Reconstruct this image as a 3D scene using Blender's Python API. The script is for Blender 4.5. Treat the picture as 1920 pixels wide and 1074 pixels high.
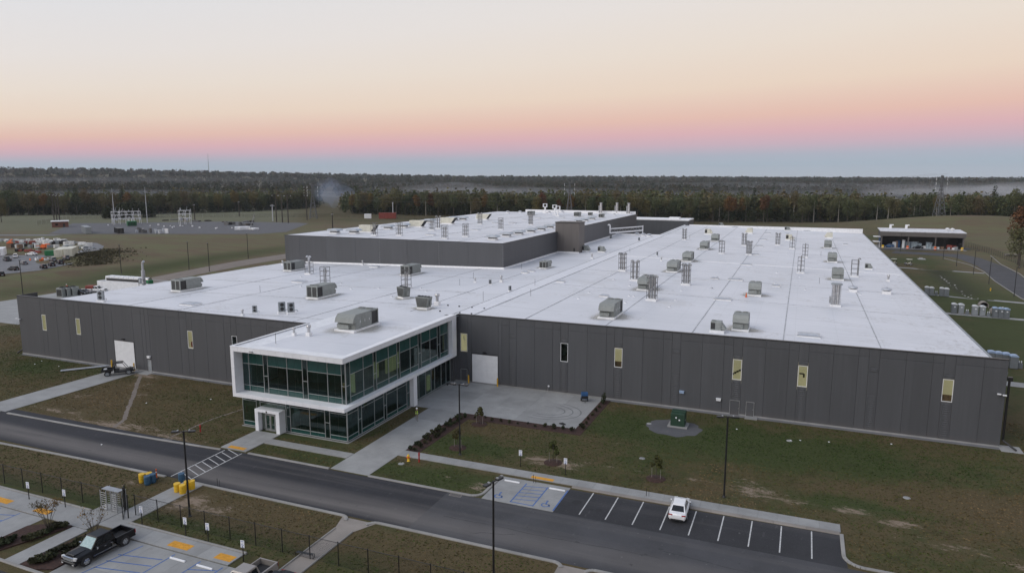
import bpy, math, random
import numpy as np
from mathutils import Matrix, Vector
from math import sin, cos, pi, radians, hypot, exp, atan2, sqrt

for o in list(bpy.data.objects):
    bpy.data.objects.remove(o)
SC = bpy.context.scene
COL = SC.collection
RNG = random.Random(7)

# ------------------------------------------------------------------ camera
CAM_H = 34.1
cam_d = bpy.data.cameras.new('camera')
cam = bpy.data.objects.new('camera', cam_d)
COL.objects.link(cam)
PITCH, ROLL, YAW = radians(8.864), radians(0.033), radians(-22.4435)
fw = Vector((sin(YAW) * cos(PITCH), cos(YAW) * cos(PITCH), -sin(PITCH)))
r0 = Vector((cos(YAW), -sin(YAW), 0))
u0 = r0.cross(fw)
rr = r0 * cos(ROLL) + u0 * sin(ROLL)
uu = rr.cross(fw)
cam.matrix_world = Matrix(((rr.x, uu.x, -fw.x, 0), (rr.y, uu.y, -fw.y, 0), (rr.z, uu.z, -fw.z, CAM_H), (0, 0, 0, 1)))
cam_d.sensor_width = 36
cam_d.lens = 36 * 1311.8 / 1920
cam_d.clip_start = 0.5
cam_d.clip_end = 40000
SC.camera = cam
SC.render.resolution_x, SC.render.resolution_y = 1024, 572

# ------------------------------------------------------------------ sky: twilight, anti-twilight arch ahead, glow behind the camera
world = bpy.data.worlds.new('World')
SC.world = world
world.use_nodes = True
nt = world.node_tree
nt.nodes.clear()
def wn(t, **k):
    n = nt.nodes.new(t)
    for a, b in k.items():
        setattr(n, a, b)
    return n
def wmath(op, a, b=None, c=None):
    n = wn('ShaderNodeMath', operation=op)
    for i, v in enumerate((a, b, c)):
        if v is None:
            continue
        if isinstance(v, (int, float)):
            n.inputs[i].default_value = v
        else:
            nt.links.new(v, n.inputs[i])
    return n.outputs[0]
ANTI = radians(40)                       # heading of the antisolar point
tc = wn('ShaderNodeTexCoord')
sep = wn('ShaderNodeSeparateXYZ')
nt.links.new(tc.outputs['Generated'], sep.inputs[0])
hl = wmath('SQRT', wmath('ADD', wmath('MULTIPLY', sep.outputs[0], sep.outputs[0]), wmath('MULTIPLY', sep.outputs[1], sep.outputs[1])))
cosd = wmath('DIVIDE', wmath('ADD', wmath('MULTIPLY', sep.outputs[0], sin(ANTI)), wmath('MULTIPLY', sep.outputs[1], cos(ANTI))), wmath('MAXIMUM', hl, 0.001))
elev = wmath('MULTIPLY', wmath('ARCTAN2', sep.outputs[2], hl), 57.2958)
belt = wmath('MAXIMUM', wmath('MULTIPLY_ADD', cosd, 1.75, 2.15), 1.0)
tt = wmath('DIVIDE', wmath('MAXIMUM', elev, 0.0), belt)
ramp = wn('ShaderNodeValToRGB')
nt.links.new(wmath('MULTIPLY', tt, 0.1), ramp.inputs[0])
def lin(c):
    return tuple((v / 255 / 12.92 if v / 255 <= 0.04045 else ((v / 255 + 0.055) / 1.055) ** 2.4) for v in c)
SKY = [(0, (180, 188, 198)), (.03, (169, 184, 197)), (.05, (176, 181, 195)), (.075, (205, 178, 190)), (.10, (222, 179, 184)), (.135, (231, 192, 178)),
       (.20, (235, 214, 196)), (.29, (234, 222, 210)), (.40, (231, 225, 221)), (.58, (225, 225, 228)), (.75, (206, 211, 222)), (1.0, (172, 183, 206))]
el = ramp.color_ramp.elements
el[0].position, el[0].color = SKY[0][0], (*lin(SKY[0][1]), 1)
el[1].position, el[1].color = SKY[-1][0], (*lin(SKY[-1][1]), 1)
for p_, c_ in SKY[1:-1]:
    e = el.new(p_)
    e.color = (*lin(c_), 1)
# dawn side: brighter, warmer sky low around the sun's azimuth
glow = wmath('MULTIPLY', wmath('POWER', wmath('MAXIMUM', wmath('MULTIPLY', cosd, -1.0), 0.0), 2.0), wmath('POWER', 2.718, wmath('MULTIPLY', elev, -0.03)))
gmul = wn('ShaderNodeMix', data_type='RGBA', blend_type='MIX')
gmul.inputs[6].default_value = (1, 1, 1, 1)
gmul.inputs[7].default_value = (2.0, 1.75, 1.45, 1)
nt.links.new(glow, gmul.inputs[0])
mul = wn('ShaderNodeMix', data_type='RGBA', blend_type='MULTIPLY')
mul.inputs[0].default_value = 1
nt.links.new(ramp.outputs[0], mul.inputs[6])
nt.links.new(gmul.outputs[2], mul.inputs[7])
bg = wn('ShaderNodeBackground')
nt.links.new(mul.outputs[2], bg.inputs[0])
bg.inputs[1].default_value = 1.0
wo = wn('ShaderNodeOutputWorld')
nt.links.new(bg.outputs[0], wo.inputs[0])

# one very soft sun lamp: the bright twilight arch behind the camera
sun_d = bpy.data.lights.new('sun', 'SUN')
sun_d.energy = 1.55
sun_d.angle = radians(50)
sun_d.color = (1.0, 0.95, 0.9)
sun = bpy.data.objects.new('sun', sun_d)
COL.objects.link(sun)
SUN_EL = radians(38)
sdir = Vector((sin(ANTI + pi) * cos(SUN_EL), cos(ANTI + pi) * cos(SUN_EL), sin(SUN_EL)))
sun.rotation_euler = (-sdir).to_track_quat('-Z', 'Y').to_euler()
SC.view_settings.view_transform = 'Standard'
SC.view_settings.look = 'None'
SC.view_settings.gamma = 1
SC.view_settings.use_curve_mapping = False
SC.view_settings.exposure = 0.0
SC.cycles.max_bounces = 6
SC.cycles.transparent_max_bounces = 16
SC.cycles.volume_bounces = 0

# ------------------------------------------------------------------ materials
MATS = {}
def newmat(name):
    m = bpy.data.materials.new(name)
    m.use_nodes = True
    n = m.node_tree
    for x in list(n.nodes):
        n.nodes.remove(x)
    out = n.nodes.new('ShaderNodeOutputMaterial')
    b = n.nodes.new('ShaderNodeBsdfPrincipled')
    n.links.new(b.outputs[0], out.inputs[0])
    MATS[name] = m
    return m, n, b
def N(n, t, **k):
    x = n.nodes.new(t)
    for a, b in k.items():
        setattr(x, a, b)
    return x
def L(n, a, b):
    n.links.new(a, b)
def noise(n, scale, detail=4, rough=.55, vec=None, out='Fac'):
    x = N(n, 'ShaderNodeTexNoise')
    x.inputs['Scale'].default_value = scale
    x.inputs['Detail'].default_value = detail
    x.inputs['Roughness'].default_value = rough
    if vec is not None:
        L(n, vec, x.inputs['Vector'])
    return x.outputs[out]
def ramp_(n, fac, stops):
    x = N(n, 'ShaderNodeValToRGB')
    e = x.color_ramp.elements
    e[0].position, e[0].color = stops[0][0], (*stops[0][1], 1)
    e[1].position, e[1].color = stops[-1][0], (*stops[-1][1], 1)
    for p, c in stops[1:-1]:
        k = e.new(p)
        k.color = (*c, 1)
    L(n, fac, x.inputs[0])
    return x.outputs[0]
def mix(n, fac, a, b, mode='MIX'):
    x = N(n, 'ShaderNodeMix', data_type='RGBA', blend_type=mode)
    for i, v in ((0, fac), (6, a), (7, b)):
        if isinstance(v, (int, float)):
            x.inputs[i].default_value = v
        elif isinstance(v, tuple):
            x.inputs[i].default_value = (*v, 1)
        else:
            L(n, v, x.inputs[i])
    return x.outputs[2]
def math_(n, op, a, b=None, c=None, clamp=False):
    x = N(n, 'ShaderNodeMath', operation=op)
    x.use_clamp = clamp
    for i, v in enumerate((a, b, c)):
        if v is None:
            continue
        if isinstance(v, (int, float)):
            x.inputs[i].default_value = v
        else:
            L(n, v, x.inputs[i])
    return x.outputs[0]
def smooth(n, v, lo, hi):
    x = N(n, 'ShaderNodeMapRange', interpolation_type='SMOOTHSTEP')
    L(n, v, x.inputs[0])
    x.inputs[1].default_value, x.inputs[2].default_value = lo, hi
    return x.outputs[0]
def wpos(n, scale=(1, 1, 1)):
    g_ = N(n, 'ShaderNodeNewGeometry')
    m_ = N(n, 'ShaderNodeMapping')
    m_.inputs['Scale'].default_value = scale
    L(n, g_.outputs['Position'], m_.inputs[0])
    return m_.outputs[0]
def attr(n, name):
    a = N(n, 'ShaderNodeAttribute')
    a.attribute_name = name
    return a.outputs['Fac']
def bump(n, b, h, strength=.3, dist=.02):
    x = N(n, 'ShaderNodeBump')
    x.inputs['Strength'].default_value = strength
    x.inputs['Distance'].default_value = dist
    L(n, h, x.inputs['Height'])
    L(n, x.outputs[0], b.inputs['Normal'])
def mat(name, col, rough=.6, metal=0.0, var=.12, scale=1.2, spec=.5, obj_var=0.0, coat=0.0):
    """plain painted / metal / plastic surface with mild world-space mottling and grime"""
    m, n, b = newmat(name)
    p = wpos(n)
    f = noise(n, scale, 5, .6, p)
    d = tuple(max(0, c * (1 - var)) for c in col)
    l = tuple(min(1, c * (1 + var)) for c in col)
    c = mix(n, smooth(n, f, .3, .7), d, l)
    if obj_var:
        oi = N(n, 'ShaderNodeObjectInfo')
        c = mix(n, 1.0, c, ramp_(n, oi.outputs['Random'], [(0, (1 - obj_var,) * 3), (1, (1 + obj_var,) * 3)]), 'MULTIPLY')
    L(n, c, b.inputs['Base Color'])
    b.inputs['Roughness'].default_value = rough
    b.inputs['Metallic'].default_value = metal
    b.inputs['Specular IOR Level'].default_value = spec
    b.inputs['Coat Weight'].default_value = coat
    return m
mat('white_paint', (.74, .75, .76), .45, var=.05)
mat('white_clad', (.76, .77, .79), .4, var=.04, scale=.5, obj_var=.035)
mat('cream_paint', (.62, .60, .50), .6, var=.1)
mat('black_paint', (.012, .012, .013), .4, var=.2)
mat('black_rubber', (.018, .018, .019), .8)
mat('galvanised', (.42, .43, .44), .45, .7, var=.15, scale=2)
mat('stainless', (.52, .52, .52), .32, .9, var=.15, scale=2)
mat('unit_grey', (.25, .265, .25), .6, var=.09, scale=1.5, obj_var=.1)
mat('unit_dark', (.19, .2, .185), .6, var=.1, obj_var=.1)
mat('coil_dark', (.03, .03, .03), .7, var=.3, scale=6)
mat('vent_silver', (.5, .52, .55), .45, .35, var=.1)
mat('hood_silver', (.45, .49, .53), .5, .25, var=.1)
mat('curb_white', (.8, .8, .8), .55, var=.07)
mat('yellow_paint', (.62, .36, .02), .5, var=.1)
mat('yellow_plastic', (.68, .42, .02), .45, var=.1)
mat('blue_plastic', (.03, .09, .16), .5, var=.2)
mat('tactile_yellow', (.62, .30, .03), .75, var=.15, scale=4)
mat('orange_plastic', (.7, .13, .02), .5, var=.1)
mat('red_paint', (.35, .02, .02), .45, var=.15)
mat('rust_red', (.24, .05, .035), .7, var=.2)
mat('green_paint', (.015, .045, .025), .5, var=.15)
mat('bright_green', (.01, .15, .05), .5, var=.15)
mat('road_white', (.5, .5, .485), .8, var=.32, scale=7)
mat('road_blue', (.07, .14, .34), .8, var=.25, scale=5)
mat('wood_pole', (.06, .05, .042), .9, var=.25)
mat('brick_red', (.17, .075, .055), .85, var=.25, scale=4)
mat('container_grey', (.26, .28, .29), .6, var=.1)
mat('blue_paint', (.02, .08, .2), .5, var=.2)
mat('tarp_blue', (.3, .36, .4), .6, var=.35, scale=1.5)
mat('skin', (.4, .24, .17), .6)
mat('cloth_dark', (.035, .036, .04), .85, var=.25)
mat('cloth_khaki', (.19, .16, .12), .85)
mat('hi_vis', (.55, .8, .05), .6)
mat('hi_vis_orange', (.75, .12, .02), .6)
mat('car_white', (.78, .78, .78), .25, var=.02, coat=.6)
mat('car_black', (.004, .004, .005), .3, var=.1, spec=.3, coat=.08)
mat('car_tan', (.33, .30, .27), .35, .3, var=.04, coat=.4)
mat('car_grey', (.10, .105, .11), .3, .3, var=.05, coat=.5)
mat('chrome', (.65, .66, .68), .15, 1.0, var=.05)
mat('tail_red', (.32, .01, .012), .25)
mat('lamp_lens', (.6, .6, .58), .2)
mat('sign_white', (.75, .76, .77), .45, var=.03)
mat('sign_blue', (.03, .11, .38), .5)
mat('stone_rip', (.42, .41, .39), .9, var=.25, scale=2, obj_var=.2)
mat('bark', (.07, .058, .047), .95, var=.3, scale=3)
mat('bark_pale', (.26, .24, .21), .9, var=.3, scale=2)
mat('portable_grey', (.15, .165, .175), .55, var=.08, obj_var=.15)
mat('portable_blue', (.30, .40, .55), .5, var=.08)
mat('portable_white', (.6, .62, .63), .5, var=.06)
mat('wire_dark', (.02, .02, .02), .7)
mat('soil_mulch', (.045, .022, .016), .95, var=.45, scale=5)
mat('white_fabric', (.66, .66, .64), .8, var=.2, scale=.8)
mat('flue_steel', (.34, .34, .34), .4, .8, var=.2, scale=2)
mat('tower_steel', (.13, .135, .14), .6, .2, var=.15)
mat('rack_steel', (.14, .14, .14), .5, .5, var=.2, scale=2)
mat('mullion_grey', (.42, .44, .44), .4, .3, var=.05)
mat('ridge_membrane', (.71, .715, .74), .5, var=.07, scale=.8)
mat('seam_grey', (.4, .405, .41), .8, var=.35, scale=1.5)
mat('brown_dirt', (.2, .13, .09), .95, var=.3, scale=2)
mat('interior_dark', (.13, .16, .155), .8, var=.2)
mat('interior_floor', (.2, .21, .2), .6, var=.2)
mat('blind_grey', (.13, .14, .14), .8)

def wall_mat(name, col, rough=.55):
    m, n, b = newmat(name)
    p = wpos(n, (1, 1, .12))
    f = noise(n, .35, 6, .65, p)
    c = mix(n, smooth(n, f, .25, .75), tuple(v * .93 for v in col), tuple(v * 1.08 for v in col))
    oi = N(n, 'ShaderNodeObjectInfo')
    c = mix(n, 1.0, c, ramp_(n, oi.outputs['Random'], [(0, (.95,) * 3), (1, (1.06,) * 3)]), 'MULTIPLY')
    g_ = N(n, 'ShaderNodeNewGeometry')
    s_ = N(n, 'ShaderNodeSeparateXYZ')
    L(n, g_.outputs['Position'], s_.inputs[0])
    sk_ = noise(n, 1.0, 5, .7, wpos(n, (2.6, 2.6, .06)))
    c = mix(n, math_(n, 'MULTIPLY', smooth(n, sk_, .52, .75), .3), c, tuple(v * 1.5 for v in col))
    c = mix(n, math_(n, 'MULTIPLY', smooth(n, sk_, .46, .28), .35), c, tuple(v * .62 for v in col))
    # splash dust just above the ground
    dust = math_(n, 'MULTIPLY', smooth(n, s_.outputs[2], 1.1, 0), noise(n, 1.5, 4, .6, wpos(n)))
    c = mix(n, math_(n, 'MULTIPLY', dust, .5), c, (.13, .11, .095))
    L(n, c, b.inputs['Base Color'])
    b.inputs['Roughness'].default_value = rough
    w = N(n, 'ShaderNodeTexWave', wave_type='BANDS', bands_direction='Z')
    w.inputs['Scale'].default_value = 1.6
    L(n, wpos(n), w.inputs[0])
    bump(n, b, w.outputs[0], .15, .01)
wall_mat('panel_grey', (.074, .077, .083))
wall_mat('panel_taupe', (.12, .108, .1))
wall_mat('panel_joint', (.055, .056, .06))

# roofing membrane: sheet laps, dirt in long runs, ponding stains towards the eaves
m, n, b = newmat('membrane')
p = wpos(n)
s_ = N(n, 'ShaderNodeSeparateXYZ')
L(n, p, s_.inputs[0])
big = noise(n, .06, 5, .6, p)
fine = noise(n, .9, 5, .65, p)
runs = noise(n, .5, 4, .6, wpos(n, (.08, 1.2, 1)))
c = mix(n, smooth(n, big, .35, .7), (.69, .695, .72), (.62, .628, .65))
c = mix(n, math_(n, 'MULTIPLY', smooth(n, runs, .52, .75), .35), c, (.42, .42, .42))
c = mix(n, math_(n, 'MULTIPLY', smooth(n, fine, .58, .8), .25), c, (.44, .43, .41))
lap = math_(n, 'FRACT', math_(n, 'MULTIPLY', s_.outputs[1], .335))
c = mix(n, math_(n, 'MULTIPLY', math_(n, 'LESS_THAN', lap, .03), .18), c, (.4, .4, .41))
edge = math_(n, 'MULTIPLY', smooth(n, s_.outputs[0], 15, 25.5), smooth(n, noise(n, .8, 7, .8, wpos(n, (1, .5, 1))), .48, .7))
c = mix(n, math_(n, 'MULTIPLY', edge, .7), c, (.27, .25, .235))
pond = noise(n, .11, 5, .6, wpos(n, (1, 1, 1)))
c = mix(n, math_(n, 'MULTIPLY', smooth(n, pond, .62, .68), .22), c, (.42, .4, .36))
c = mix(n, math_(n, 'MULTIPLY', math_(n, 'MULTIPLY', smooth(n, pond, .585, .6), smooth(n, pond, .62, .6)), .3), c, (.36, .34, .31))
lap2 = math_(n, 'FRACT', math_(n, 'MULTIPLY', s_.outputs[0], .165))
c = mix(n, math_(n, 'MULTIPLY', math_(n, 'LESS_THAN', lap2, .02), math_(n, 'MULTIPLY', noise(n, .3, 3, .6, p), .3)), c, (.4, .4, .41))
L(n, c, b.inputs['Base Color'])
b.inputs['Roughness'].default_value = .5
bump(n, b, fine, .15, .02)

# asphalt
def asphalt(name, col, dusty):
    m, n, b = newmat(name)
    p = wpos(n)
    s_ = N(n, 'ShaderNodeSeparateXYZ')
    L(n, p, s_.inputs[0])
    tr = noise(n, .5, 4, .55, wpos(n, (.03, 1.1, 1)))
    bl = noise(n, .22, 5, .6, p)
    grit = noise(n, 26, 2, .7, p)
    c = mix(n, smooth(n, bl, .3, .7), tuple(v * .82 for v in col), tuple(v * 1.2 for v in col))
    c = mix(n, math_(n, 'MULTIPLY', smooth(n, tr, .5, .72), dusty * .6), c, (.17, .155, .14))
    # dusty wheel lane along the south side
    lane = math_(n, 'MULTIPLY', smooth(n, s_.outputs[1], 60.6, 58.6), smooth(n, s_.outputs[1], 55.6, 57.2))
    c = mix(n, math_(n, 'MULTIPLY', math_(n, 'MULTIPLY', lane, noise(n, .35, 5, .6, wpos(n, (.12, 1, 1)))), dusty * 1.5), c, (.2, .18, .165))
    sp = noise(n, 2.2, 3, .6, p)
    c = mix(n, math_(n, 'MULTIPLY', smooth(n, sp, .66, .75), .35), c, (.26, .25, .24))
    sm2 = noise(n, .9, 6, .75, wpos(n, (1.6, .5, 1)))
    c = mix(n, math_(n, 'MULTIPLY', smooth(n, sm2, .58, .74), .3), c, (.17, .165, .16))
    c = mix(n, math_(n, 'MULTIPLY', smooth(n, noise(n, 1.1, 4, .6, p), .66, .7), .5), c, (.012, .012, .013))
    c = mix(n, math_(n, 'MULTIPLY', smooth(n, grit, .45, .7), .18), c, (.16, .16, .16))
    L(n, c, b.inputs['Base Color'])
    b.inputs['Roughness'].default_value = .85
    bump(n, b, grit, .4, .01)
asphalt('asphalt_new', (.02, .02, .024), .6)
asphalt('asphalt_old', (.05, .05, .054), .35)
asphalt('asphalt_lot', (.022, .022, .025), .3)

def concrete(name, col, stain=.4):
    m, n, b = newmat(name)
    p = wpos(n)
    a = noise(n, .35, 6, .65, p)
    f = noise(n, 7, 4, .7, p)
    c = mix(n, smooth(n, a, .3, .7), tuple(v * .86 for v in col), tuple(v * 1.1 for v in col))
    c = mix(n, math_(n, 'MULTIPLY', smooth(n, noise(n, .8, 6, .7, p), .55, .8), stain), c, (.17, .15, .13))
    oi = N(n, 'ShaderNodeObjectInfo')
    c = mix(n, 1.0, c, ramp_(n, oi.outputs['Random'], [(0, (.9,) * 3), (1, (1.08,) * 3)]), 'MULTIPLY')
    c = mix(n, math_(n, 'MULTIPLY', f, .15), c, (.2, .2, .2))
    L(n, c, b.inputs['Base Color'])
    b.inputs['Roughness'].default_value = .8
    bump(n, b, f, .2, .01)
concrete('concrete', (.3, .3, .29))
concrete('concrete_kerb', (.29, .28, .26), .5)
concrete('concrete_tan', (.26, .23, .2), .55)
concrete('gravel_pad', (.17, .17, .175), .5)
concrete('dirt_track', (.19, .155, .125), .5)
concrete('gravel_dark', (.08, .08, .085), .6)

# lawn and fields
m, n, b = newmat('lawn')
p = wpos(n)
big = noise(n, .028, 5, .6, p)
mid = noise(n, .16, 6, .65, p)
fin = noise(n, 3.0, 6, .85, p)
vfin = noise(n, 8, 4, .85, p)
green = mix(n, fin, (.03, .042, .014), (.085, .098, .036))
brown = mix(n, fin, (.06, .045, .022), (.16, .122, .065))
lush = attr(n, 'lush')
sel = math_(n, 'ADD', math_(n, 'MULTIPLY', big, .75), math_(n, 'ADD', math_(n, 'MULTIPLY', mid, .65), math_(n, 'MULTIPLY', lush, -.6)))
sm_ = noise(n, .7, 5, .7, p)
sel = math_(n, 'ADD', sel, math_(n, 'MULTIPLY_ADD', sm_, .6, -.3))
c = mix(n, smooth(n, sel, .42, .82), green, brown)
c = mix(n, math_(n, 'MULTIPLY', smooth(n, noise(n, .3, 5, .7, p), .52, .72), .45), c, (.03, .032, .013))
c = mix(n, math_(n, 'MULTIPLY', smooth(n, vfin, .48, .66), .65), c, (.014, .018, .007))
c = mix(n, math_(n, 'MULTIPLY', smooth(n, noise(n, 6, 4, .7, wpos(n, (.45, 1, 1))), .58, .72), .45), c, (.17, .135, .08))
bare = attr(n, 'bare')
bm_ = smooth(n, math_(n, 'ADD', math_(n, 'MULTIPLY', bare, 1.0), math_(n, 'MULTIPLY_ADD', noise(n, .8, 7, .85, wpos(n, (.6, 1.6, 1))), 2.4, -1.2)), .45, .7)
soil = mix(n, noise(n, 1.6, 5, .7, p), (.17, .12, .085), (.33, .27, .205))
c = mix(n, bm_, c, soil)
# scattered worn flecks everywhere
fl = math_(n, 'MULTIPLY', smooth(n, noise(n, .55, 7, .8, wpos(n, (.6, 1.7, 1))), .6, .72), smooth(n, mid, .45, .65))
c = mix(n, math_(n, 'MULTIPLY', fl, .55), c, soil)
wd = attr(n, 'weedy')
c = mix(n, math_(n, 'MULTIPLY', wd, .9), c, mix(n, fin, (.025, .027, .018), (.055, .05, .035)))
pale = attr(n, 'pale')
c = mix(n, math_(n, 'MULTIPLY', pale, .85), c, mix(n, mid, (.115, .13, .075), (.17, .16, .11)))
rg = attr(n, 'tan')
c = mix(n, math_(n, 'MULTIPLY', rg, .8), c, mix(n, smooth(n, noise(n, .06, 7, .78, wpos(n, (.45, 1.9, 1))), .4, .6), mix(n, fin, (.08, .055, .036), (.19, .14, .095)), mix(n, fin, (.075, .085, .034), (.2, .19, .105))))
L(n, c, b.inputs['Base Color'])
b.inputs['Roughness'].default_value = .95
b.inputs['Specular IOR Level'].default_value = .15
bump(n, b, math_(n, 'ADD', fin, vfin), .8, .06)

# foliage: per-object hue from a ramp, light/dark leaf clumps from position
def foliage(name, stops, dark=.45):
    m, n, b = newmat(name)
    oi = N(n, 'ShaderNodeObjectInfo')
    at = attr(n, 'hue')
    h = math_(n, 'FRACT', math_(n, 'ADD', oi.outputs['Random'], at))
    c = ramp_(n, h, stops)
    f = noise(n, .45, 3, .6, wpos(n))
    c = mix(n, smooth(n, f, .35, .7), mix(n, 1.0, c, (dark,) * 3, 'MULTIPLY'), c)
    at2 = attr(n, 'tone')
    c = mix(n, 1.0, c, ramp_(n, at2, [(0, (.6,) * 3), (1, (1.35,) * 3)]), 'MULTIPLY')
    L(n, c, b.inputs['Base Color'])
    b.inputs['Roughness'].default_value = .75
    b.inputs['Specular IOR Level'].default_value = .2
foliage('wood_leaves', [(0, (.075, .095, .042)), (.3, (.1, .112, .046)), (.5, (.112, .112, .05)), (.68, (.135, .118, .05)), (.8, (.13, .098, .05)), (.9, (.155, .13, .044)), (1, (.062, .082, .04))], .82)
foliage('autumn_leaves', [(0, (.17, .13, .035)), (.45, (.17, .09, .03)), (.75, (.13, .05, .028)), (1, (.14, .07, .03))], .8)
foliage('dark_leaves', [(0, (.034, .046, .022)), (1, (.052, .06, .026))], .6)
foliage('far_leaves', [(0, (.04, .052, .03)), (.4, (.055, .06, .03)), (.6, (.075, .062, .036)), (.8, (.08, .066, .036)), (1, (.034, .046, .028))], .7)
foliage('weed_leaves', [(0, (.07, .062, .038)), (.5, (.09, .085, .046)), (1, (.11, .09, .055))], .8)
foliage('shrub_leaves', [(0, (.04, .055, .022)), (1, (.065, .06, .028))])
foliage('sapling_leaves', [(0, (.075, .095, .025)), (1, (.12, .1, .03))])
foliage('myrtle_leaves', [(0, (.3, .16, .03)), (.5, (.14, .10, .04)), (1, (.09, .075, .035))])

m, n, b = newmat('grass_blades')
c = ramp_(n, attr(n, 'hue'), [(0, (.032, .056, .012)), (.4, (.058, .076, .02)), (.6, (.105, .08, .034)), (1, (.19, .13, .068))])
c = mix(n, 1.0, c, ramp_(n, attr(n, 'tone'), [(0, (.6,) * 3), (1, (1.4,) * 3)]), 'MULTIPLY')
L(n, c, b.inputs['Base Color'])
b.inputs['Roughness'].default_value = .9
b.inputs['Specular IOR Level'].default_value = .1
# tinted curtain-wall glass: reflects the sky, lets a dim green interior through
def glass(name, tint, rough=.02, base=.05):
    m, n, b = newmat(name)
    n.nodes.remove(b)
    out = [x for x in n.nodes if x.type == 'OUTPUT_MATERIAL'][0]
    t = N(n, 'ShaderNodeBsdfTransparent')
    t.inputs[0].default_value = (*tint, 1)
    g_ = N(n, 'ShaderNodeBsdfGlossy')
    g_.inputs['Roughness'].default_value = rough
    g_.inputs[0].default_value = (.75, .85, .85, 1)
    bp = N(n, 'ShaderNodeBump')
    bp.inputs['Strength'].default_value = .03
    bp.inputs['Distance'].default_value = .05
    L(n, noise(n, .7, 2, .5, wpos(n)), bp.inputs['Height'])
    L(n, bp.outputs[0], g_.inputs['Normal'])
    gm = N(n, 'ShaderNodeNewGeometry')
    dp = N(n, 'ShaderNodeVectorMath', operation='DOT_PRODUCT')
    L(n, gm.outputs['Incoming'], dp.inputs[0])
    L(n, gm.outputs['Normal'], dp.inputs[1])
    schlick = math_(n, 'MULTIPLY_ADD', math_(n, 'POWER', math_(n, 'SUBTRACT', 1.0, math_(n, 'ABSOLUTE', dp.outputs['Value'])), 5.0), .96, .04)
    mx = N(n, 'ShaderNodeMixShader')
    L(n, math_(n, 'ADD', schlick, base, clamp=True), mx.inputs[0])
    L(n, t.outputs[0], mx.inputs[1])
    L(n, g_.outputs[0], mx.inputs[2])
    L(n, mx.outputs[0], out.inputs[0])
glass('glass_vision', (.46, .6, .59), base=.04)
m, n, b = newmat('glass_spandrel')
L(n, mix(n, noise(n, .8, 3, .6, wpos(n)), (.012, .05, .045), (.022, .075, .066)), b.inputs['Base Color'])
b.inputs['Roughness'].default_value = .08
glass('glass_clear', (.88, .9, .86), base=.0)
m, n, b = newmat('car_glass')
b.inputs['Base Color'].default_value = (.012, .014, .016, 1)
b.inputs['Roughness'].default_value = .06
m, n, b = newmat('shade_glass')
L(n, mix(n, noise(n, 5, 2, .6, wpos(n)), (.10, .22, .24), (.32, .45, .46)), b.inputs['Base Color'])
b.inputs['Roughness'].default_value = .15

def emit(name, col, s):
    m, n, b = newmat(name)
    f = noise(n, .9, 3, .6, wpos(n))
    L(n, mix(n, f, tuple(v * .8 for v in col), col), b.inputs['Base Color'])
    L(n, mix(n, f, tuple(v * .8 for v in col), col), b.inputs['Emission Color'])
    b.inputs['Emission Strength'].default_value = s
emit('room_glow', (.6, .56, .40), .32)  # room walls emit the lamplight themselves; no lamps are built inside
emit('glow_wall', (.75, .56, .28), .3)  # partitions and inner door glow in place of interior lamps
emit('lamp_glow', (1.0, .9, .6), 6.0)

m, n, b = newmat('roof_stain')
out = [x for x in n.nodes if x.type == 'OUTPUT_MATERIAL'][0]
L(n, mix(n, noise(n, 1.2, 4, .6, wpos(n)), (.4, .38, .33), (.5, .48, .43)), b.inputs['Base Color'])
b.inputs['Roughness'].default_value = .6
tr = N(n, 'ShaderNodeBsdfTransparent')
mx = N(n, 'ShaderNodeMixShader')
L(n, math_(n, 'MULTIPLY', math_(n, 'POWER', attr(n, 'fade'), 1.5), math_(n, 'MULTIPLY_ADD', noise(n, .8, 5, .7, wpos(n)), 1.3, .1, clamp=True)), mx.inputs[0])
L(n, tr.outputs[0], mx.inputs[1])
L(n, b.outputs[0], mx.inputs[2])
L(n, mx.outputs[0], out.inputs[0])
# chain-link: real wire pattern cut out of a thin sheet
m, n, b = newmat('chain_link')
out = [x for x in n.nodes if x.type == 'OUTPUT_MATERIAL'][0]
b.inputs['Base Color'].default_value = (.012, .012, .012, 1)
p = wpos(n)
s_ = N(n, 'ShaderNodeSeparateXYZ')
L(n, p, s_.inputs[0])
hx = math_(n, 'ADD', s_.outputs[0], s_.outputs[1])
w1 = math_(n, 'ABSOLUTE', math_(n, 'SUBTRACT', math_(n, 'FRACT', math_(n, 'MULTIPLY', math_(n, 'ADD', hx, s_.outputs[2]), 14)), .5))
w2 = math_(n, 'ABSOLUTE', math_(n, 'SUBTRACT', math_(n, 'FRACT', math_(n, 'MULTIPLY', math_(n, 'SUBTRACT', hx, s_.outputs[2]), 14)), .5))
wire = math_(n, 'LESS_THAN', math_(n, 'MINIMUM', w1, w2), .045)
tr = N(n, 'ShaderNodeBsdfTransparent')
mx = N(n, 'ShaderNodeMixShader')
L(n, wire, mx.inputs[0])
L(n, tr.outputs[0], mx.inputs[1])
L(n, b.outputs[0], mx.inputs[2])
L(n, mx.outputs[0], out.inputs[0])

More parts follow.
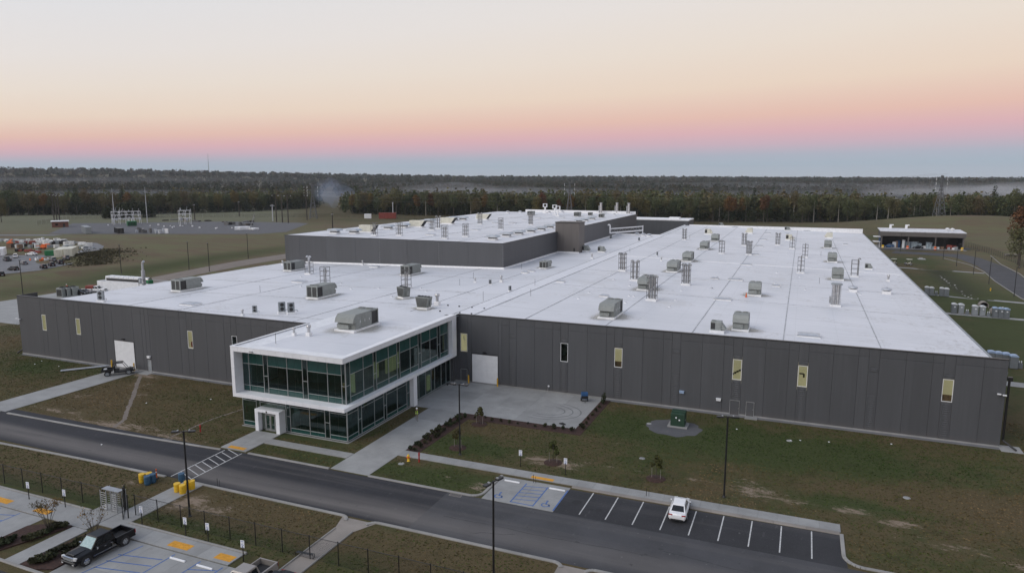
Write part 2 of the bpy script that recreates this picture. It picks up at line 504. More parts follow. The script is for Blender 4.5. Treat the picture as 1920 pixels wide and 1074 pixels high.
# ------------------------------------------------------------------ mesh helpers
class MB:
    """collects boxes, bars, tubes and sheets; build() links them as ONE mesh object"""
    def __init__(self):
        self.v, self.f, self.sm = [], [], []
    def add(self, v, f, smooth=False):
        o = len(self.v)
        self.v += [tuple(q) for q in v]
        self.f += [tuple(i + o for i in q) for q in f]
        self.sm += [smooth] * len(f)
        return self
    def box(self, x0, x1, y0, y1, z0, z1):
        return self.add([(x0, y0, z0), (x1, y0, z0), (x1, y1, z0), (x0, y1, z0), (x0, y0, z1), (x1, y0, z1), (x1, y1, z1), (x0, y1, z1)],
                        [(0, 3, 2, 1), (4, 5, 6, 7), (0, 1, 5, 4), (1, 2, 6, 5), (2, 3, 7, 6), (3, 0, 4, 7)])
    def cbox(self, c, s, rz=0.0):
        hx, hy, hz = s[0] / 2, s[1] / 2, s[2] / 2
        cc, ss = cos(rz), sin(rz)
        v = []
        for z in (-hz, hz):
            for x, y in ((-hx, -hy), (hx, -hy), (hx, hy), (-hx, hy)):
                v.append((c[0] + x * cc - y * ss, c[1] + x * ss + y * cc, c[2] + z))
        return self.add(v, [(0, 3, 2, 1), (4, 5, 6, 7), (0, 1, 5, 4), (1, 2, 6, 5), (2, 3, 7, 6), (3, 0, 4, 7)])
    def bbox(self, x0, x1, y0, y1, z0, z1, b=.05):
        """box with chamfered vertical and top edges"""
        v, f = [], []
        rings = [(0, z0), (0, z1 - b), (b, z1)]
        for ins, z in rings:
            a0, a1, c0, c1 = x0 + ins, x1 - ins, y0 + ins, y1 - ins
            v += [(a0 + b, c0, z), (a1 - b, c0, z), (a1, c0 + b, z), (a1, c1 - b, z), (a1 - b, c1, z), (a0 + b, c1, z), (a0, c1 - b, z), (a0, c0 + b, z)]
        for r in range(2):
            for i in range(8):
                j = (i + 1) % 8
                f.append((r * 8 + i, r * 8 + j, r * 8 + 8 + j, r * 8 + 8 + i))
        f.append(tuple(range(16, 24)))
        f.append(tuple(reversed(range(8))))
        return self.add(v, f)
    def prism(self, poly, z0, z1):
        n_ = len(poly)
        v = [(x, y, z0) for x, y in poly] + [(x, y, z1) for x, y in poly]
        f = [tuple(reversed(range(n_))), tuple(range(n_, 2 * n_))]
        f += [(i, (i + 1) % n_, n_ + (i + 1) % n_, n_ + i) for i in range(n_)]
        return self.add(v, f)
    def xprism(self, poly, x0, x1):
        """polygon in (y, z) swept along x"""
        n_ = len(poly)
        v = [(x0, y, z) for y, z in poly] + [(x1, y, z) for y, z in poly]
        f = [tuple(reversed(range(n_))), tuple(range(n_, 2 * n_))]
        f += [(i, (i + 1) % n_, n_ + (i + 1) % n_, n_ + i) for i in range(n_)]
        return self.add(v, f)
    def yprism(self, poly, y0, y1):
        """polygon in (x, z) swept along y"""
        n_ = len(poly)
        v = [(x, y0, z) for x, z in poly] + [(x, y1, z) for x, z in poly]
        f = [tuple(range(n_)), tuple(reversed(range(n_, 2 * n_)))]
        f += [(i, n_ + i, n_ + (i + 1) % n_, (i + 1) % n_) for i in range(n_)]
        return self.add(v, f)
    def tube(self, p0, p1, r0, r1=None, n=8, caps=True, smooth=True):
        r1 = r0 if r1 is None else r1
        p0, p1 = Vector(p0), Vector(p1)
        d = (p1 - p0).normalized()
        a = d.orthogonal().normalized()
        b = d.cross(a)
        v = []
        for p, r in ((p0, r0), (p1, r1)):
            for i in range(n):
                t = 2 * pi * i / n
                v.append(p + a * (cos(t) * r) + b * (sin(t) * r))
        f = [(i, (i + 1) % n, n + (i + 1) % n, n + i) for i in range(n)]
        self.add(v, f, smooth and n > 5)
        if caps:
            self.add(v[:n], [tuple(reversed(range(n)))])
            self.add(v[n:], [tuple(range(n))])
        return self
    def path(self, pts, r, n=6):
        for a, b in zip(pts[:-1], pts[1:]):
            self.tube(a, b, r, r, n)
        return self
    def lathe(self, prof, c=(0, 0, 0), n=12, smooth=True):
        """profile of (radius, z) turned about the vertical axis"""
        v, f = [], []
        for r, z in prof:
            for i in range(n):
                t = 2 * pi * i / n
                v.append((c[0] + cos(t) * r, c[1] + sin(t) * r, c[2] + z))
        for k in range(len(prof) - 1):
            for i in range(n):
                j = (i + 1) % n
                f.append((k * n + i, k * n + j, k * n + n + j, k * n + n + i))
        self.add(v, f, smooth)
        self.add(v[-n:], [tuple(range(n))])
        self.add(v[:n], [tuple(reversed(range(n)))])
        return self
    def quad(self, a, b, c, d):
        return self.add([a, b, c, d], [(0, 1, 2, 3)])
    def mesh(self, name):
        me = bpy.data.meshes.new(name)
        me.from_pydata(self.v, [], self.f)
        me.polygons.foreach_set('use_smooth', self.sm)
        me.update()
        return me
    def build(self, name, m, parent=None, loc=(0, 0, 0), rz=0.0):
        return link(name, self.mesh(name), m, parent, loc, rz)
def link(name, me, m, parent=None, loc=(0, 0, 0), rz=0.0):
    if m is not None:
        me.materials.clear()
        me.materials.append(MATS[m] if isinstance(m, str) else m)
    o = bpy.data.objects.new(name, me)
    COL.objects.link(o)
    o.location = loc
    o.rotation_euler = (0, 0, rz)
    if parent is not None:
        o.parent = parent
    return o
def tag(o, label=None, cat=None, group=None, kind=None):
    for k, v in (('label', label), ('category', cat), ('group', group), ('kind', kind)):
        if v:
            o[k] = v
    return o
def thing(name, label, cat, loc=(0, 0, 0), rz=0.0, group=None):
    o = bpy.data.objects.new(name, None)
    COL.objects.link(o)
    o.location = loc
    o.rotation_euler = (0, 0, rz)
    o.empty_display_size = .2
    return tag(o, label, cat, group)
def struct(name, mb, m, loc=(0, 0, 0)):
    return tag(mb.build(name, m, None, loc), kind='structure')
KIDS = {}
def kids(o):
    return [c for c in bpy.data.objects if c.parent == o]
def copy_tree(o, loc=None, rz=None, label=None, group=None, scale=None):
    """a copy of a thing with copies of its parts and sub-parts; mesh data is shared"""
    if o.name not in KIDS:
        KIDS[o.name] = [(c, kids(c)) for c in kids(o)]
    r = o.copy()
    COL.objects.link(r)
    if loc is not None:
        r.location = loc
    if rz is not None:
        r.rotation_euler = (0, 0, rz)
    if scale is not None:
        r.scale = scale if isinstance(scale, tuple) else (scale,) * 3
    if label:
        r['label'] = label
    if group:
        r['group'] = group
    for c, gs in KIDS[o.name]:
        d = c.copy()
        COL.objects.link(d)
        d.parent = r
        for g_ in gs:
            e = g_.copy()
            COL.objects.link(e)
            e.parent = d
    return r
class Proto:
    """first place() moves the original, later ones copy it"""
    def __init__(self, root):
        self.root, self.used = root, False
    def place(self, loc, rz=0.0, label=None, group=None, scale=None):
        if not self.used:
            self.used = True
            KIDS[self.root.name] = [(c, kids(c)) for c in kids(self.root)]
            o = self.root
            o.location = loc
            o.rotation_euler = (0, 0, rz)
            if scale is not None:
                o.scale = scale if isinstance(scale, tuple) else (scale,) * 3
            if label:
                o['label'] = label
            if group:
                o['group'] = group
            return o
        return copy_tree(self.root, loc, rz, label, group, scale)

# ------------------------------------------------------------------ ground and terrain
def sstep(a, b, x):
    t = np.clip((x - a) / (b - a), 0, 1)
    return t * t * (3 - 2 * t)
def gau(x, y, cx, cy, sx, sy, rot=0.0):
    dx, dy = x - cx, y - cy
    c, s = cos(rot), sin(rot)
    return np.exp(-(((dx * c + dy * s) / sx) ** 2 + ((-dx * s + dy * c) / sy) ** 2))
def height(x, y):
    x, y = np.asarray(x, float), np.asarray(y, float)
    r = np.hypot(x, y)
    az = np.degrees(np.arctan2(x, y))
    far = sstep(1300, 4200, r)
    hills = far * (8 + 46 * sstep(-20, -60, az)) + 6 * far * np.sin(x * .0011) * np.cos(y * .0008)
    z = hills - 3.5 * sstep(640, 820, r) * (1 - sstep(1500, 2600, r))
    z = z + 9.5 * gau(x, y, 108, 545, 80, 34, .12)            # mound behind the open shed
    z = z + 2.4 * gau(x, y, -262, 198, 14, 9, .6) + 1.2 * gau(x, y, -238, 166, 22, 6, 1.0)   # weedy bank below the contractors' yard
    z = z + 2.2 * sstep(-150, -230, x) * sstep(150, 215, y) * (1 - sstep(420, 520, y))
    # drainage swale between the portable toilets and the east road
    z = z - 1.1 * np.exp(-((x - 47.5) / 3.2) ** 2) * sstep(205, 222, y) * (1 - sstep(300, 322, y)) * (1 - np.exp(-((y - 230) / 4.0) ** 2)) * (1 - np.exp(-((y - 297) / 4.0) ** 2))
    return z
def hz(x, y):
    return float(height(x, y))
def axis(fine, grow, lo, hi):
    a = []
    for s, e, st in fine:
        a += list(np.arange(s, e, st))
    st = fine[-1][2]
    q = fine[-1][1]
    while q < hi:
        a.append(q)
        st *= grow
        q += st
    a.append(hi)
    st = fine[0][2]
    q = fine[0][0] - st
    b = []
    while q > lo:
        b.append(q)
        st *= grow
        q -= st
    b.append(lo)
    return np.array(b[::-1] + a)
gx = axis([(-320, -130, 3.0), (-130, 30, 1.4), (30, 140, 2.5)], 1.14, -9500, 9500)
gy = axis([(22, 106, 1.3), (106, 330, 2.5), (330, 640, 8)], 1.13, -400, 9500)
GX, GY = np.meshgrid(gx, gy)
GZ = height(GX, GY)
nx, ny = len(gx), len(gy)
V = np.stack([GX.ravel(), GY.ravel(), GZ.ravel()], 1)
I = np.arange(nx * ny).reshape(ny, nx)
Fq = np.stack([I[:-1, :-1].ravel(), I[:-1, 1:].ravel(), I[1:, 1:].ravel(), I[1:, :-1].ravel()], 1)
me = bpy.data.meshes.new('ground')
me.vertices.add(len(V))
me.vertices.foreach_set('co', V.ravel())
me.loops.add(Fq.size)
me.loops.foreach_set('vertex_index', Fq.ravel().astype(np.int32))
me.polygons.add(len(Fq))
me.polygons.foreach_set('loop_start', np.arange(0, Fq.size, 4, dtype=np.int32))
me.polygons.foreach_set('use_smooth', np.ones(len(Fq), bool))
me.update(calc_edges=True)
def vattr(me, name, vals):
    a = me.attributes.new(name, 'FLOAT', 'POINT')
    a.data.foreach_set('value', np.asarray(vals, np.float32).ravel())
bare = np.zeros_like(GX)
for cx, cy, sx, sy, a in [(-30.5, 66.8, 3.2, 1.3, .8), (-36, 68, 2.5, 1, .55), (-26, 76.3, 6, 1.5, .8), (-18, 77.5, 6, 1.2, .45), (-28, 87, 4, 1.5, .45), (-20, 85, 3, 1.2, .5),
                          (-4, 78, 2.5, 4.5, .55), (0, 76.5, 6, 1.4, .55), (-3, 77.2, 3.5, 2.2, .7), (6.5, 76.2, 2.4, 1.2, .8), (10.5, 74.9, 3.0, 1.0, .85), (15, 72, 9, .8, .8), (22, 70, 6, 1, .6), (26, 74, 5, 2.5, .5), (18, 95.5, 2, .8, .7), (22, 93, 2, .7, .5),
                          (-10, 78, 4, 1, .5), (-110, 79, 2.5, 3, .6), (-104, 84.5, 5, 1.6, .75), (-100, 66.5, 9, 1.3, .6), (-88, 64.6, 12, 1.0, .7), (-76, 64.8, 6, .9, .7), (-97, 71, 6, 1.5, .45),
                          (-87, 65.2, 5, 1.6, .8), (-96, 76, 3.5, 2.5, .5), (-100, 80, 4, 3, .5), (-82, 66, 5, 1.2, .6), (-104, 72, 4, 2.5, .55), (-58.5, 51.5, 2.2, 2.4, .9), (-55, 51.2, 3, 1.3, .75), (-52, 52.6, 2.4, .8, .7), (-53.5, 48.4, 3, .7, .5), (-47, 48.3, 2, .6, .45), (-68.5, 52.3, 2, 1.2, .7), (-74, 50.2, 4, .7, .5), (-64, 51.2, 1.2, .8, .7),
                          (-42, 46.0, 2, .5, .4), (-33, 48.0, 2, .5, .45), (-136, 89, 2, 1.6, .5), (-47.4, 65.0, .1, .1, .2), (40, 206, 4, 1.2, .8), (35, 183, 5, 3, .4), (33, 112, 3, 7, .6)]:
    bare = np.maximum(bare, a * gau(GX, GY, cx, cy, sx, sy))
lush = np.zeros_like(GX)
for cx, cy, sx, sy, a in [(-39, 77, 6, 3, 1), (-36, 67, 8, 2.5, .7), (0, 90, 16, 7, .9), (-22, 93, 6, 5, .5), (8, 78, 8, 2, .6), (-52, 66.5, 8, 2, .5), (-66, 47.6, 20, 1.0, .6), (-98, 74, 4, 7, -.5), (-60, 71, 9, 1, .5),
                          (-40, 52, 22, 2.6, -.5), (-84, 51, 12, 2.5, -.2), (-20, 52, 9, 3, -.6), (15, 82, 14, 5, -.6), (-128, 82, 9, 3.5, .4), (-218, 190, 9, 75, 1.6), (-232, 120, 16, 30, 1.4), (53, 268, 2.5, 22, 1.2), (44, 330, 14, 12, .5), (42, 190, 12, 60, .5), (50, 250, 9, 60, .5), (70, 455, 30, 12, 1.6)]:
    lush += a * gau(GX, GY, cx, cy, sx, sy)
weedy = np.clip(gau(GX, GY, -268, 202, 24, 9, 2.4) * .7 + .7 * gau(GX, GY, -238, 164, 24, 6, 1.0) + .8 * np.exp(-((GX - 47.5) / 4) ** 2) * sstep(235, 250, GY) * (1 - sstep(296, 312, GY)), 0, 1)
AZ = np.degrees(np.arctan2(GX, GY))
RR = np.hypot(GX, GY)
pale = np.clip(sstep(400, 470, RR) * (1 - sstep(900, 1000, RR)) * sstep(-38, -42, AZ), 0, 1)
tan_ = np.clip((1 - .9 * gau(GX, GY, -217, 190, 11, 90)) * sstep(140, 230, RR) * (1 - sstep(470, 560, RR)) * (.35 + .65 * sstep(-20, -34, AZ)) * sstep(-26, -34, AZ) + .8 * sstep(48, 62, GX) * sstep(200, 300, GY) * (1 - sstep(560, 640, RR)) + .7 * gau(GX, GY, 110, 520, 120, 60), 0, 1)
for nm, v in (('bare', bare), ('lush', lush), ('weedy', weedy), ('pale', pale), ('tan', tan_)):
    vattr(me, nm, v)
tag(link('ground', me, 'lawn'), kind='structure')

def draped(name, poly_rows, m, dz=.02, kind='structure'):
    """a strip that follows the terrain: rows of (left, right) points"""
    mb = MB()
    v, f = [], []
    for a, b in poly_rows:
        for t in (0, .5, 1):
            x, y = a[0] + (b[0] - a[0]) * t, a[1] + (b[1] - a[1]) * t
            v.append((x, y, hz(x, y) + dz))
    for i in range(len(poly_rows) - 1):
        for k in range(2):
            f.append((i * 3 + k, i * 3 + k + 1, i * 3 + k + 4, i * 3 + k + 3))
    mb.add(v, f)
    o = mb.build(name, m)
    tag(o, kind=kind)
    return o
def line(p, q, n):
    return [(p[0] + (q[0] - p[0]) * i / n, p[1] + (q[1] - p[1]) * i / n) for i in range(n + 1)]
def strip(name, pts, w, m, dz=.02):
    rows = []
    for i, p in enumerate(pts):
        a, b = pts[max(0, i - 1)], pts[min(len(pts) - 1, i + 1)]
        d = hypot(b[0] - a[0], b[1] - a[1])
        nx_, ny_ = -(b[1] - a[1]) / d * w / 2, (b[0] - a[0]) / d * w / 2
        rows.append(((p[0] + nx_, p[1] + ny_), (p[0] - nx_, p[1] - ny_)))
    return draped(name, rows, m, dz)

# main road (x axis), with the newer black surface west of x = -34
NK, SK = 64.2, 55.45
road = MB()
road.box(-400, -34.1, SK, NK, -.2, .012)
struct('road', road, 'asphalt_new')
road = MB()
road.box(-34.0962, 120, SK - .002, NK + .002, -.2, .0115)
struct('road', road, 'asphalt_old')
lot = MB()
lot.prism([(-21.95, NK + .006), (5.6, NK + .006), (5.2, 70.35), (-21.95, 70.0)], -.2, .014)
struct('parking_lot', lot, 'asphalt_lot')
def arc(cx, cy, r, a0, a1, n=7):
    return [(cx + r * cos(radians(a0 + (a1 - a0) * i / n)), cy + r * sin(radians(a0 + (a1 - a0) * i / n))) for i in range(n + 1)]
def kerb(pts, w=.35, h=.13, m='concrete_kerb', seg=3.0, name='kerb', base=0.0):
    """kerb run of separate stones with open joints"""
    root = tag(thing(name, None, None), kind='structure')
    for a, b in zip(pts[:-1], pts[1:]):
        d = hypot(b[0] - a[0], b[1] - a[1])
        k = max(1, round(d / seg))
        ang = atan2(b[1] - a[1], b[0] - a[0])
        for i in range(k):
            t = (i + .5) / k
            x, y = a[0] + (b[0] - a[0]) * t, a[1] + (b[1] - a[1]) * t
            z = base + (hz(x, y) if hypot(x, y) > 140 else 0)
            key = ('kerb', round(d / k, 2), w, h)
            if key not in KIDS:
                hl_ = d / k / 2 - .008
                KIDS[key] = MB().xprism([(-w / 2, -.25), (w / 2, -.25), (w / 2, h - .03), (w / 2 - .03, h), (-w / 2 + .05, h), (-w / 2, h - .05)], -hl_, hl_).mesh('kerb_stone')
            link('kerb_stone', KIDS[key], m, root, (x, y, z), ang)
    return root
kerb([(-340, 62.6), (-107.2, 62.5)], seg=12)
kerb([(-105.6, 62.6), (-88, 62.9), (-76, 63.4), (-66.3, 63.9)])
kerb([(-62.2, 64.3), (-50.0, 64.35)])
kerb([(-44.5, 64.35), (-31.6, 64.35)] + arc(-31.6, 65.6, 1.25, -90, 0) + [(-30.3, 70.4)])
kerb([(-21.9, 70.62), (5.2, 70.62)], .5, .1, 'concrete_tan', 3.0)
kerb([(5.35, 70.5)] + [(5.35, 66.4)] + arc(7.0, 66.4, 1.65, 180, 270) + [(16, 64.6), (40, 64.6)])
kerb([(-300, 54.9), (-95, 54.6), (-80, 55.1), (-66, 55.25)])
kerb([(-62.2, 55.3), (-41.6, 55.3)] + arc(-41.6, 54.3, 1.0, 90, 10, 5))
kerb(arc(-37.2, 54.3, 1.0, 170, 90, 5) + [(-18.8, 55.3)] + arc(-18.8, 54.3, 1.0, 90, 20, 5))
kerb(arc(-14.8, 54.3, 1.0, 160, 90, 5) + [(30, 55.3)])

def slabs(name, x0, x1, y0, y1, sx, sy, z=.1, m='concrete', gap=.012):
    """concrete flatwork cast in bays: each bay its own slab over a bed"""
    bed = struct(name, MB().box(x0 + .02, x1 - .02, y0 + .02, y1 - .02, -.3, z - .03), 'concrete_tan')
    kx, ky = max(1, round((x1 - x0) / sx)), max(1, round((y1 - y0) / sy))
    w, d = (x1 - x0) / kx, (y1 - y0) / ky
    sm = MB().bbox(gap / 2, w - gap / 2, gap / 2, d - gap / 2, z - .1, z, .008).mesh('paving_slab')
    for i in range(kx):
        for j in range(ky):
            link('paving_slab', sm, m, bed, (x0 + i * w, y0 + j * d, 0))
    return bed
slabs('driveway', -49.9, -44.6, 64.45, 88.2, 5.3, 4.8, .05)
slabs('apron', -54.4, -27.0, 88.2, 102.5, 4.6, 4.8, .05)
slabs('sidewalk', -44.58, 5.3, 70.9, 72.55, 1.9, 1.7, .11)
slabs('sidewalk', -62.8, -49.92, 67.7, 69.2, 1.85, 1.5, .1)
slabs('sidewalk', -66.9, -62.8, 64.5, 70.9, 2.05, 2.15, .1)
slabs('parking_pad', -30.1, -21.97, 64.25, 70.3, 4.05, 3.05, .03)
slabs('driveway', -112.2, -106.6, 62.9, 86.3, 5.6, 4.7, .05)
slabs('gate_walk', -62.9, -60.2, 44.4, 55.3, 2.7, 2.2, .08)
slabs('sidewalk', -92, -66.0, 43.3, 46.0, 2.6, 2.7, .12)
slabs('sidewalk', -66.0, -62.9, 43.2, 47.9, 3.1, 2.35, .12)
slabs('sidewalk', -60.2, -45.3, 43.6, 45.6, 1.9, 2.0, .12)
slabs('parking_pad', -58.9, -40.5, 34.0, 43.55, 4.6, 4.75, .03)
slabs('parking_pad', -95.0, -69.0, 34.0, 43.25, 4.3, 4.6, .03)
slabs('sidewalk', -64.6, -62.6, 36.6, 43.15, 2.0, 2.2, .1)
struct('concrete_channel', MB().add([(-41.4, 55.1, .03), (-37.4, 55.1, .03), (-38.7, 52.6, .02), (-40.6, 52.6, .02), (-38.5, 40, .02), (-40.5, 40, .02)], [(0, 3, 2, 1), (0, 1, 2, 3), (3, 2, 4, 5)][1:]), 'concrete_tan')
for s_x in (-40.62, -38.6):
    kerb([(s_x, 52.8), (s_x + .1, 40)], .16, .14)
struct('concrete_channel', MB().add([(-18.2, 55.1, .03), (-15.4, 55.1, .03), (-15.9, 40, .02), (-17.7, 40, .02)], [(0, 1, 2, 3)]), 'concrete_tan')
struct('parking_lot', MB().box(-100, -38, 10, 35.4, -.2, .02), 'asphalt_lot')
kerb([(-68.9, 36.6)] + [(-62.5, 36.45), (-59.0, 36.4)], .3, .12)
kerb([(-92, 46.15), (-66.1, 46.15)], .25, .2)
kerb([(-60.1, 45.75), (-45.2, 45.75)], .25, .2)

# painted markings, tactile pads, wheel stops
def paint(name, polys, m, z):
    mb = MB()
    for p_ in polys:
        mb.add([(x, y, z) for x, y in p_], [tuple(range(len(p_)))])
    return struct(name, mb, m)
def bar(a, b, w):
    d = hypot(b[0] - a[0], b[1] - a[1])
    nx_, ny_ = -(b[1] - a[1]) / d * w / 2, (b[0] - a[0]) / d * w / 2
    return [(a[0] + nx_, a[1] + ny_), (a[0] - nx_, a[1] - ny_), (b[0] - nx_, b[1] - ny_), (b[0] + nx_, b[1] + ny_)]
for k in range(9):
    x = -19.3 + 2.745 * k
    paint('bay_line', [bar((x, 64.75), (x + .02, 70.1), .12)], 'road_white', .019)
paint('crosswalk_marking', [bar((-65.55, 55.6), (-65.75, 64.0), .14), bar((-62.75, 55.6), (-62.95, 64.0), .14)] +
      [bar((-65.5, 57.0 + 1.05 * k), (-62.9, 56.0 + 1.05 * k), .12) for k in range(0, 8)], 'road_white', .017)
def iso_symbol(cx, cy, s, z, m='road_blue'):
    """wheelchair symbol in short painted strokes, head towards +y"""
    P = []
    for i in range(10):
        a0, a1 = radians(120 + 26 * i), radians(120 + 26 * (i + 1))
        P.append(bar((cx + s * .32 * cos(a0), cy - s * .15 + s * .32 * sin(a0)), (cx + s * .32 * cos(a1), cy - s * .15 + s * .32 * sin(a1)), s * .1))
    P.append(bar((cx - s * .05, cy + s * .42), (cx - s * .02, cy - s * .05), s * .13))
    P.append(bar((cx - s * .02, cy), (cx + s * .28, cy - s * .02), s * .1))
    P.append(bar((cx + s * .24, cy), (cx + s * .42, cy - s * .36), s * .1))
    P.append([(cx - s * .06 + s * .1 * cos(2 * pi * i / 8), cy + s * .56 + s * .1 * sin(2 * pi * i / 8)) for i in range(8)])
    return paint('wheelchair_marking', P, m, z)
paint('access_marking', [bar((-26.9, 64.6), (-26.9, 69.5), .14), bar((-24.35, 64.6), (-24.35, 69.5), .14), bar((-26.9, 64.7), (-24.35, 64.7), .14), bar((-22.05, 64.5), (-22.05, 69.6), .16)] +
      [bar((-26.85, 65.4 + .85 * k), (-24.4, 65.9 + .85 * k), .12) for k in range(5)], 'road_blue', .037)
iso_symbol(-23.2, 65.6, 1.3, .038)
iso_symbol(-28.6, 65.6, 1.3, .038)
paint('access_marking', [bar((-56.5, 36.2), (-55.2, 43.2), .13), bar((-51.4, 35), (-51.2, 43.2), .13), bar((-48.2, 35), (-48.1, 43.2), .13), bar((-45.6, 35), (-45.5, 43.2), .13)] +
      [bar((-56.2 + .05 * k, 36.6 + 1.15 * k), (-51.5, 37.5 + 1.15 * k), .12) for k in range(5)] + [bar((-48.1, 36.6 + 1.3 * k), (-45.6, 37.4 + 1.3 * k), .12) for k in range(5)], 'road_blue', .037)
paint('access_marking', [bar((-72.5, 36.2), (-72.4, 43), .13), bar((-75.5, 36.2), (-75.4, 43), .13), bar((-78.5, 36.2), (-78.4, 43), .13)] + [bar((-75.4, 36.8 + 1.2 * k), (-72.5, 37.7 + 1.2 * k), .12) for k in range(5)], 'road_blue', .037)
def pad(x0, x1, y0, y1, z):
    o = struct('tactile_pad', MB().box(x0, x1, y0, y1, z - .03, z), 'tactile_yellow')
    d = MB()
    for i in range(int((x1 - x0) / .12)):
        for j in range(int((y1 - y0) / .12)):
            d.cbox((x0 + .06 + i * .12, y0 + .06 + j * .12, z + .004), (.05, .05, .01))
    d.build('stud', 'tactile_yellow', o)
for a in ((-66.0, -63.4, 64.7, 65.4, .112), (-27.0, -24.3, 70.95, 71.55, .122), (-53.1, -50.6, 44.0, 44.9, .132), (-47.4, -45.5, 44.0, 44.9, .132), (-71.6, -69.4, 43.7, 44.5, .132), (-78, -75.6, 43.7, 44.5, .132)):
    pad(*a)
ws = Proto(None)
def wheel_stop():
    r = thing('wheel_stop', 'white concrete wheel stop', 'wheel stop')
    MB().xprism([(-.09, 0), (.09, 0), (.07, .1), (.04, .13), (-.04, .13), (-.07, .1)], -.9, .9).build('block', 'white_paint', r)
    for s in (-.6, .6):
        MB().lathe([(.02, .12), (.02, .14)], (s, 0, 0), 6).build('pin', 'galvanised', r)
    return r
ws = Proto(wheel_stop())
for (x, y), lb in zip([(-28.6, 69.3), (-23.2, 69.3), (-50.2, 42.6), (-47.0, 42.6), (-53.0, 42.6)],
                      ['wheel stop on the accessible bay beside the striped aisle and grass island', 'wheel stop on the accessible bay next to the black asphalt bays', 'first wheel stop past the black pickup on the concrete pad',
                       'wheel stop farther along, towards the tan pickup', 'wheel stop nearest the black pickup']):
    if x == -53.0:
        continue
    ws.place((x, y, .03), 0, lb, 'wheel stops')

# asphalt lot stains
paint('oil_stain', [arc(-20.3, 67.3, .55, 0, 360, 12)[:-1], arc(-17.7, 66.5, .35, 0, 360, 10)[:-1], arc(-18.4, 66.3, .25, 0, 360, 8)[:-1]], 'black_rubber', .0155)

# outlying roads, paths and pads
strip('road', [(78, 120), (67.5, 200), (64, 237), (65.5, 274), (68.0, 300), (69, 320), (67, 350), (63, 366)], 9.5, 'asphalt_old', .05)
draped('road', [((34, 352), (40, 362)), ((34, 375), (60, 380)), ((30, 392), (76, 392)), ((30, 400), (76, 400))][1:], 'asphalt_old', .05)
strip('road', [(40, 366), (55, 362), (66, 356)], 12, 'asphalt_old', .055)
for pts in ([(72, 120), (62.6, 200), (59.2, 237), (60.6, 274), (62.8, 300), (62.5, 322), (57, 345)], [(84, 120), (72.5, 200), (69.2, 237), (70.6, 274), (73.4, 300), (74.2, 330), (78, 365)]):
    kerb(pts, .3, .14, seg=9)
for y0_, y1_, x1_ in ((305, 296, 62), (238, 228, 60), (205, 199.5, 62), (137, 133, 75)):
    strip('path', line((26.5, y0_), (x1_, y1_), 8), 3.2 if y0_ < 140 else 2.6, 'concrete', .04)
strip('dirt_track', line((-300, 92), (-208, 104), 8) + line((-203, 108), (-198, 122), 2), 8, 'dirt_track', .03)
strip('dirt_track', line((-198, 160), (-199, 340), 22), 10, 'dirt_track', .03)
strip('service_yard', line((-186, 104), (-186, 168), 10), 36, 'concrete', .035)
draped('contractor_yard', [((-400, 235), (-400, 110)), ((-346, 240), (-300, 128)), ((-318, 238), (-262, 150)), ((-300, 228), (-256, 168)), ((-284, 214), (-258, 182))], 'gravel_pad', .05)
draped('substation_pad', [((-470, 335), (-394, 266)), ((-440, 352), (-360, 280)), ((-385, 392), (-322, 296)), ((-330, 400), (-284, 312)), ((-318, 398), (-280, 330))], 'gravel_dark', .06)
strip('road', [(-640, 190), (-480, 228), (-420, 246), (-380, 262)], 8, 'gravel_pad', .07)
strip('gravel_strip', line((-139, 86.15), (-70, 86.15), 20), .8, 'gravel_pad', .02)
strip('gravel_strip', line((-27, 102.2), (27, 102.2), 20), .9, 'gravel_pad', .02)
struct('gravel_bed', MB().add([(x, y, .015) for x, y in [(-14.6 + 3.7 * cos(2 * pi * i / 28) * (1 + .07 * sin(i * 2.3)), 93.9 + 3.3 * sin(2 * pi * i / 28) * (1 + .08 * cos(i * 1.7))) for i in range(28)]], [tuple(range(28))]), 'gravel_dark')

# worn foot paths across the western lawn
def worn(pts, w, seed):
    r_ = random.Random(seed)
    P = []
    for a, b in zip(pts[:-1], pts[1:]):
        P += line(a, b, 14)[:-1]
    P.append(pts[-1])
    mb = MB()
    v = []
    for i, p in enumerate(P):
        a, b = P[max(0, i - 1)], P[min(len(P) - 1, i + 1)]
        d = hypot(b[0] - a[0], b[1] - a[1])
        nx_, ny_ = -(b[1] - a[1]) / d, (b[0] - a[0]) / d
        w0, w1 = w * r_.uniform(.6, 1.25) / 2, w * r_.uniform(.6, 1.25) / 2
        v += [(p[0] + nx_ * w0, p[1] + ny_ * w0, .012), (p[0] - nx_ * w1, p[1] - ny_ * w1, .012)]
    mb.add(v, [(2 * i, 2 * i + 1, 2 * i + 3, 2 * i + 2) for i in range(len(P) - 1)])
    struct('worn_path', mb, 'dirt_track')
worn([(-105.2, 84.8), (-101.5, 81), (-96.3, 76), (-91.4, 71), (-87.5, 67.2), (-86.0, 64.4)], .6, 3)
worn([(-75.8, 64.2), (-76.1, 72.3), (-75.2, 77.4)], .32, 4)

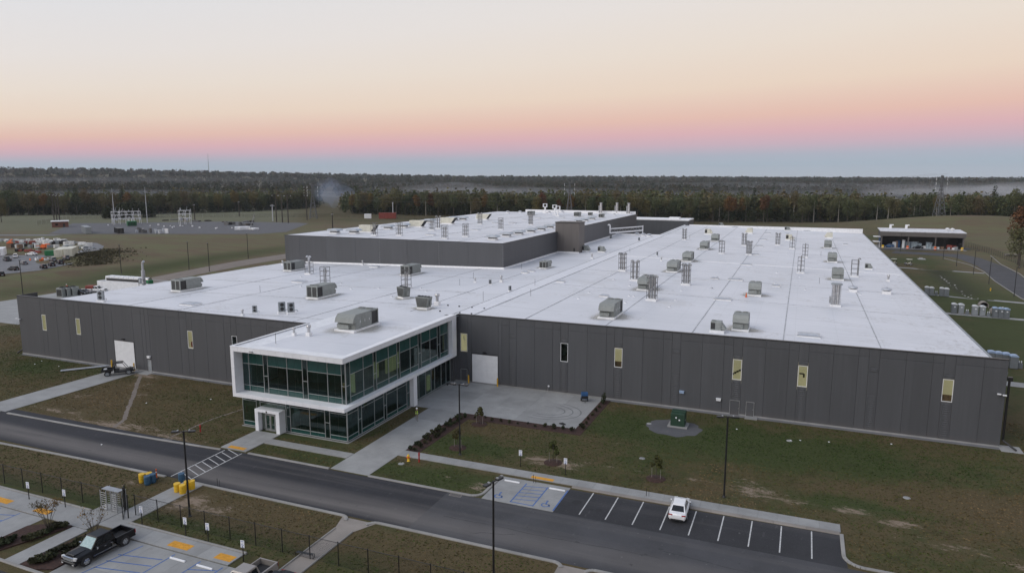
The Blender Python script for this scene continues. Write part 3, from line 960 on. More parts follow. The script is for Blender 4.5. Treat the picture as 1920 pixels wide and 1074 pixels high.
# sealed cracks and joint lines in the asphalt, drain inlets in the gutter
rc = random.Random(31)
def crack(x, y, n_, dx, dy, w):
    P, a = [], (x, y)
    for i in range(n_):
        b = (a[0] + dx * rc.uniform(.6, 1.3), a[1] + dy * rc.uniform(.4, 1.4) + rc.uniform(-.12, .12))
        P.append(bar(a, b, w * rc.uniform(.5, 1.2)))
        a = b
    paint('crack_seal', P, 'black_rubber', .0175)
for x, y, n_, dx, dy, w in [(-32, 59.2, 22, 1.1, .02, .05), (-28, 57.1, 9, .5, .22, .045), (-10, 60.9, 14, .9, -.03, .05), (2, 58.2, 10, .8, .1, .04), (-17, 65.3, 9, .15, .5, .05), (-3, 65.6, 9, -.1, .5, .045), (-70, 59.9, 16, 1.2, .02, .04)]:
    crack(x, y, n_, dx, dy, w)
for x in (-75.5, -33.0, 12.0):
    o = struct('drain_inlet', MB().box(x - .7, x + .7, 63.55, 64.1, -.2, .02), 'concrete_tan')
    for k in range(8):
        MB().box(x - .6 + k * .16, x - .5 + k * .16, 63.6, 64.05, .02, .026).build('grate_bar', 'black_paint', o)

# ------------------------------------------------------------------ woods
def leaf_cloud(seed, lobes, n_leaf, ls, flat=.8):
    """leaf-clump faces scattered through overlapping lobes: (cx, cy, cz, rx, ry, rz)"""
    r = np.random.RandomState(seed)
    vol = np.array([l[3] * l[4] * l[5] for l in lobes]) ** .67
    pick = r.choice(len(lobes), n_leaf, p=vol / vol.sum())
    lb = np.array(lobes)[pick]
    d = r.normal(size=(n_leaf, 3))
    d /= np.linalg.norm(d, axis=1)[:, None]
    rad = r.uniform(.45, 1.0, n_leaf) ** .45
    c = lb[:, :3] + d * lb[:, 3:] * rad[:, None] * r.uniform(.85, 1.15, (n_leaf, 1))
    nrm = d + r.normal(scale=.7, size=(n_leaf, 3))
    nrm /= np.linalg.norm(nrm, axis=1)[:, None]
    a = np.cross(nrm, r.normal(size=(n_leaf, 3)))
    a /= np.linalg.norm(a, axis=1)[:, None]
    b = np.cross(nrm, a)
    s = ls * r.uniform(.6, 1.5, (n_leaf, 1))
    k = r.uniform(.5, 1.0, (n_leaf, 1))
    v = np.stack([c - a * s, c + b * s * k * .7, c + a * s * .9, c - b * s * k], 1).reshape(-1, 3)
    tone = np.repeat(np.clip(.5 + .35 * d[:, 2] * 0 + r.normal(scale=.22, size=n_leaf), 0, 1), 4)
    return v, tone
def quads_mesh(name, v, tone, hue=None):
    k = len(v) // 4
    me = bpy.data.meshes.new(name)
    me.vertices.add(len(v))
    me.vertices.foreach_set('co', np.ascontiguousarray(v, np.float32).ravel())
    me.loops.add(k * 4)
    me.loops.foreach_set('vertex_index', np.arange(k * 4, dtype=np.int32))
    me.polygons.add(k)
    me.polygons.foreach_set('loop_start', np.arange(0, k * 4, 4, dtype=np.int32))
    me.update(calc_edges=True)
    vattr(me, 'tone', tone)
    vattr(me, 'hue', np.zeros(len(v)) if hue is None else hue)
    return me
def tree_lobes(seed, h, w, base, kind):
    r = random.Random(seed)
    L_ = []
    if kind == 'pine':
        for i in range(7):
            t = i / 6
            z = base + (h - base) * (.1 + .88 * t)
            rr_ = w * .5 * (1 - .65 * t) * r.uniform(.7, 1.1)
            L_.append((r.uniform(-.4, .4), r.uniform(-.4, .4), z, rr_, rr_, (h - base) * .11))
    else:
        L_.append((0, 0, base + (h - base) * .56, w * .4, w * .4, (h - base) * .43))
        for i in range(12):
            a = r.uniform(0, 2 * pi)
            q = r.uniform(.1, .36) * w
            z = base + (h - base) * r.uniform(.18, .9)
            s = w * r.uniform(.16, .26)
            q *= 1 - .5 * max(0, (z - base) / (h - base) - .5)
            L_.append((q * cos(a), q * sin(a), z, s, s, s * r.uniform(.8, 1.3)))
    return L_
def make_tree(name, label, seed, h, w, base, kind, leaves, bark='bark', n_leaf=1700, ls=.42, limbs=6):
    t = thing(name, label, 'tree')
    r = random.Random(seed)
    tk = MB()
    bend = r.uniform(-.5, .5)
    p = [(0, 0, -.4), (bend * .4, 0, h * .3), (bend, .2, h * .6), (bend * .7, 0, h * .92)]
    rad = [h * .017 + .06, h * .013, h * .008, .04]
    for i in range(3):
        tk.tube(p[i], p[i + 1], rad[i], rad[i + 1], 7, False)
    lobes = tree_lobes(seed, h, w, base, kind)
    for l in lobes[1:1 + limbs]:
        z0_ = max(h * .25, l[2] - w * .3)
        tk.tube((bend * .6, 0, z0_), (l[0] * .8, l[1] * .8, l[2]), h * .006, .03, 5, False)
    tk.build('trunk', bark, t)
    v, tone = leaf_cloud(seed, lobes, n_leaf, ls)
    link('crown', quads_mesh('crown', v, tone), leaves, t)
    return t
TREES = {}
def tree_kind(key, *a, **k):
    TREES[key] = Proto(make_tree(*a, **k))
tree_kind('broad0', 'broadleaf_tree', 'dull green broadleaf tree in the front row of the wood', 1, 23, 12, 5, 'broad', 'wood_leaves')
tree_kind('broad1', 'broadleaf_tree', 'dull green broadleaf tree in the front row of the wood', 2, 25, 11, 8, 'broad', 'wood_leaves')
tree_kind('broad2', 'broadleaf_tree', 'dull green broadleaf tree in the front row of the wood', 3, 21, 13, 3, 'broad', 'wood_leaves')
tree_kind('tall0', 'broadleaf_tree', 'tall thin-crowned tree with pale bare trunk at the edge of the wood', 4, 25, 8, 12, 'broad', 'wood_leaves', 'bark_pale', 1000, .36)
tree_kind('tall1', 'broadleaf_tree', 'tall thin-crowned tree with pale bare trunk at the edge of the wood', 5, 23, 7, 11, 'broad', 'wood_leaves', 'bark_pale', 850, .34)
tree_kind('autumn0', 'broadleaf_tree', 'tree turning ochre and rust in the front row of the wood', 6, 22, 10, 8, 'broad', 'autumn_leaves', 'bark', 1500)
tree_kind('pine0', 'pine_tree', 'dark pine tree in the front row of the wood', 8, 26, 9, 9, 'pine', 'dark_leaves', 'bark', 900)
tree_kind('under', 'understorey_tree', 'low dense tree filling the foot of the wood', 9, 11, 12, .2, 'broad', 'dark_leaves', 'bark', 800, .5)
tree_kind('thicket', 'thicket_tree', 'dense dark thicket tree behind the substation', 10, 11, 17, .1, 'broad', 'dark_leaves', 'bark', 2600, .55)
def pol(az, r):
    return r * sin(radians(az)), r * cos(radians(az))
LBL = {'broad': ('dull green broadleaf tree in the wood front', 'front row trees of the wood'), 'tall': ('thin-crowned tree with pale bare trunk', 'pale-trunked trees at the wood edge'),
       'autumn': ('ochre and rust autumn tree in the wood front', 'autumn trees in the wood edge'), 'pine': ('dark pine in the wood front', 'pines in the wood edge'),
       'under': ('low dense tree at the wood foot', 'understorey trees at the wood edge')}
LANDMARK = [(-56, 'beyond the twin field trees'), (-52, 'west of the dark thicket'), (-48, 'behind the dark thicket'), (-43, 'behind the small switch frame'), (-37.5, 'left of the power-line gap'), (-32, 'behind the red container'), (-27, 'behind the cream air handlers'),
            (-22, 'behind the tall hall'), (-16, 'behind the steel stacks'), (-10, 'behind the back annex'), (-4, 'above the far parapet, annex end'), (2, 'above the far parapet, east end'), (7, 'above the factory north-east corner'), (11, 'behind the open shed'), (99, 'behind the grassy mound')]
R2 = random.Random(11)
def wood_edge(az0, az1, rfun, count, mixk, hs=1.0):
    for i in range(count):
        az = az0 + (az1 - az0) * (i + R2.uniform(.1, .9)) / count
        rr_ = rfun(az) + R2.uniform(-6, 16)
        k = R2.choices(list(mixk), list(mixk.values()))[0]
        x, y = pol(az, rr_)
        s = hs * R2.uniform(.85, 1.12)
        lb = LBL[k.rstrip('0123456789')]
        lm = next(q for q in LANDMARK if az < q[0])[1]
        TREES[k].place((x, y, hz(x, y) - .2), R2.uniform(0, 6.28), lb[0] + ', ' + lm, lb[1] + ', ' + lm, s)
def r_edge(az):
    # front of the wood seen along each heading (degrees from +y)
    return float(np.interp(az, [-62, -52, -43, -39, -37, -36, -30, -20, -8, 0, 10, 16], [800, 790, 830, 880, 950, 690, 640, 590, 560, 575, 600, 560]))
MIXR = {'broad0': 3, 'broad1': 3, 'broad2': 2, 'tall0': 1.6, 'tall1': 1.6, 'autumn0': 1.5, 'pine0': .4}
MIXL = {'broad0': 4, 'broad1': 3, 'broad2': 4, 'tall0': .3, 'autumn0': .8, 'pine0': .6}
wood_edge(-35.5, 15.5, r_edge, 96, MIXR, .87)
wood_edge(-62, -37.7, r_edge, 52, MIXL, .95)
wood_edge(-35.5, 15.5, lambda a: r_edge(a) + 4, 60, {'under': 1})
wood_edge(-62, -37.5, lambda a: r_edge(a) + 4, 34, {'under': 1}, 1.1)
# trees standing clear of the wood
for (az, rr_, k, s, lb) in [(-58.5, 620, 'broad2', .78, 'round free-standing tree in the pale field beside the twin poles'), (-60.6, 610, 'broad0', .75, 'free-standing tree at the edge of the pale field, near the wood'),
                            (-31.8, 640, 'broad1', 1.0, 'yellowish rounded tree at the corner of the wood by the power-line gap')]:
    x, y = pol(az, rr_)
    TREES[k].place((x, y, hz(x, y) - .2), 1.0, lb, 'free-standing trees', s)
# big dark bush mass behind the substation
for i, (az, rr_, s, lb) in enumerate([(-51.2, 632, 1.15, 'dark thicket tree behind the substation, tallest of the clump'), (-50.0, 636, 1.0, 'dark thicket tree behind the substation, near the second mast'), (-52.3, 630, .75, 'low end of the dark thicket behind the substation')]):
    x, y = pol(az, rr_)
    TREES['thicket'].place((x, y, hz(x, y) - .2), i * 2.0, lb, 'dark thicket behind the substation', (s, s, s))
# red-tinged trees at the right-hand fence
x, y = 80.0, 330
TREES['autumn0'].place((x, y, hz(x, y) - .2), .4, 'russet tree overhanging the boundary fence east of the shed', None, (1.05, 1.05, 1.05))
x, y = 77.5, 318
TREES['broad2'].place((x, y, hz(x, y) - .2), 2.4, 'dark tree at the boundary fence below the russet tree', None, .75)
# the wood behind the front row: one mass nobody could count
def woods(name, label, spots, n_leaf, ls, h, w, seed, m, bs=.2):
    r = np.random.RandomState(seed)
    base = [leaf_cloud(seed + q, tree_lobes(seed + q, h, w, h * bs, 'broad' if q < 4 else 'pine'), n_leaf, ls) for q in range(5)]
    VV, TT, HH = [], [], []
    for (x, y) in spots:
        v, t = base[r.randint(5)]
        a = r.uniform(0, 6.28)
        s = r.uniform(.8, 1.18)
        c_, s__ = cos(a) * s, sin(a) * s
        q = np.empty_like(v)
        q[:, 0] = v[:, 0] * c_ - v[:, 1] * s__ + x
        q[:, 1] = v[:, 0] * s__ + v[:, 1] * c_ + y
        q[:, 2] = v[:, 2] * s * r.uniform(.9, 1.1) + float(height(x, y)) - .5
        VV.append(q)
        TT.append(t)
        HH.append(np.full(len(v), r.uniform()))
    o = link(name, quads_mesh(name, np.concatenate(VV), np.concatenate(TT), np.concatenate(HH)), m)
    return tag(o, label, None, None, 'stuff')
RW = np.random.RandomState(5)
sp = []
while len(sp) < 1500:
    az = RW.uniform(-63, 17)
    rr_ = r_edge(az) + 14 + 170 * RW.uniform() ** 1.3
    if -37.6 < az < -36.0:
        continue
    sp.append(pol(az, rr_))
woods('woodland', 'dense wood rising behind its front row of trees', sp, 190, 1.0, 19, 13, 21, 'wood_leaves', .04)
sp = []
while len(sp) < 4200:
    az = RW.uniform(-64, 19)
    rr_ = 1150 + 1500 * RW.uniform() ** .8
    if -37.4 < az < -36.5 and rr_ < 1900:
        continue
    sp.append(pol(az, rr_))
woods('woodland', 'second belt of wood beyond the mist', sp, 66, 1.5, 20, 15, 33, 'far_leaves')
sp = []
while len(sp) < 7000:
    az = RW.uniform(-66, 21)
    rr_ = 2600 + 4200 * RW.uniform() ** .75
    sp.append(pol(az, rr_))
woods('woodland', 'distant wooded horizon', sp, 20, 5.0, 23, 30, 44, 'far_leaves')

# ------------------------------------------------------------------ the factory
WT = 11.5                                # wall top
def zr(x):
    return 11.25 - 0.021 * abs(x + 52)
XL, XR, YF_L, YF_R, YB = -139.3, 25.1, 86.6, 102.7, 345.0
fac = thing('factory_building', 'vast low charcoal-panelled factory with flat white roof and lit slit windows', 'building', (0, 0, 0))
# dark carcass just behind the panels
WINS = [(-51.8, YF_R, 1.3, 1, 'mirror'), (-34.13, YF_R, 1.27, 0, 'stairs'), (-25.41, YF_R, 1.27, 1, 'brown'), (-7.97, YF_R, 1.27, 1, 'stairs'), (.75, YF_R, 1.27, 1, 'duct'), (18.19, YF_R, 1.27, 1, 'brown'),
        (-132.75, YF_L, 1.22, 1, None), (-123.37, YF_L, 1.22, 1, 'stairs'), (-95.7, YF_L, 1.2, 1, 'red'), (-85.9, YF_L, 1.15, 0, None)]
car = MB()
for x0_, x1_, y_ in ((XL + .15, -70.4, YF_L), (-52.9, XR - .15, YF_R)):
    car.box(x0_, x1_, y_ + .145, y_ + .2, -.3, 4.7)
    car.box(x0_, x1_, y_ + .145, y_ + .2, 8.7, WT - .25)
    ws_ = sorted((w[0] - .3, w[0] + w[2] + .3) for w in WINS if w[1] == y_)
    e_ = [x0_] + [q for w in ws_ for q in w] + [x1_]
    for i in range(0, len(e_), 2):
        if e_[i + 1] > e_[i]:
            car.box(e_[i], e_[i + 1], y_ + .146, y_ + .199, 4.7, 8.7)
carcass = car.build('backing_wall', 'panel_joint', fac)
fw_l = MB().box(XL, -70.4, YF_L - .06, YF_L - .0, -.3, .22).build('front_wall', 'concrete', fac)
fw_r = MB().box(-52.9, XR, YF_R - .06, YF_R - .0, -.3, .22).build('front_wall', 'concrete', fac)
def panel_mesh(w, h, ribbed=False):
    key = ('panel', round(w, 3), round(h, 3), ribbed)
    if key not in KIDS:
        mb = MB()
        g_ = .009
        mb.add([(g_, .0, g_), (w - g_, .0, g_), (w - g_, .0, h - g_), (g_, .0, h - g_), (g_ + .03, -.02, g_ + .02), (w - g_ - .02, -.02, g_ + .02), (w - g_ - .02, -.02, h - g_ - .02), (g_ + .02, -.02, h - g_ - .02), (g_, .14, g_), (w - g_, .14, g_), (w - g_, .14, h - g_), (g_, .14, h - g_)],
               [(4, 5, 6, 7), (0, 1, 5, 4), (1, 2, 6, 5), (2, 3, 7, 6), (3, 0, 4, 7), (0, 8, 9, 1), (1, 9, 10, 2), (2, 10, 11, 3), (3, 11, 8, 0)])
        if ribbed:
            k = int(h / .3)
            for i in range(k):
                z = .12 + i * (h - .2) / k
                mb.add([(.1, -.035, z), (w - .1, -.035, z), (w - .1, -.075, z + .04), (.1, -.075, z + .04), (.1, -.035, z + .12), (w - .1, -.035, z + .12)],
                       [(0, 1, 3, 2), (2, 3, 5, 4), (0, 2, 4), (1, 5, 3)])
        KIDS[key] = mb.mesh('wall_panel')
    return KIDS[key]
def panel(par, x, z, w, h, y, ribbed=False, m='panel_grey'):
    o = link('ribbed_panel' if ribbed else 'wall_panel', panel_mesh(w, h, ribbed), m, par, (x, y, z))
    return o
RZ0 = .2
def room(par, x, z, w, h, y, lit=1, extra=None):
    """shallow room behind a slit window; when lit, its own walls glow"""
    mb = MB()
    d = 2.6
    mb.quad((x - .6, y + d, z - .6), (x + w + .6, y + d, z - .6), (x + w + .6, y + d, z + h + .5), (x - .6, y + d, z + h + .5))
    mb.quad((x - .6, y + .2, z - .6), (x - .6, y + d, z - .6), (x - .6, y + d, z + h + .5), (x - .6, y + .2, z + h + .5))
    mb.quad((x + w + .6, y + .2, z - .6), (x + w + .6, y + .2, z + h + .5), (x + w + .6, y + d, z + h + .5), (x + w + .6, y + d, z - .6))
    mb.quad((x - .6, y + .2, z + h + .5), (x - .6, y + d, z + h + .5), (x + w + .6, y + d, z + h + .5), (x + w + .6, y + .2, z + h + .5))
    mb.quad((x - .6, y + .2, z - .6), (x + w + .6, y + .2, z - .6), (x + w + .6, y + d, z - .6), (x - .6, y + d, z - .6))
    mb.build('interior', 'room_glow' if lit else 'interior_dark', par)
def slit_window(x, z, w, h, y, lit=1, extra=None, frame='white_paint'):
    t = .07
    f = MB()
    f.box(x, x + w, y + .05, y + .17, z, z + t).box(x, x + w, y + .05, y + .17, z + h - t, z + h)
    f.box(x, x + t, y + .0501, y + .1699, z + t, z + h - t).box(x + w - t, x + w, y + .0501, y + .1699, z + t, z + h - t)
    win = f.build('window', frame, fac)
    MB().box(x + t, x + w - t, y + .11, y + .12, z + t, z + h - t).build('pane', 'glass_clear', win)
    room(win, x, z, w, h, y, lit)
    if extra == 'stairs':
        s = MB()
        for i in range(6):
            s.box(x - .2 + i * .3, x + .1 + i * .3, y + 1.5, y + 2.2, z + .3 + i * .2, z + .42 + i * .2)
        s.build('stair', 'coil_dark', win)
    elif extra == 'duct':
        MB().path([(x + .2, y + 1.4, z + 1.5), (x + .8, y + 1.4, z + 1.5), (x + .8, y + 1.4, z + 1.0)], .12).build('duct', 'black_paint', win)
    elif extra == 'red':
        MB().box(x - .1, x + w * .7, y + .8, y + 1.4, z, z + .9).build('cabinet', 'red_paint', win)
        MB().box(x, x + w, y + 1.2, y + 1.3, z + .9, z + 1.5).build('rail', 'coil_dark', win)
    elif extra == 'brown':
        MB().box(x - .5, x + w + .5, y + .9, y + 1.4, z - .5, z + .6).build('shelf', 'brown_dirt', win)
    elif extra == 'mirror':
        MB().path([(x + .25, y + .8, z + 2.4), (x + .3, y + .8, z + 1.8), (x + .6, y + .8, z + 1.8)], .08).build('duct', 'lamp_lens', win)
    return win
def wall_run(par, edges, y, top=WT - .06, kind='right'):
    """edges: list of (x, type) from west to east; type describes the panel that starts at x"""
    for (x0, t), (x1, _) in zip(edges[:-1], edges[1:]):
        w = x1 - x0
        if t == 'p':
            panel(par, x0, RZ0, w, 10.35 - RZ0, y)
            panel(par, x0, 10.35, w, top - 10.35, y)
        elif t == 'w':                    # window strip: ribbed below, plain above
            panel(par, x0, RZ0, w, 5.2 - RZ0, y, True)
            panel(par, x0, 8.3, w, .65, y, True)
            panel(par, x0, 8.95, w, top - 8.95, y)
        elif t == 'r':                    # strip without window
            panel(par, x0, RZ0, w, 5.2 - RZ0, y, True)
            panel(par, x0, 5.2, w, 3.1, y)
            panel(par, x0, 8.3, w, .65, y, True)
            panel(par, x0, 8.95, w, top - 8.95, y)
        elif t == 'W':                    # window strip, plain
            panel(par, x0, RZ0, w, 5.2 - RZ0, y)
            panel(par, x0, 8.3, w, top - 8.3, y)
        elif t == 'g':                    # over a garage door
            panel(par, x0, 5.15, w, top - 5.15, y)
        elif t == 'd':                    # over a man door, and plain
            panel(par, x0, 2.25, w, top - 2.25, y)
        elif t == 'D':                    # door below, window above
            panel(par, x0, 2.25, w, 5.2 - 2.25, y)
            panel(par, x0, 8.3, w, top - 8.3, y)
ER = [(-52.9, 'p'), (-51.8, 'D'), (-50.5, 'p'), (-49.75, 'g'), (-44.85, 'p'), (-44.2, 'p'), (-42.9, 'r'), (-41.6, 'p'), (-38.5, 'p')]
for k, t in enumerate(['w', 'w', 'r', 'w', 'w', 'r', 'w']):
    x = -35.4 + 8.72 * k
    ER += [(x, 'p'), (x + 1.27, t), (x + 2.54, 'p'), (x + 5.65, 'p')]
ER = [e for e in ER if e[0] < 24.5]
ER.append((XR, 'x'))
# man doors in the east end of the wall replace the base of two panels
wall_run(fw_r, ER, YF_R)
EL = [(XL, 'p')]
for k, t in enumerate(['W', 'W', 'G', 'W2', 'W', 'W', 'W2']):
    x = -132.75 + 9.38 * k
    if t == 'G':
        EL += [(-118.9, 'p'), (-115.6, 'p'), (-113.6, 'g'), (-108.5, 'p'), (-106.4, 'p')]
    elif k == 3:
        EL += [(-105.5, 'd'), (-104.55, 'p'), (-100.4, 'p'), (-97.3, 'p')]
    elif k == 4:
        EL += [(-95.7, 'W'), (-94.5, 'p'), (-91.3, 'p'), (-87.4, 'p')]
    elif k == 5:
        EL += [(-85.9, 'W'), (-84.75, 'p'), (-81.6, 'p'), (-78.4, 'p'), (-75, 'p')]
    elif k < 2:
        EL += [(x, 'W'), (x + 1.22, 'p'), (x + 4.35, 'p'), (x + 7.6, 'p')]
EL = sorted(set(EL))
EL.append((-70.4, 'x'))
wall_run(fw_l, EL, YF_L)
for x, y, w, lit, ex in WINS:
    slit_window(x + .02, 5.25, w - .04, 3.0, y - .02, lit, ex)
# garage doors of horizontal sections, man doors, wall fittings
def garage(x0, x1, y, h, lab):
    d = MB().box(x0, x1, y + .0, y + .04, .05, h).build('garage_door', 'panel_joint', fac)
    d['label'] = lab
    k = 8
    for i in range(k):
        z = .06 + (h - .08) * i / k
        MB().bbox(x0 + .03, x1 - .03, y - .03, y + .0, z + .004, z + (h - .08) / k - .004, .004).build('door_section', 'white_paint', d)
    MB().box(x0 - .09, x0, y - .07, y + .05, .05, h + .09).box(x1, x1 + .09, y - .07, y + .05, .05, h + .09).box(x0, x1, y - .0699, y + .05, h, h + .09).build('frame', 'panel_joint', d)
    MB().box((x0 + x1) / 2 - .3, (x0 + x1) / 2 + .3, y - .3, y - .04, h + .35, h + .5).build('wall_light', 'black_paint', d)
garage(-49.65, -44.93, YF_R, 5.0, 'white sectional overhead door')
garage(-113.5, -108.6, YF_L, 5.05, 'white sectional overhead door')
def man_door(x0, x1, y, m='panel_grey'):
    d = MB().box(x0 + .05, x1 - .05, y - .03, y + .02, .06, 2.15).build('door', m, fac)
    MB().box(x0 - .02, x0 + .05, y - .06, y + .04, .05, 2.22).box(x1 - .05, x1 + .02, y - .06, y + .04, .05, 2.22).box(x0 + .05, x1 - .05, y - .0599, y + .04, 2.15, 2.22).build('frame', 'galvanised', d)
    MB().tube((x1 - .15, y - .09, 1.0), (x1 - .15, y - .09, 1.2), .025).build('handle', 'galvanised', d)
man_door(-51.75, -50.55, YF_R)
man_door(-105.45, -104.6, YF_L, 'container_grey')
for x0, x1 in ((-8.1, -6.75), (-5.85, -4.75)):
    man_door(x0, x1, YF_R - .05)
MB().box(-5.9, -4.2, 101.4, 102.6, -.1, .12).build('door_stoop', 'concrete', fac)
MB().box(-106.3, -103.9, 84.9, 86.5, -.1, .06).build('door_stoop', 'concrete', fac)
for x, y, z in ((-15.0, YF_R, 2.5), (-9.7, YF_R, 2.0), (-105.0, YF_L, 2.7)):
    MB().box(x - .32, x + .32, y - .3, y - .03, z - .12, z + .18).bbox(x - .36, x + .36, y - .34, y - .03, z + .18, z + .26, .02).build('wall_box', 'portable_blue' if z == 2.5 else 'white_paint', fac)
# corner flood lights, downpipes and metal edge trim
for x, y, s in ((24.6, YF_R, 1), (XL + .3, YF_L, -1)):
    w_ = MB().cbox((x, y - .15, 7.0), (.12, .25, .12)).build('flood_light', 'black_paint', fac)
    MB().cbox((x - .25, y - .45, 7.1), (.42, .3, .12)).cbox((x + .35, y - .4, 7.0), (.42, .3, .12)).build('lamp_head', 'white_paint', w_)
MB().path([(25.3, YF_R + .2, 9.1), (25.45, YF_R + .3, 8.7), (25.45, YF_R + .3, .9), (26.7, YF_R - .9, .15)], .14).cbox((25.5, YF_R + .3, 9.0), (.5, .5, .5)).build('downpipe', 'black_paint', fac)
MB().path([(XL - .2, YF_L + .3, 9.0), (XL - .2, YF_L + .3, .8), (XL - 1.1, YF_L - .3, .1)], .13).build('downpipe', 'black_paint', fac)
MB().box(25.0, 27.4, 101.2, 103.6, -.1, .05).build('splash_pad', 'concrete', fac)
tr = MB()
tr.box(XL - .06, -70.2, YF_L - .07, YF_L + .5, WT - .06, WT + .04)
tr.box(-52.9, XR + .06, YF_R - .071, YF_R + .5, WT - .06, WT + .04)
tr.box(XL - .0601, XL + .05, YF_L + .5, YF_L + 4, 9.6, WT + .03)
tr.build('parapet_trim', 'black_paint', fac)
pw = MB()
pw.box(XL, -70.3, YF_L + .16, YF_L + .49, 9.2, WT - .065)
pw.box(-52.9, XR - .2, YF_R + .161, YF_R + .49, 9.2, WT - .065)
pw.build('parapet_back', 'curb_white', fac)
# side walls and back
sw = MB()
sw.box(XR - .15, XR, YF_R + .02, YB, -.3, zr(XR) - .1)
sw.box(XL, XL + .15, YF_L + .02, YB - 20, -.3, zr(XL) - .1)
sw.box(XL, XR, YB - .15, YB, -.3, WT)
sw.build('side_wall', 'panel_grey', fac)
MB().box(-49.9, XR + .05, YB - .5, YB - .16, 9, WT + .15).build('back_parapet', 'curb_white', fac)
# roof membrane, folded along the ridge at x = -52
rf = MB()
def roof_patch(x0, x1, y0, y1):
    xs = np.linspace(x0, x1, max(2, int(abs(x1 - x0) / 8) + 1))
    ys = np.linspace(y0, y1, max(2, int((y1 - y0) / 8) + 1))
    v = [(x, y, zr(x) + .03 * sin(x * .5) * sin(y * .33)) for y in ys for x in xs]
    k = len(xs)
    rf.add(v, [(j * k + i, j * k + i + 1, j * k + k + i + 1, j * k + k + i) for j in range(len(ys) - 1) for i in range(k - 1)])
roof_patch(XL, -52, YF_L + .45, YF_R + .45)
roof_patch(XL, -52, YF_R + .45, 280.6)
roof_patch(-52, XR, YF_R + .45, YB - .2)
roof = rf.build('roof', 'membrane', fac)
def rstrip(pts, w, h, m, name='roof_seam', par=None):
    mb = MB()
    for a, b in zip(pts[:-1], pts[1:]):
        d = hypot(b[0] - a[0], b[1] - a[1])
        k = max(1, int(d / 6))
        for i in range(k):
            p0 = (a[0] + (b[0] - a[0]) * i / k, a[1] + (b[1] - a[1]) * i / k)
            p1 = (a[0] + (b[0] - a[0]) * (i + 1) / k, a[1] + (b[1] - a[1]) * (i + 1) / k)
            nx_, ny_ = -(b[1] - a[1]) / d * w / 2, (b[0] - a[0]) / d * w / 2
            q = [(p0[0] + nx_, p0[1] + ny_), (p0[0] - nx_, p0[1] - ny_), (p1[0] - nx_, p1[1] - ny_), (p1[0] + nx_, p1[1] + ny_)]
            mb.add([(x, y, zr(x) - .05) for x, y in q] + [(x, y, zr(x) + h) for x, y in q], [(4, 5, 6, 7), (0, 1, 5, 4), (1, 2, 6, 5), (2, 3, 7, 6), (3, 0, 4, 7)])
    return mb.build(name, m, par or roof)
for x in (-41.2, -27.9, -14.6, -1.5, 11.6):
    rstrip([(x, YF_R + .6), (x, YB - .6)], .15, .045, 'seam_grey')
for x in (-62.0, -76, -104, -118):
    rstrip([(x, YF_L + .6), (x, 163.3)], .12, .045, 'seam_grey')
for y in (142.6, 168.5, 240, 300):
    rstrip([(-49.5, y), (XR - 1, y - 2)], .1, .042, 'seam_grey')
for y in (94, 111, 127, 147):
    rstrip([(XL + 1, y), (-60, y - 1)], .1, .042, 'seam_grey')
rstrip([(-50, 203), (XR - 1, 200.7)], .55, .09, 'curb_white', 'expansion_joint')
rstrip([(-53.6, 103.3), (-53.6, 275)], .2, .06, 'seam_grey')
rstrip([(-50.1, 103.3), (-50.1, 344)], .2, .06, 'seam_grey')
rstrip([(-51.85, 103.3), (-51.85, 279)], 3.2, .05, 'ridge_membrane', 'ridge_cap')
MB().box(XR - .05, XR + .28, YF_R + 1.0, YB - .5, zr(XR) - .28, zr(XR) + .05).build('gutter', 'container_grey', fac)
MB().box(XL - .28, XL + .05, YF_L + 4, YB - 190, zr(XL) - .28, zr(XL) + .03).build('gutter', 'white_paint', fac)
# dark annex closing the open court behind the tall hall
ax = MB().box(-80, -50.4, 345.6, 362, -.3, 13.3).build('back_annex', 'panel_grey', fac)
MB().box(-80.1, -50.3, 345.5, 362.2, 13.3, 13.75).build('annex_roof', 'curb_white', ax)
for i in range(7):
    link('wall_panel', panel_mesh(3.2, 9.0), 'panel_grey', ax, (-72.9 + 3.2 * i, 345.45, 4.2))
MB().box(-60.5, -55.5, 349, 353, 13.75, 14.7).build('annex_unit', 'curb_white', ax)
MB().box(-69.8, -52.0, 280.7, 345.4, -.2, .1).build('court_floor', 'concrete', fac)
MB().box(-52.1, -51.9, 280.7, 345.4, -.2, 11.1).build('court_wall', 'panel_grey', fac)

# ------------------------------------------------------------------ tall hall rising out of the roof
hall = thing('tall_hall', 'taller charcoal hall with white roof rising behind the low factory roof', 'building', (0, 0, 0))
HX0, HX1, HY0, HY1, HT = -139.5, -70.0, 163.5, 319.0, 17.45
MB().box(HX0 + .15, HX1 - .15, HY0 + .15, HY1, 8, HT - .3).build('backing_wall', 'panel_joint', hall)
hs = [-139.5, -134.2, -124.8, -114.9, -107.0, -98.3, -88.5, -79.9, -70.0]
for a, b_ in zip(hs[:-1], hs[1:]):
    link('wall_panel', panel_mesh(b_ - a, HT - .1 - 9.2), 'panel_grey', hall, (a, HY0, 9.2))
for i in range(15):
    y0_ = HY0 + i * (HY1 - HY0) / 15
    link('wall_panel', panel_mesh((HY1 - HY0) / 15, HT - .1 - 9.2), 'panel_grey', hall, (HX1, y0_, 9.2), pi / 2)
MB().box(HX0, HX0 + .14, HY0 + .1, HY1, -.3, HT - .1).box(HX0, HX1, HY1 - .14, HY1, 0, HT - .1).build('side_wall', 'panel_grey', hall)
MB().box(HX0 - .05, HX1 + .05, HY0 - .05, HY0 + .35, HT - .1, HT).box(HX1 - .35, HX1 + .051, HY0 + .35, HY1, HT - .1, HT).box(HX0 - .051, HX0 + .35, HY0 + .35, HY1, HT - .1, HT).build('parapet_trim', 'black_paint', hall)
hr = MB()
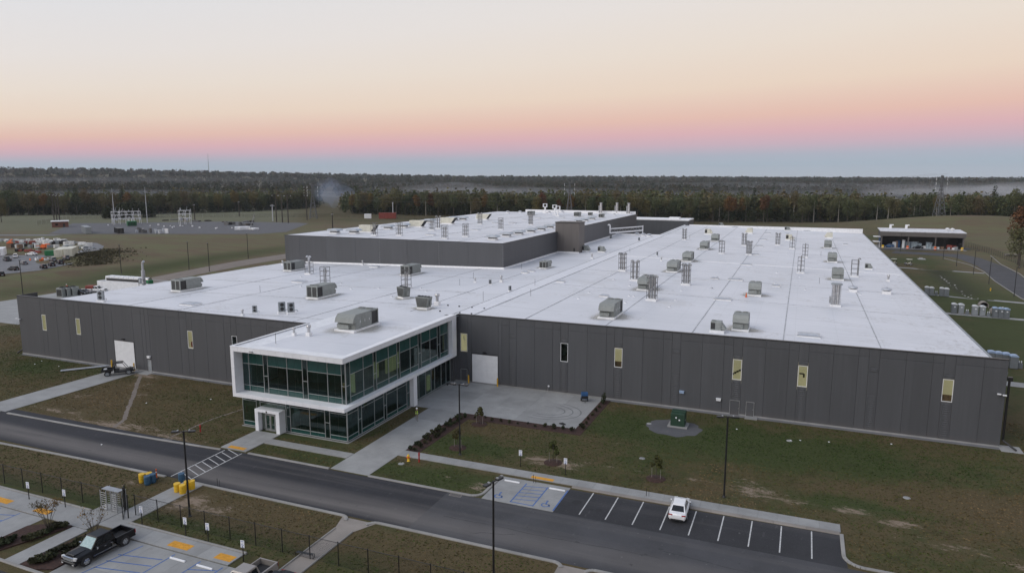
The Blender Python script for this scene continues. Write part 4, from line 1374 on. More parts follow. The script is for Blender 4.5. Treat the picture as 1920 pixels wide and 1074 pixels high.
hr.add([(x, y, HT - .06 + .02 * sin(x) * sin(y * .3)) for y in np.linspace(HY0 + .36, HY1, 30) for x in np.linspace(HX0 + .36, HX1 - .36, 14)],
       [(j * 14 + i, j * 14 + i + 1, j * 14 + 15 + i, j * 14 + 14 + i) for j in range(29) for i in range(13)])
hroof = hr.build('roof', 'membrane', hall)
for x in (-125, -111, -97, -83):
    MB().box(x - .07, x + .07, HY0 + .6, HY1 - .6, HT - .08, HT - .01).build('roof_seam', 'seam_grey', hroof)
for y in (190, 216, 243, 270, 296):
    MB().box(HX0 + .6, HX1 - .6, y - .07, y + .07, HT - .08, HT - .011).build('roof_seam', 'seam_grey', hroof)
MB().box(-124.5, HX1 - .4, HY1 - .5, HY1 - .15, HT - .05, HT + 1.2).build('back_parapet', 'curb_white', hall)
base = MB()
base.add([(HX0 + 2, HY0 - .03, zr(HX0) - .1), (HX1 + .15, HY0 - .03, zr(HX1) - .1), (HX1 + .15, HY0 - .03, zr(HX1) + .42), (HX0 + .5, HY0 - .03, zr(HX0) + .42), (HX0 + 2, HY0 - .3, zr(HX0) - .1), (HX1 + .3, HY0 - .3, zr(HX1) - .1), (HX1 + .3, HY0 - .2, zr(HX1) + .36), (HX0 + .5, HY0 - .2, zr(HX0) + .36)],
         [(4, 5, 6, 7), (7, 6, 2, 3), (5, 1, 2, 6)])
base.box(HX1 + .1, HX1 + .3, HY0 - .2, 206, 10.6, zr(HX1) + .36).box(HX1 + .1, HX1 + .3, 212, 280, 10.6, zr(HX1) + .36)
base.box(HX1, -52.2, 280.4, 280.7, 10.4, 11.5).box(-52.2, -51.85, 280.4, 345.2, 10.4, 11.5)
base.build('base_flashing', 'curb_white', hall)
# dashed bolts up the panel joints
for x in (-107.0, -88.5, -70.0):
    bl = MB()
    for i in range(14):
        bl.cbox((x, HY0 - .05, 10.6 + i * .47), (.06, .05, .2))
    bl.build('joint_clip', 'galvanised', hall)
# lift shaft
sh = MB()
sh.box(-70.6, -62.9, 206.2, 212.0, 10.2, 20.2)
sh = sh.build('shaft_tower', 'panel_taupe', hall)
MB().box(-70.75, -62.75, 206.05, 212.15, 20.2, 20.42).build('coping', 'black_paint', sh)
MB().box(-70.7, -62.8, 206.0, 206.2, 10.6, 11.35).build('base_flashing', 'curb_white', sh)
MB().box(-64.6, -64.2, 206.08, 206.2, 11.3, 12.5).build('louvre', 'black_paint', sh)
for i in range(1, 3):
    MB().box(-70.6 + i * 2.57 - .02, -70.6 + i * 2.57 + .02, 206.17, 206.205, 11.4, 20.15).build('panel_joint', 'panel_joint', sh)
# pipe bridge on the hall's east wall
pb = thing('pipe_bridge', 'white pipe bridge crossing from the tall hall to the back annex', 'pipe bridge', (-68.5, 262, 12))
ppts = [(0, 0, 4.0), (.6, 0, 4.3), (.8, .2, 3.6), (.8, .2, .9), (9.5, 17.6, 2.2)]
MB().path([(0, 0, 4.0), (.6, 0, 4.2), (.8, .2, 3.8), (.8, .2, 1.0), (9.6, 18.6, 1.0)], .28, 8).build('pipe', 'curb_white', pb)
MB().path([(.9, .2, 2.6), (9.6, 18.6, 2.6)], .2, 8).build('pipe', 'curb_white', pb)
MB().tube((9.6, 18.4, -1.0), (9.6, 18.4, 3.0), .16).build('post', 'curb_white', pb)
tr_ = MB()
for i in range(12):
    t0, t1 = i / 12, (i + 1) / 12
    tr_.tube((.9 + 8.7 * t0, .2 + 18.4 * t0, 1.1 if i % 2 else 2.5), (.9 + 8.7 * t1, .2 + 18.4 * t1, 2.5 if i % 2 else 1.1), .06, n=5)
tr_.build('bracing', 'galvanised', pb)

# ------------------------------------------------------------------ glazed entrance pavilion
ent = thing('entrance_pavilion', 'two-storey glass entrance pavilion in a projecting white frame, joined to the factory', 'building', (0, 0, 0))
EX0, EX1, EY0 = -70.3, -52.05, 70.5
GX0, GX1, GYF = -69.75, -52.85, 72.05
def cladding(par, x0, x1, y0, y1, z0, z1, axis_, k, name='cladding_panel', m='white_clad'):
    """a run of white metal cassettes with open joints"""
    for i in range(k):
        if axis_ == 'x':
            a, c = x0 + (x1 - x0) * i / k, x0 + (x1 - x0) * (i + 1) / k
            MB().bbox(a + .008, c - .008, y0, y1, z0, z1, .01).build(name, m, par)
        elif axis_ == 'y':
            a, c = y0 + (y1 - y0) * i / k, y0 + (y1 - y0) * (i + 1) / k
            MB().bbox(x0, x1, a + .008, c - .008, z0, z1, .01).build(name, m, par)
        else:
            a, c = z0 + (z1 - z0) * i / k, z0 + (z1 - z0) * (i + 1) / k
            MB().bbox(x0, x1, y0, y1, a + .008, c - .008, .01).build(name, m, par)
fr = MB().box(EX0 + .1, EX1 - .1, EY0 + .1, YF_R - 1.3, 4.68, 5.02).build('frame', 'panel_joint', ent)
# floor slab fascia, ledge, soffit
cladding(fr, EX0, EX1, EY0, EY0 + .12, 4.6, 5.1, 'x', 14)
cladding(fr, EX1 - .12, EX1, EY0 + .13, 101.2, 4.601, 5.099, 'y', 18)
cladding(fr, EX0, EX1 - .13, EY0 + .13, GYF, 5.02, 5.098, 'x', 14, 'ledge_panel')
cladding(fr, GX1 - .1, EX1 - .13, GYF + .01, 101.2, 5.02, 5.097, 'y', 18, 'ledge_panel')
cladding(fr, EX0, EX1 - .13, EY0 + .13, GYF + .6, 4.602, 4.68, 'x', 10, 'soffit_panel')
cladding(fr, GX1 - .8, EX1 - .13, GYF + .61, 101.2, 4.603, 4.68, 'y', 12, 'soffit_panel')
# top fascia and roof deck
cladding(fr, EX0, EX1, EY0, EY0 + .12, 10.95, 11.6, 'x', 14)
cladding(fr, EX1 - .12, EX1, EY0 + .13, 101.8, 10.951, 11.599, 'y', 18)
cladding(fr, EX0, EX1 - .13, EY0 + .13, GYF + .3, 10.9, 10.97, 'x', 10, 'soffit_panel')
cladding(fr, GX1 - .3, EX1 - .13, GYF + .31, 101.2, 10.901, 10.97, 'y', 12, 'soffit_panel')
# jambs
cladding(fr, EX0, EX0 + .55, EY0 + .005, GYF + .1, 5.1, 10.95, 'z', 5)
cladding(fr, EX0, EX0 + .12, GYF + .11, 86.5, 4.6, 11.6, 'y', 9)
cladding(fr, EX1 - .75, EX1 - .005, 100.3, 101.8, 4.6, 10.95, 'z', 4)
cladding(fr, EX1 - 1.2, EX1 - .1, 87.8, 88.8, .05, 4.6, 'z', 3, 'column_panel')
MB().box(GX1 - 1.5, GX1 + .1, 101.9, 102.6, 0, 11.3).build('return_wall', 'panel_grey', ent)
rfm = MB()
rfm.add([(EX0 + .13, EY0 + .13, 11.52), (EX1 - .13, EY0 + .13, 11.52), (EX1 - .13, 102.9, 11.52), (EX0 + .13, 102.9, 11.52),
         (EX0 + 2.3, EY0 + 3.3, 11.12), (EX1 - 2.0, EY0 + 3.3, 11.12), (EX1 - 2.0, 102.9, 11.27), (EX0 + 2.3, 102.9, 11.2)],
        [(4, 5, 6, 7)])
ups = MB().add(rfm.v, [(0, 1, 5, 4), (1, 2, 6, 5), (3, 0, 4, 7)])
ups.build('roof_upstand', 'curb_white', ent)  # slopes in a whiter material, so their lighter shading is put in by colour
rfm.build('roof', 'membrane', ent)
cp = MB()
cp.box(EX0 - .02, EX1 + .02, EY0 - .02, EY0 + .35, 11.6, 11.66).box(EX1 - .35, EX1 + .021, EY0 + .35, 102.4, 11.6, 11.66).box(EX0 - .021, EX0 + .35, EY0 + .35, 86.5, 11.6, 11.66)
cp.build('coping', 'white_clad', ent)
# interior: floors, core walls, ceiling
inn = MB().box(GX0 + .2, GX1 - .2, GYF + .3, 101, 5.06, 5.14).build('upper_floor', 'interior_floor', ent)
MB().box(GX0 + .2, GX1 - .2, GYF + .3, 101, .03, .08).build('lower_floor', 'interior_floor', ent)
MB().box(GX0 + 5, GX0 + 5.2, GYF + 5, 101, .1, 10.8).box(GX0 + .3, GX1 - 4.0, GYF + 6.5, GYF + 6.7, .1, 10.79).box(GX1 - 5.0, GX1 - 4.8, GYF + 6.8, 101, .1, 10.78).build('core_wall', 'interior_dark', ent)
MB().box(GX0 + .2, GX1 - .2, GYF + .3, 101, 9.1, 9.2).box(GX0 + .2, GX1 - 1.2, GYF + .3, 101, 3.7, 3.8).build('ceiling_tiles', 'interior_dark', ent)
for x0, x1, y0, y1, z0, z1 in ((GX1 - 3.2, GX1 - 3.0, 86.2, 90.0, 5.2, 9.05), (GX1 - 2.6, GX1 - 1.9, 76.6, 76.8, 5.2, 8.4), (GX1 - 3.2, GX1 - 3.05, 83.0, 84.3, 5.2, 9.05)):
    MB().box(x0, x1, y0, y1, z0, z1).build('glow_partition', 'glow_wall', ent)
for x, y in ((-66.5, 75), (-62, 75), (-57.5, 75)):
    MB().lathe([(.9, 5.9), (.9, 5.96)], (x, y, 0), 14).tube((x, y, 5.14), (x, y, 5.9), .07).build('round_table', 'interior_floor', ent)
# curtain wall: mullions, transoms and panes
MW = .055
def curtain(par, axis_, fixed, cuts, z0, z1, tr_full, split, spandrel_top, out=1):
    """cuts along the wall; narrow bays get one mid transom, wide bays the two full transoms"""
    def bx(a0, a1, c0, c1, d0, d1, nm_, m):
        if axis_ == 'x':
            return MB().box(a0, a1, fixed + d0, fixed + d1, c0, c1).build(nm_, m, par)
        return MB().box(fixed - d1, fixed - d0, a0, a1, c0, c1).build(nm_, m, par)
    for i, a in enumerate(cuts):
        bx(a - MW / 2, a + MW / 2, z0, z1, -.05, .1, 'mullion', 'mullion_grey')
    for z in (z0, z1 - MW):
        for a, c in zip(cuts[:-1], cuts[1:]):
            bx(a + MW / 2, c - MW / 2, z, z + MW, -.045, .1, 'transom', 'mullion_grey')
    for a, c in zip(cuts[:-1], cuts[1:]):
        nar = c - a < 1.0
        zz = [z0 + MW] + ([split] if nar else list(tr_full)) + [z1 - MW]
        for z in zz[1:-1]:
            bx(a + MW / 2, c - MW / 2, z - MW / 2, z + MW / 2, -.045, .1, 'transom', 'mullion_grey')
        for j, (p, q) in enumerate(zip(zz[:-1], zz[1:])):
            sp = (j == len(zz) - 2 and spandrel_top and not nar) or (j == 0 and not nar)
            lo = p + (MW / 2 if j else 0)
            hi = q - (MW / 2 if j < len(zz) - 2 else 0)
            sub = 2 if c - a > 2 else 1
            for s in range(sub):
                u0 = a + MW / 2 + (c - a - MW) * s / sub + (.012 if s else 0)
                u1 = a + MW / 2 + (c - a - MW) * (s + 1) / sub - (.012 if s < sub - 1 else 0)
                bx(u0, u1, lo, hi, .02, .03, 'pane', 'glass_spandrel' if sp else 'glass_vision')
cw = MB().box(GX0, GX1, GYF + .12, GYF + .16, 10.35, 10.95).build('upper_front_glazing', 'interior_dark', ent)
curtain(cw, 'x', GYF, [-69.73, -68.63, -66.13, -65.39, -62.17, -59.64, -58.82, -55.63, -53.45, -52.88], 5.1, 10.9, (5.92, 8.98), 7.53, True)
cw = MB().box(GX1 - .16, GX1 - .12, GYF + .2, 100.2, 10.35, 10.95).build('upper_side_glazing', 'interior_dark', ent)
curtain(cw, 'y', GX1, [72.1, 73.0, 75.98, 78.36, 79.08, 82.15, 84.42, 85.16, 88.11, 90.48, 91.37, 94.14, 96.56, 97.46, 100.2], 5.1, 10.9, (5.92, 8.9), 7.53, True)
cw = MB().box(GX0 - .4, GX1, GYF + .1, GYF + .2, .05, .16).build('lower_front_glazing', 'galvanised', ent)
curtain(cw, 'x', GYF, [-70.1, -67.71, -67.06, -62.64, -61.98, -58.77, -56.33, -55.55, -52.88], .16, 4.6, (.75, 3.75), 2.3, False)
cw = MB().box(GX1 - .2, GX1 - .1, GYF + .2, 87.8, .05, .16).build('lower_side_glazing', 'galvanised', ent)
curtain(cw, 'y', GX1, [72.1, 74.51, 75.28, 78.32, 80.69, 81.38, 84.24, 86.9, 87.75], .16, 4.6, (.75, 3.75), 2.3, False)
cw = MB().box(GX1 - .7, GX1 - .6, 88.9, 101.8, .05, .12).build('recessed_glazing', 'galvanised', ent)
curtain(cw, 'y', GX1 - .5, [88.9, 91.3, 93.4, 95.2, 96.4, 98.6, 100.3, 101.8], .12, 4.6, (.13, 4.4), 2.3, False)
MB().box(GX1 - 1.4, GX1 - 1.3, 95.3, 96.4, .1, 2.6).build('glow_door', 'glow_wall', ent)
MB().box(GX0 - .5, GX1 + .25, GYF - .3, GYF - .06, -.2, .06).box(GX1 + .06, GX1 + .3, GYF, 87.7, -.2, .061).build('plinth', 'concrete', ent)
# white entrance portal with glass double door
po = MB().box(-66.9, -62.95, 70.95, 72.0, 2.78, 3.05).build('portal', 'white_clad', ent)
cladding(po, -67.0, -66.45, 70.85, 72.1, .05, 2.78, 'z', 2)
cladding(po, -63.45, -62.85, 70.85, 72.1, .05, 2.78, 'z', 2)
cladding(po, -67.0, -62.85, 70.84, 72.1, 2.79, 3.15, 'x', 3)
MB().lathe([(.12, 0), (.12, .02)], (0, 0, 0), 12).build('badge', 'black_paint', po, (-64.95, 70.82, 2.95)).rotation_euler = (pi / 2, 0, 0)
dr = MB()
for x0, x1 in ((-65.75, -64.97), (-64.93, -64.15)):
    dr.box(x0, x0 + .1, 71.5, 71.6, .06, 2.35).box(x1 - .1, x1, 71.5, 71.6, .06, 2.35).box(x0 + .1, x1 - .1, 71.501, 71.599, .06, .3).box(x0 + .1, x1 - .1, 71.501, 71.599, 2.22, 2.35)
for x in (-66.4, -65.85, -64.1, -63.52):
    dr.box(x, x + .08, 71.49, 71.61, .06, 2.78)
dr.box(-65.76, -64.12, 71.495, 71.605, 2.36, 2.44)
dr = dr.build('double_door', 'galvanised', po)
MB().box(-66.4, -63.45, 71.54, 71.55, .06, 2.75).build('pane', 'glass_clear', dr)
MB().tube((-65.03, 71.42, .9), (-65.03, 71.42, 1.5), .025).tube((-64.87, 71.42, .9), (-64.87, 71.42, 1.5), .025).build('handle', 'stainless', dr)
MB().box(-66.3, -65.85, 72.8, 72.9, .1, 2.7).box(-64.0, -63.5, 72.8, 72.9, .1, 2.7).box(-64.8, -64.2, 73.5, 73.6, 1.2, 2.3).build('glow_partition', 'glow_wall', po)
MB().box(-66.4, -63.5, 74.5, 74.6, .1, 3.6).build('back_wall', 'blind_grey', po)
# security camera on the fascia
MB().cbox((-66.6, EY0 - .15, 11.2), (.5, .2, .1)).build('camera_bracket', 'galvanised', ent)

# ------------------------------------------------------------------ rooftop plant
def curb(mb, w, d, h=.3):
    return mb.bbox(-w / 2, w / 2, -d / 2, d / 2, -.15, h, .02)
def stain(par, rx, ry, seed, z=.06):
    r_ = random.Random(seed)
    v, fd = [(0, 0, z)], [1.0]
    for k, (q, a) in enumerate(((.55, 1.0), (.8, .55), (1.0, 0.0))):
        for i in range(20):
            t = 2 * pi * i / 20
            j = 1 + .18 * sin(3 * t + seed) + r_.uniform(-.06, .06)
            v.append((rx * q * j * cos(t), ry * q * j * sin(t), z))
            fd.append(a)
    f = [(0, 1 + i, 1 + (i + 1) % 20) for i in range(20)]
    for k in range(2):
        f += [(1 + k * 20 + i, 21 + k * 20 + i, 21 + k * 20 + (i + 1) % 20, 1 + k * 20 + (i + 1) % 20) for i in range(20)]
    me = MB().add(v, f).mesh('dirt_stain')
    vattr(me, 'fade', fd)
    return link('dirt_stain', me, 'roof_stain', par)
def make_rtu(name='rooftop_unit', w=2.3, d=5.6, h=2.0, m='unit_grey', hood=True):
    """packaged air handler: intake hood at -y, coils and fans at +y"""
    t = thing(name, 'grey-green packaged rooftop air unit', 'rooftop unit')
    curb(MB(), w + .25, d + .25, .28).build('curb', 'curb_white', t)
    stain(t, 3.2, 4.6, 2.0)
    z0, z1 = .28, .28 + h
    MB().bbox(-w / 2, w / 2, -d / 2 + .55, d / 2 - 1.7, z0, z1, .03).build('cabinet', m, t)
    MB().bbox(-w / 2 + .02, w / 2 - .02, -d / 2 + .5, -d / 2 + .55, z0 + .02, z1 - .9, .01).build('access_panel', 'unit_dark', t)
    if hood:
        MB().xprism([(-d / 2 + .56, z1 - .02), (-d / 2 + .1, z1 - .45), (-d / 2 - .12, z1 - 1.05), (-d / 2 + .56, z1 - 1.05)], -w / 2 - .02, w / 2 + .02).build('intake_hood', m, t)
        MB().xprism([(-d / 2 + .5, z0 + .85), (-d / 2 + .12, z0 + .62), (-d / 2 + .18, z0 + .1), (-d / 2 + .5, z0 + .1)], -w / 2 + .1, w * .18).build('relief_hood', m, t)
    y0, y1 = d / 2 - 1.69, d / 2
    c = MB()
    for x in (-w / 2, w / 2 - .16):
        for y in (y0, y1 - .16):
            c.box(x, x + .16, y, y + .16, z0, z1 - .01)
    c.box(-w / 2, w / 2, y0, y1, z0, z0 + .12).box(-w / 2, w / 2, y0, y1, z1 - .2, z1 - .005)
    c.box(-.1, .1, y1 - .16, y1, z0 + .1, z1 - .2)
    c = c.build('condenser_section', m, t)
    MB().box(-w / 2 + .06, w / 2 - .06, y0 + .06, y1 - .06, z0 + .12, z1 - .2).build('coil', 'coil_dark', c)
    sl = MB()
    for i in range(8):
        z = z0 + .25 + i * (h - .5) / 7
        sl.box(-w / 2 + .17, w / 2 - .17, y1 - .06, y1 - .03, z, z + .03)
    sl.build('coil_guard', 'unit_dark', c)
    for x in (-.52, .52):
        fn = MB().lathe([(.42, z1 - .01), (.42, z1 + .1), (.38, z1 + .1), (.38, z1 + .03)], (x, (y0 + y1) / 2, 0), 14).build('fan', 'unit_dark', c)
    for i in range(3):
        MB().box(w / 2, w / 2 + .02, -d / 2 + .75 + i * 1.0, -d / 2 + 1.6 + i * 1.0, z0 + .15, z1 - .12).build('side_door', m, t)
        MB().cbox((w / 2 + .035, -d / 2 + 1.45 + i * 1.0, z0 + .95), (.03, .06, .3)).build('latch', 'white_paint', t)
    return t
rtu = Proto(make_rtu())
G1 = 'packaged rooftop units on the east roof'
for (x, y, z), s, lb in zip([(-29.17, 114.73, 10.77), (-29.15, 177.39, 10.77), (-29.09, 200.94, 10.77), (-29.06, 236.5, 10.77), (-29.23, 268.14, 10.77), (-29.63, 146.48, 10.78), (-8.01, 149.56, 10.33), (-7.92, 114.28, 10.32), (8.87, 264.86, 9.97), (8.79, 221.23, 9.97), (8.7, 182.94, 9.98)],
        [1.0, .98, .95, .95, .95, 1.0, .92, .9, .9, .92, .95],
        ['air unit nearest the front parapet, alone in front of the pipe racks', 'air unit beside the dirty stain, second behind the triple-pipe rack', 'air unit standing just before the white expansion joint', 'air unit behind the white expansion joint, first of the pair',
         'air unit behind the white expansion joint, farther of the pair', 'air unit half hidden behind the triple-pipe rack', 'air unit with a small orange tag beside it', 'squat air unit close to the front parapet beside a smaller unit',
         'farthest air unit in the eastern row', 'middle air unit in the eastern row, just behind the expansion joint', 'nearest air unit in the eastern row, behind the twin steel stacks']):
    s *= 1.12
    rtu.place((x, y, z), 0.0, 'grey-green ' + lb.replace(' standing just before',' before'), G1, (s, s * (.62 if x > -20 else 1.0), s * (1.0 if x < -20 else 1.1)))
for (x, y, z), s, lb in zip([(-123.43, 112.74, 9.75), (-123.79, 148.49, 9.74), (-87.82, 113.08, 10.5), (-88.24, 148.5, 10.49), (-60.29, 168.64, 11.08)], [1, .95, 1, .95, .72],
        ['near the western roof edge, standing alone', 'beside the hooked twin-pipe rack below the tall hall', 'in front of the open pipe rack on the western roof', 'behind the tall pipe rack, close to the tall hall', 'small, on the ridge strip near the shaft tower']):
    rtu.place((x, y, z), pi, 'grey unit with dark coils, ' + lb, 'packaged units on the west roof', s * 1.12)
x, y, z = (-65.49, 94.66, 10.97)
rtu.place((-62.3, 88.5, 11.2), -.0, 'long grey hooded air unit on the entrance pavilion roof', None, (1.4, 1.2, 1.15))

def make_small_unit(m='unit_grey', name='rooftop_unit'):
    t = thing(name, 'small boxy rooftop unit', 'rooftop unit')
    curb(MB(), 1.9, 1.7, .35).build('curb', 'curb_white', t)
    MB().bbox(-.85, .55, -.75, .75, .35, 1.5, .03).build('cabinet', m, t)
    MB().box(-.8, -.25, -.78, -.75, .5, 1.35).build('coil', 'coil_dark', t)
    MB().lathe([(.3, 1.49), (.3, 1.58), (.26, 1.58), (.26, 1.5)], (-.5, 0, 0), 12).build('fan', 'unit_dark', t)
    MB().yprism([(.55, .45), (1.15, .5), (.55, 1.3)], -.65, .65).build('intake_hood', m, t)
    MB().cbox((.2, -.77, .95), (.5, .03, .6)).build('side_door', m, t)
    return t
sm = Proto(make_small_unit())
for (x, y, z), s, lb in zip([(-11.11, 110.53, 10.39), (17.24, 208.22, 9.8), (-56.77, 210.19, 11.15), (-62.1, 210.81, 11.04), (-35.38, 346.67, 10.9), (-5.79, 338.92, 10.28)], [1.15, 1.0, 1.2, 1.3, 1.2, 1.3],
        ['small hooded unit paired with the squat air unit at the front parapet', 'low small unit near the eastern eave just behind the hooked rack', 'small unit east of the shaft tower', 'small unit tight against the shaft tower', 'small unit at the far parapet near the annex', 'wide low unit at the middle of the far parapet']):
    sm.place((x, y, z), 0.0, 'grey ' + lb, 'small rooftop units', s)
cu = Proto(make_small_unit('cream_paint'))
for (x, y, z), r_, lb in zip([(-35.1, 295.8, 10.9), (-20.21, 312.31, 10.58), (-3.95, 287.61, 10.24), (10.45, 307.73, 9.94)], [0, pi, 0, pi],
        ['first from the annex', 'second from the annex', 'third from the annex, behind a pipe rack', 'fourth, nearest the eastern eave']):
    cu.place((x, y, z), r_, 'cream boxy unit on the east roof, ' + lb, 'cream units on the east roof', 1.55)

def make_vcond():
    t = thing('condenser_unit', 'grey inverted-wedge condenser with fans on top', 'condenser')
    curb(MB(), 2.0, 1.5, .35).build('curb', 'curb_white', t)
    stain(t, 2.4, 2.2, 5.0)
    MB().yprism([(-.9, .35), (.9, .35), (1.25, 2.1), (-1.25, 2.1)], -.75, .75).build('cabinet', 'unit_dark', t)
    sl = MB()
    for i in range(16):
        x = -.8 + i * 1.6 / 15
        sl.add([(x, -.77, .5), (x + .05, -.77, .5), (x * 1.36 + .06, -.77, 1.95), (x * 1.36, -.77, 1.95)], [(0, 1, 2, 3)])
    sl.build('coil_fin', 'coil_dark', t)
    for i in range(4):
        MB().lathe([(.27, 2.09), (.27, 2.24), (.22, 2.24), (.22, 2.12)], (-.9 + i * .6, 0, 0), 12).build('fan', 'black_paint', t)
    MB().cbox((1.2, .2, 1.1), (.12, .5, .8)).build('control_box', 'unit_grey', t)
    return t
vc = Proto(make_vcond())
for (x, y, z), r_, lb in zip([(-70.68, 115.94, 10.86), (-60.95, 106.72, 11.06)], [-.5, 0.0], ['in front of the tall pipe rack', 'behind the entrance pavilion parapet beside the steel chimney']):
    vc.place((x, y, z), r_, 'grey wedge-shaped condenser with fans on top, ' + lb, 'wedge condensers', 1.05)

def make_rack(kind):
    """galvanised frame on a white curb holding flue pipes"""
    t = thing('pipe_rack', 'galvanised pipe rack', 'pipe rack')
    W_, Hh = 1.5, 4.0
    curb(MB(), 1.8, 1.8, .35).build('curb', 'curb_white', t)
    for sx in (-1, 1):
        for sy in (-1, 1):
            MB().box(sx * W_ / 2 - .04, sx * W_ / 2 + .04, sy * W_ / 2 - .04, sy * W_ / 2 + .04, .35, Hh).build('post', 'rack_steel', t)
    for k, z in enumerate((.8, 1.9, 3.0, Hh - .08)):
        r_ = MB()
        a = W_ / 2 - .042
        for s in (-1, 1):
            r_.box(-a, a, s * W_ / 2 - .03, s * W_ / 2 + .03, z, z + .07).box(s * W_ / 2 - .03, s * W_ / 2 + .03, -a, a, z + .001, z + .069)
        r_.build('rail', 'rack_steel', t)
    def goose(x, y, top, r, d=(0, -1)):
        pts = [(x, y, .3), (x, y, top)]
        for i in range(1, 7):
            a = pi * i / 6
            pts.append((x + d[0] * .28 * (1 - cos(a)), y + d[1] * .28 * (1 - cos(a)), top + .28 * sin(a)))
        return MB().path(pts, r, 8)
    if kind == 'triple':
        for x in (-.42, 0, .42):
            goose(x, .1, 4.0, .15, (1 if x > 0 else -1, -.6)).build('flue_pipe', 'flue_steel', t)
    elif kind == 'twin':
        for x, d in ((-.35, (-1, -.2)), (.35, (1, -.2))):
            goose(x, .1, 4.1, .17, d).build('flue_pipe', 'flue_steel', t)
    elif kind == 'single':
        goose(0, 0, 4.05, .13, (0, -1)).build('flue_pipe', 'flue_steel', t)
    elif kind == 'hook':
        goose(.62, .2, 4.1, .13, (.8, -.2)).build('flue_pipe', 'flue_steel', t)
    elif kind == 'open':
        for x in (-.25, .2):
            MB().path([(x, 0, .3), (x, 0, 3.4), (x + .25, -.15, 3.55)], .12, 8).build('flue_pipe', 'flue_steel', t)
        MB().cbox((.35, 0, 2.9), (.22, .22, .9)).build('silencer', 'galvanised', t)
    elif kind == 'bighook':
        for x, d in ((-.05, (-1, -.3)), (.2, (1, -.3))):
            goose(x, 0, 4.5, .2, d).build('flue_pipe', 'vent_silver', t)
    return t
RK = {k: Proto(make_rack(k)) for k in ('triple', 'twin', 'single', 'hook', 'open', 'bighook')}
for (x, y, z), k, s, lb in zip([(-40.65, 170.62, 11.01), (-34.37, 156.39, 10.88), (-25.81, 133.03, 10.7), (-22.84, 155.98, 10.64), (-22.41, 224.82, 10.63), (-14.48, 226.51, 10.46), (-18.08, 255.49, 10.54), (-40.12, 265.6, 11), (-7.4, 264.6, 10.31), (-2.48, 253.6, 10.21), (1.51, 228.53, 10.13), (0.5, 190.42, 10.15), (12.82, 190.24, 9.89)],
        ['triple', 'twin', 'triple', 'triple', 'single', 'triple', 'twin', 'twin', 'twin', 'single', 'single', 'single', 'hook'], [1.05, 1.05, 1.12, 1.08, 1, 1, 1, .95, 1, 1, 1, 1.02, 1.05],
        ['with three flues, westernmost on the east roof', 'with two hooked flues, beside the westernmost rack', 'with three flues in front of a grey air unit', 'with three hooked flues standing alone mid roof', 'with a single flue before the back air units', 'with three flues, front one of a close pair',
         'with two flues, back one of a close pair', 'with two flues nearest the annex corner', 'with two flues in front of the far parapet', 'with one flue beside a cream unit', 'with one thin flue, rear of two in line', 'with one thin flue, front of two in line at the expansion joint', 'with a single flue hooked to one side near the eastern eave']):
    RK[k].place((x, y, z), 0.0, 'galvanised pipe rack ' + lb, 'pipe racks on the east roof', s)
for (x, y, z), k, s, lb in zip([(-113.93, 142, 9.95), (-98.29, 127.87, 10.28), (-76.8, 127.14, 10.73)], ['bighook', 'open', 'open'], [.95, 1.0, 1.0],
        ['with two silver swan-neck pipes by the tall hall', 'open, standing behind a grey air unit', 'open and tall, behind the wedge condenser']):
    RK[k].place((x, y, z), 0.0, 'galvanised pipe rack ' + lb, 'pipe racks on the west roof', s)
# twin fat steel stacks under a flat cap
x, y, z = (6.82, 143.91, 10.01)
st = thing('exhaust_stack', 'pair of fat stainless exhaust stacks under a dark flat cap', 'exhaust stack', (x, y, z))
curb(MB(), 1.9, 1.6, .35).build('curb', 'curb_white', st)
for sx in (-.36, .36):
    p_ = MB().tube((sx, 0, .3), (sx, 0, 4.1), .33, n=14).build('stack_pipe', 'stainless', st)
    MB().tube((sx, 0, 1.4), (sx, 0, 1.5), .36, n=14).tube((sx, 0, 2.8), (sx, 0, 2.9), .36, n=14).build('clamp_band', 'galvanised', p_)
MB().prism([(-1.0, -.5), (-.7, -.7), (.7, -.7), (1.0, -.4), (.8, .6), (-.8, .6)], 4.15, 4.4).build('cap', 'container_grey', st)
for sx in (-.78, .78):
    MB().box(sx - .04, sx + .04, -.6, -.52, .35, 4.15).build('post', 'galvanised', st)
for zz in (.9, 2.0, 3.2):
    MB().box(-.78, .78, -.62, -.56, zz, zz + .06).build('rail', 'galvanised', st)
MB().cbox((-.95, .1, 1.2), (.35, .35, 1.3)).build('blower', 'galvanised', st)

def make_skylight(w=3.0, d=2.2, h=.32):
    t = thing('roof_hatch', 'low silver-topped roof curb', 'roof hatch')
    MB().bbox(-w / 2, w / 2, -d / 2, d / 2, -.2, h, .02).build('curb', 'curb_white', t)
    MB().add([(-w / 2 + .04, -d / 2 + .04, h), (w / 2 - .04, -d / 2 + .04, h), (w / 2 - .04, d / 2 - .04, h), (-w / 2 + .04, d / 2 - .04, h), (-w / 2 + .5, -d / 2 + .5, h + .16), (w / 2 - .5, -d / 2 + .5, h + .16), (w / 2 - .5, d / 2 - .5, h + .16), (-w / 2 + .5, d / 2 - .5, h + .16)],
             [(0, 1, 5, 4), (1, 2, 6, 5), (2, 3, 7, 6), (3, 0, 4, 7), (4, 5, 6, 7)]).build('dome', 'vent_silver', t)
    MB().box(-w / 2 - .02, w / 2 + .02, -d / 2 - .021, -d / 2, h - .1, h + .02).build('rim', 'galvanised', t)
    return t
sk = Proto(make_skylight())
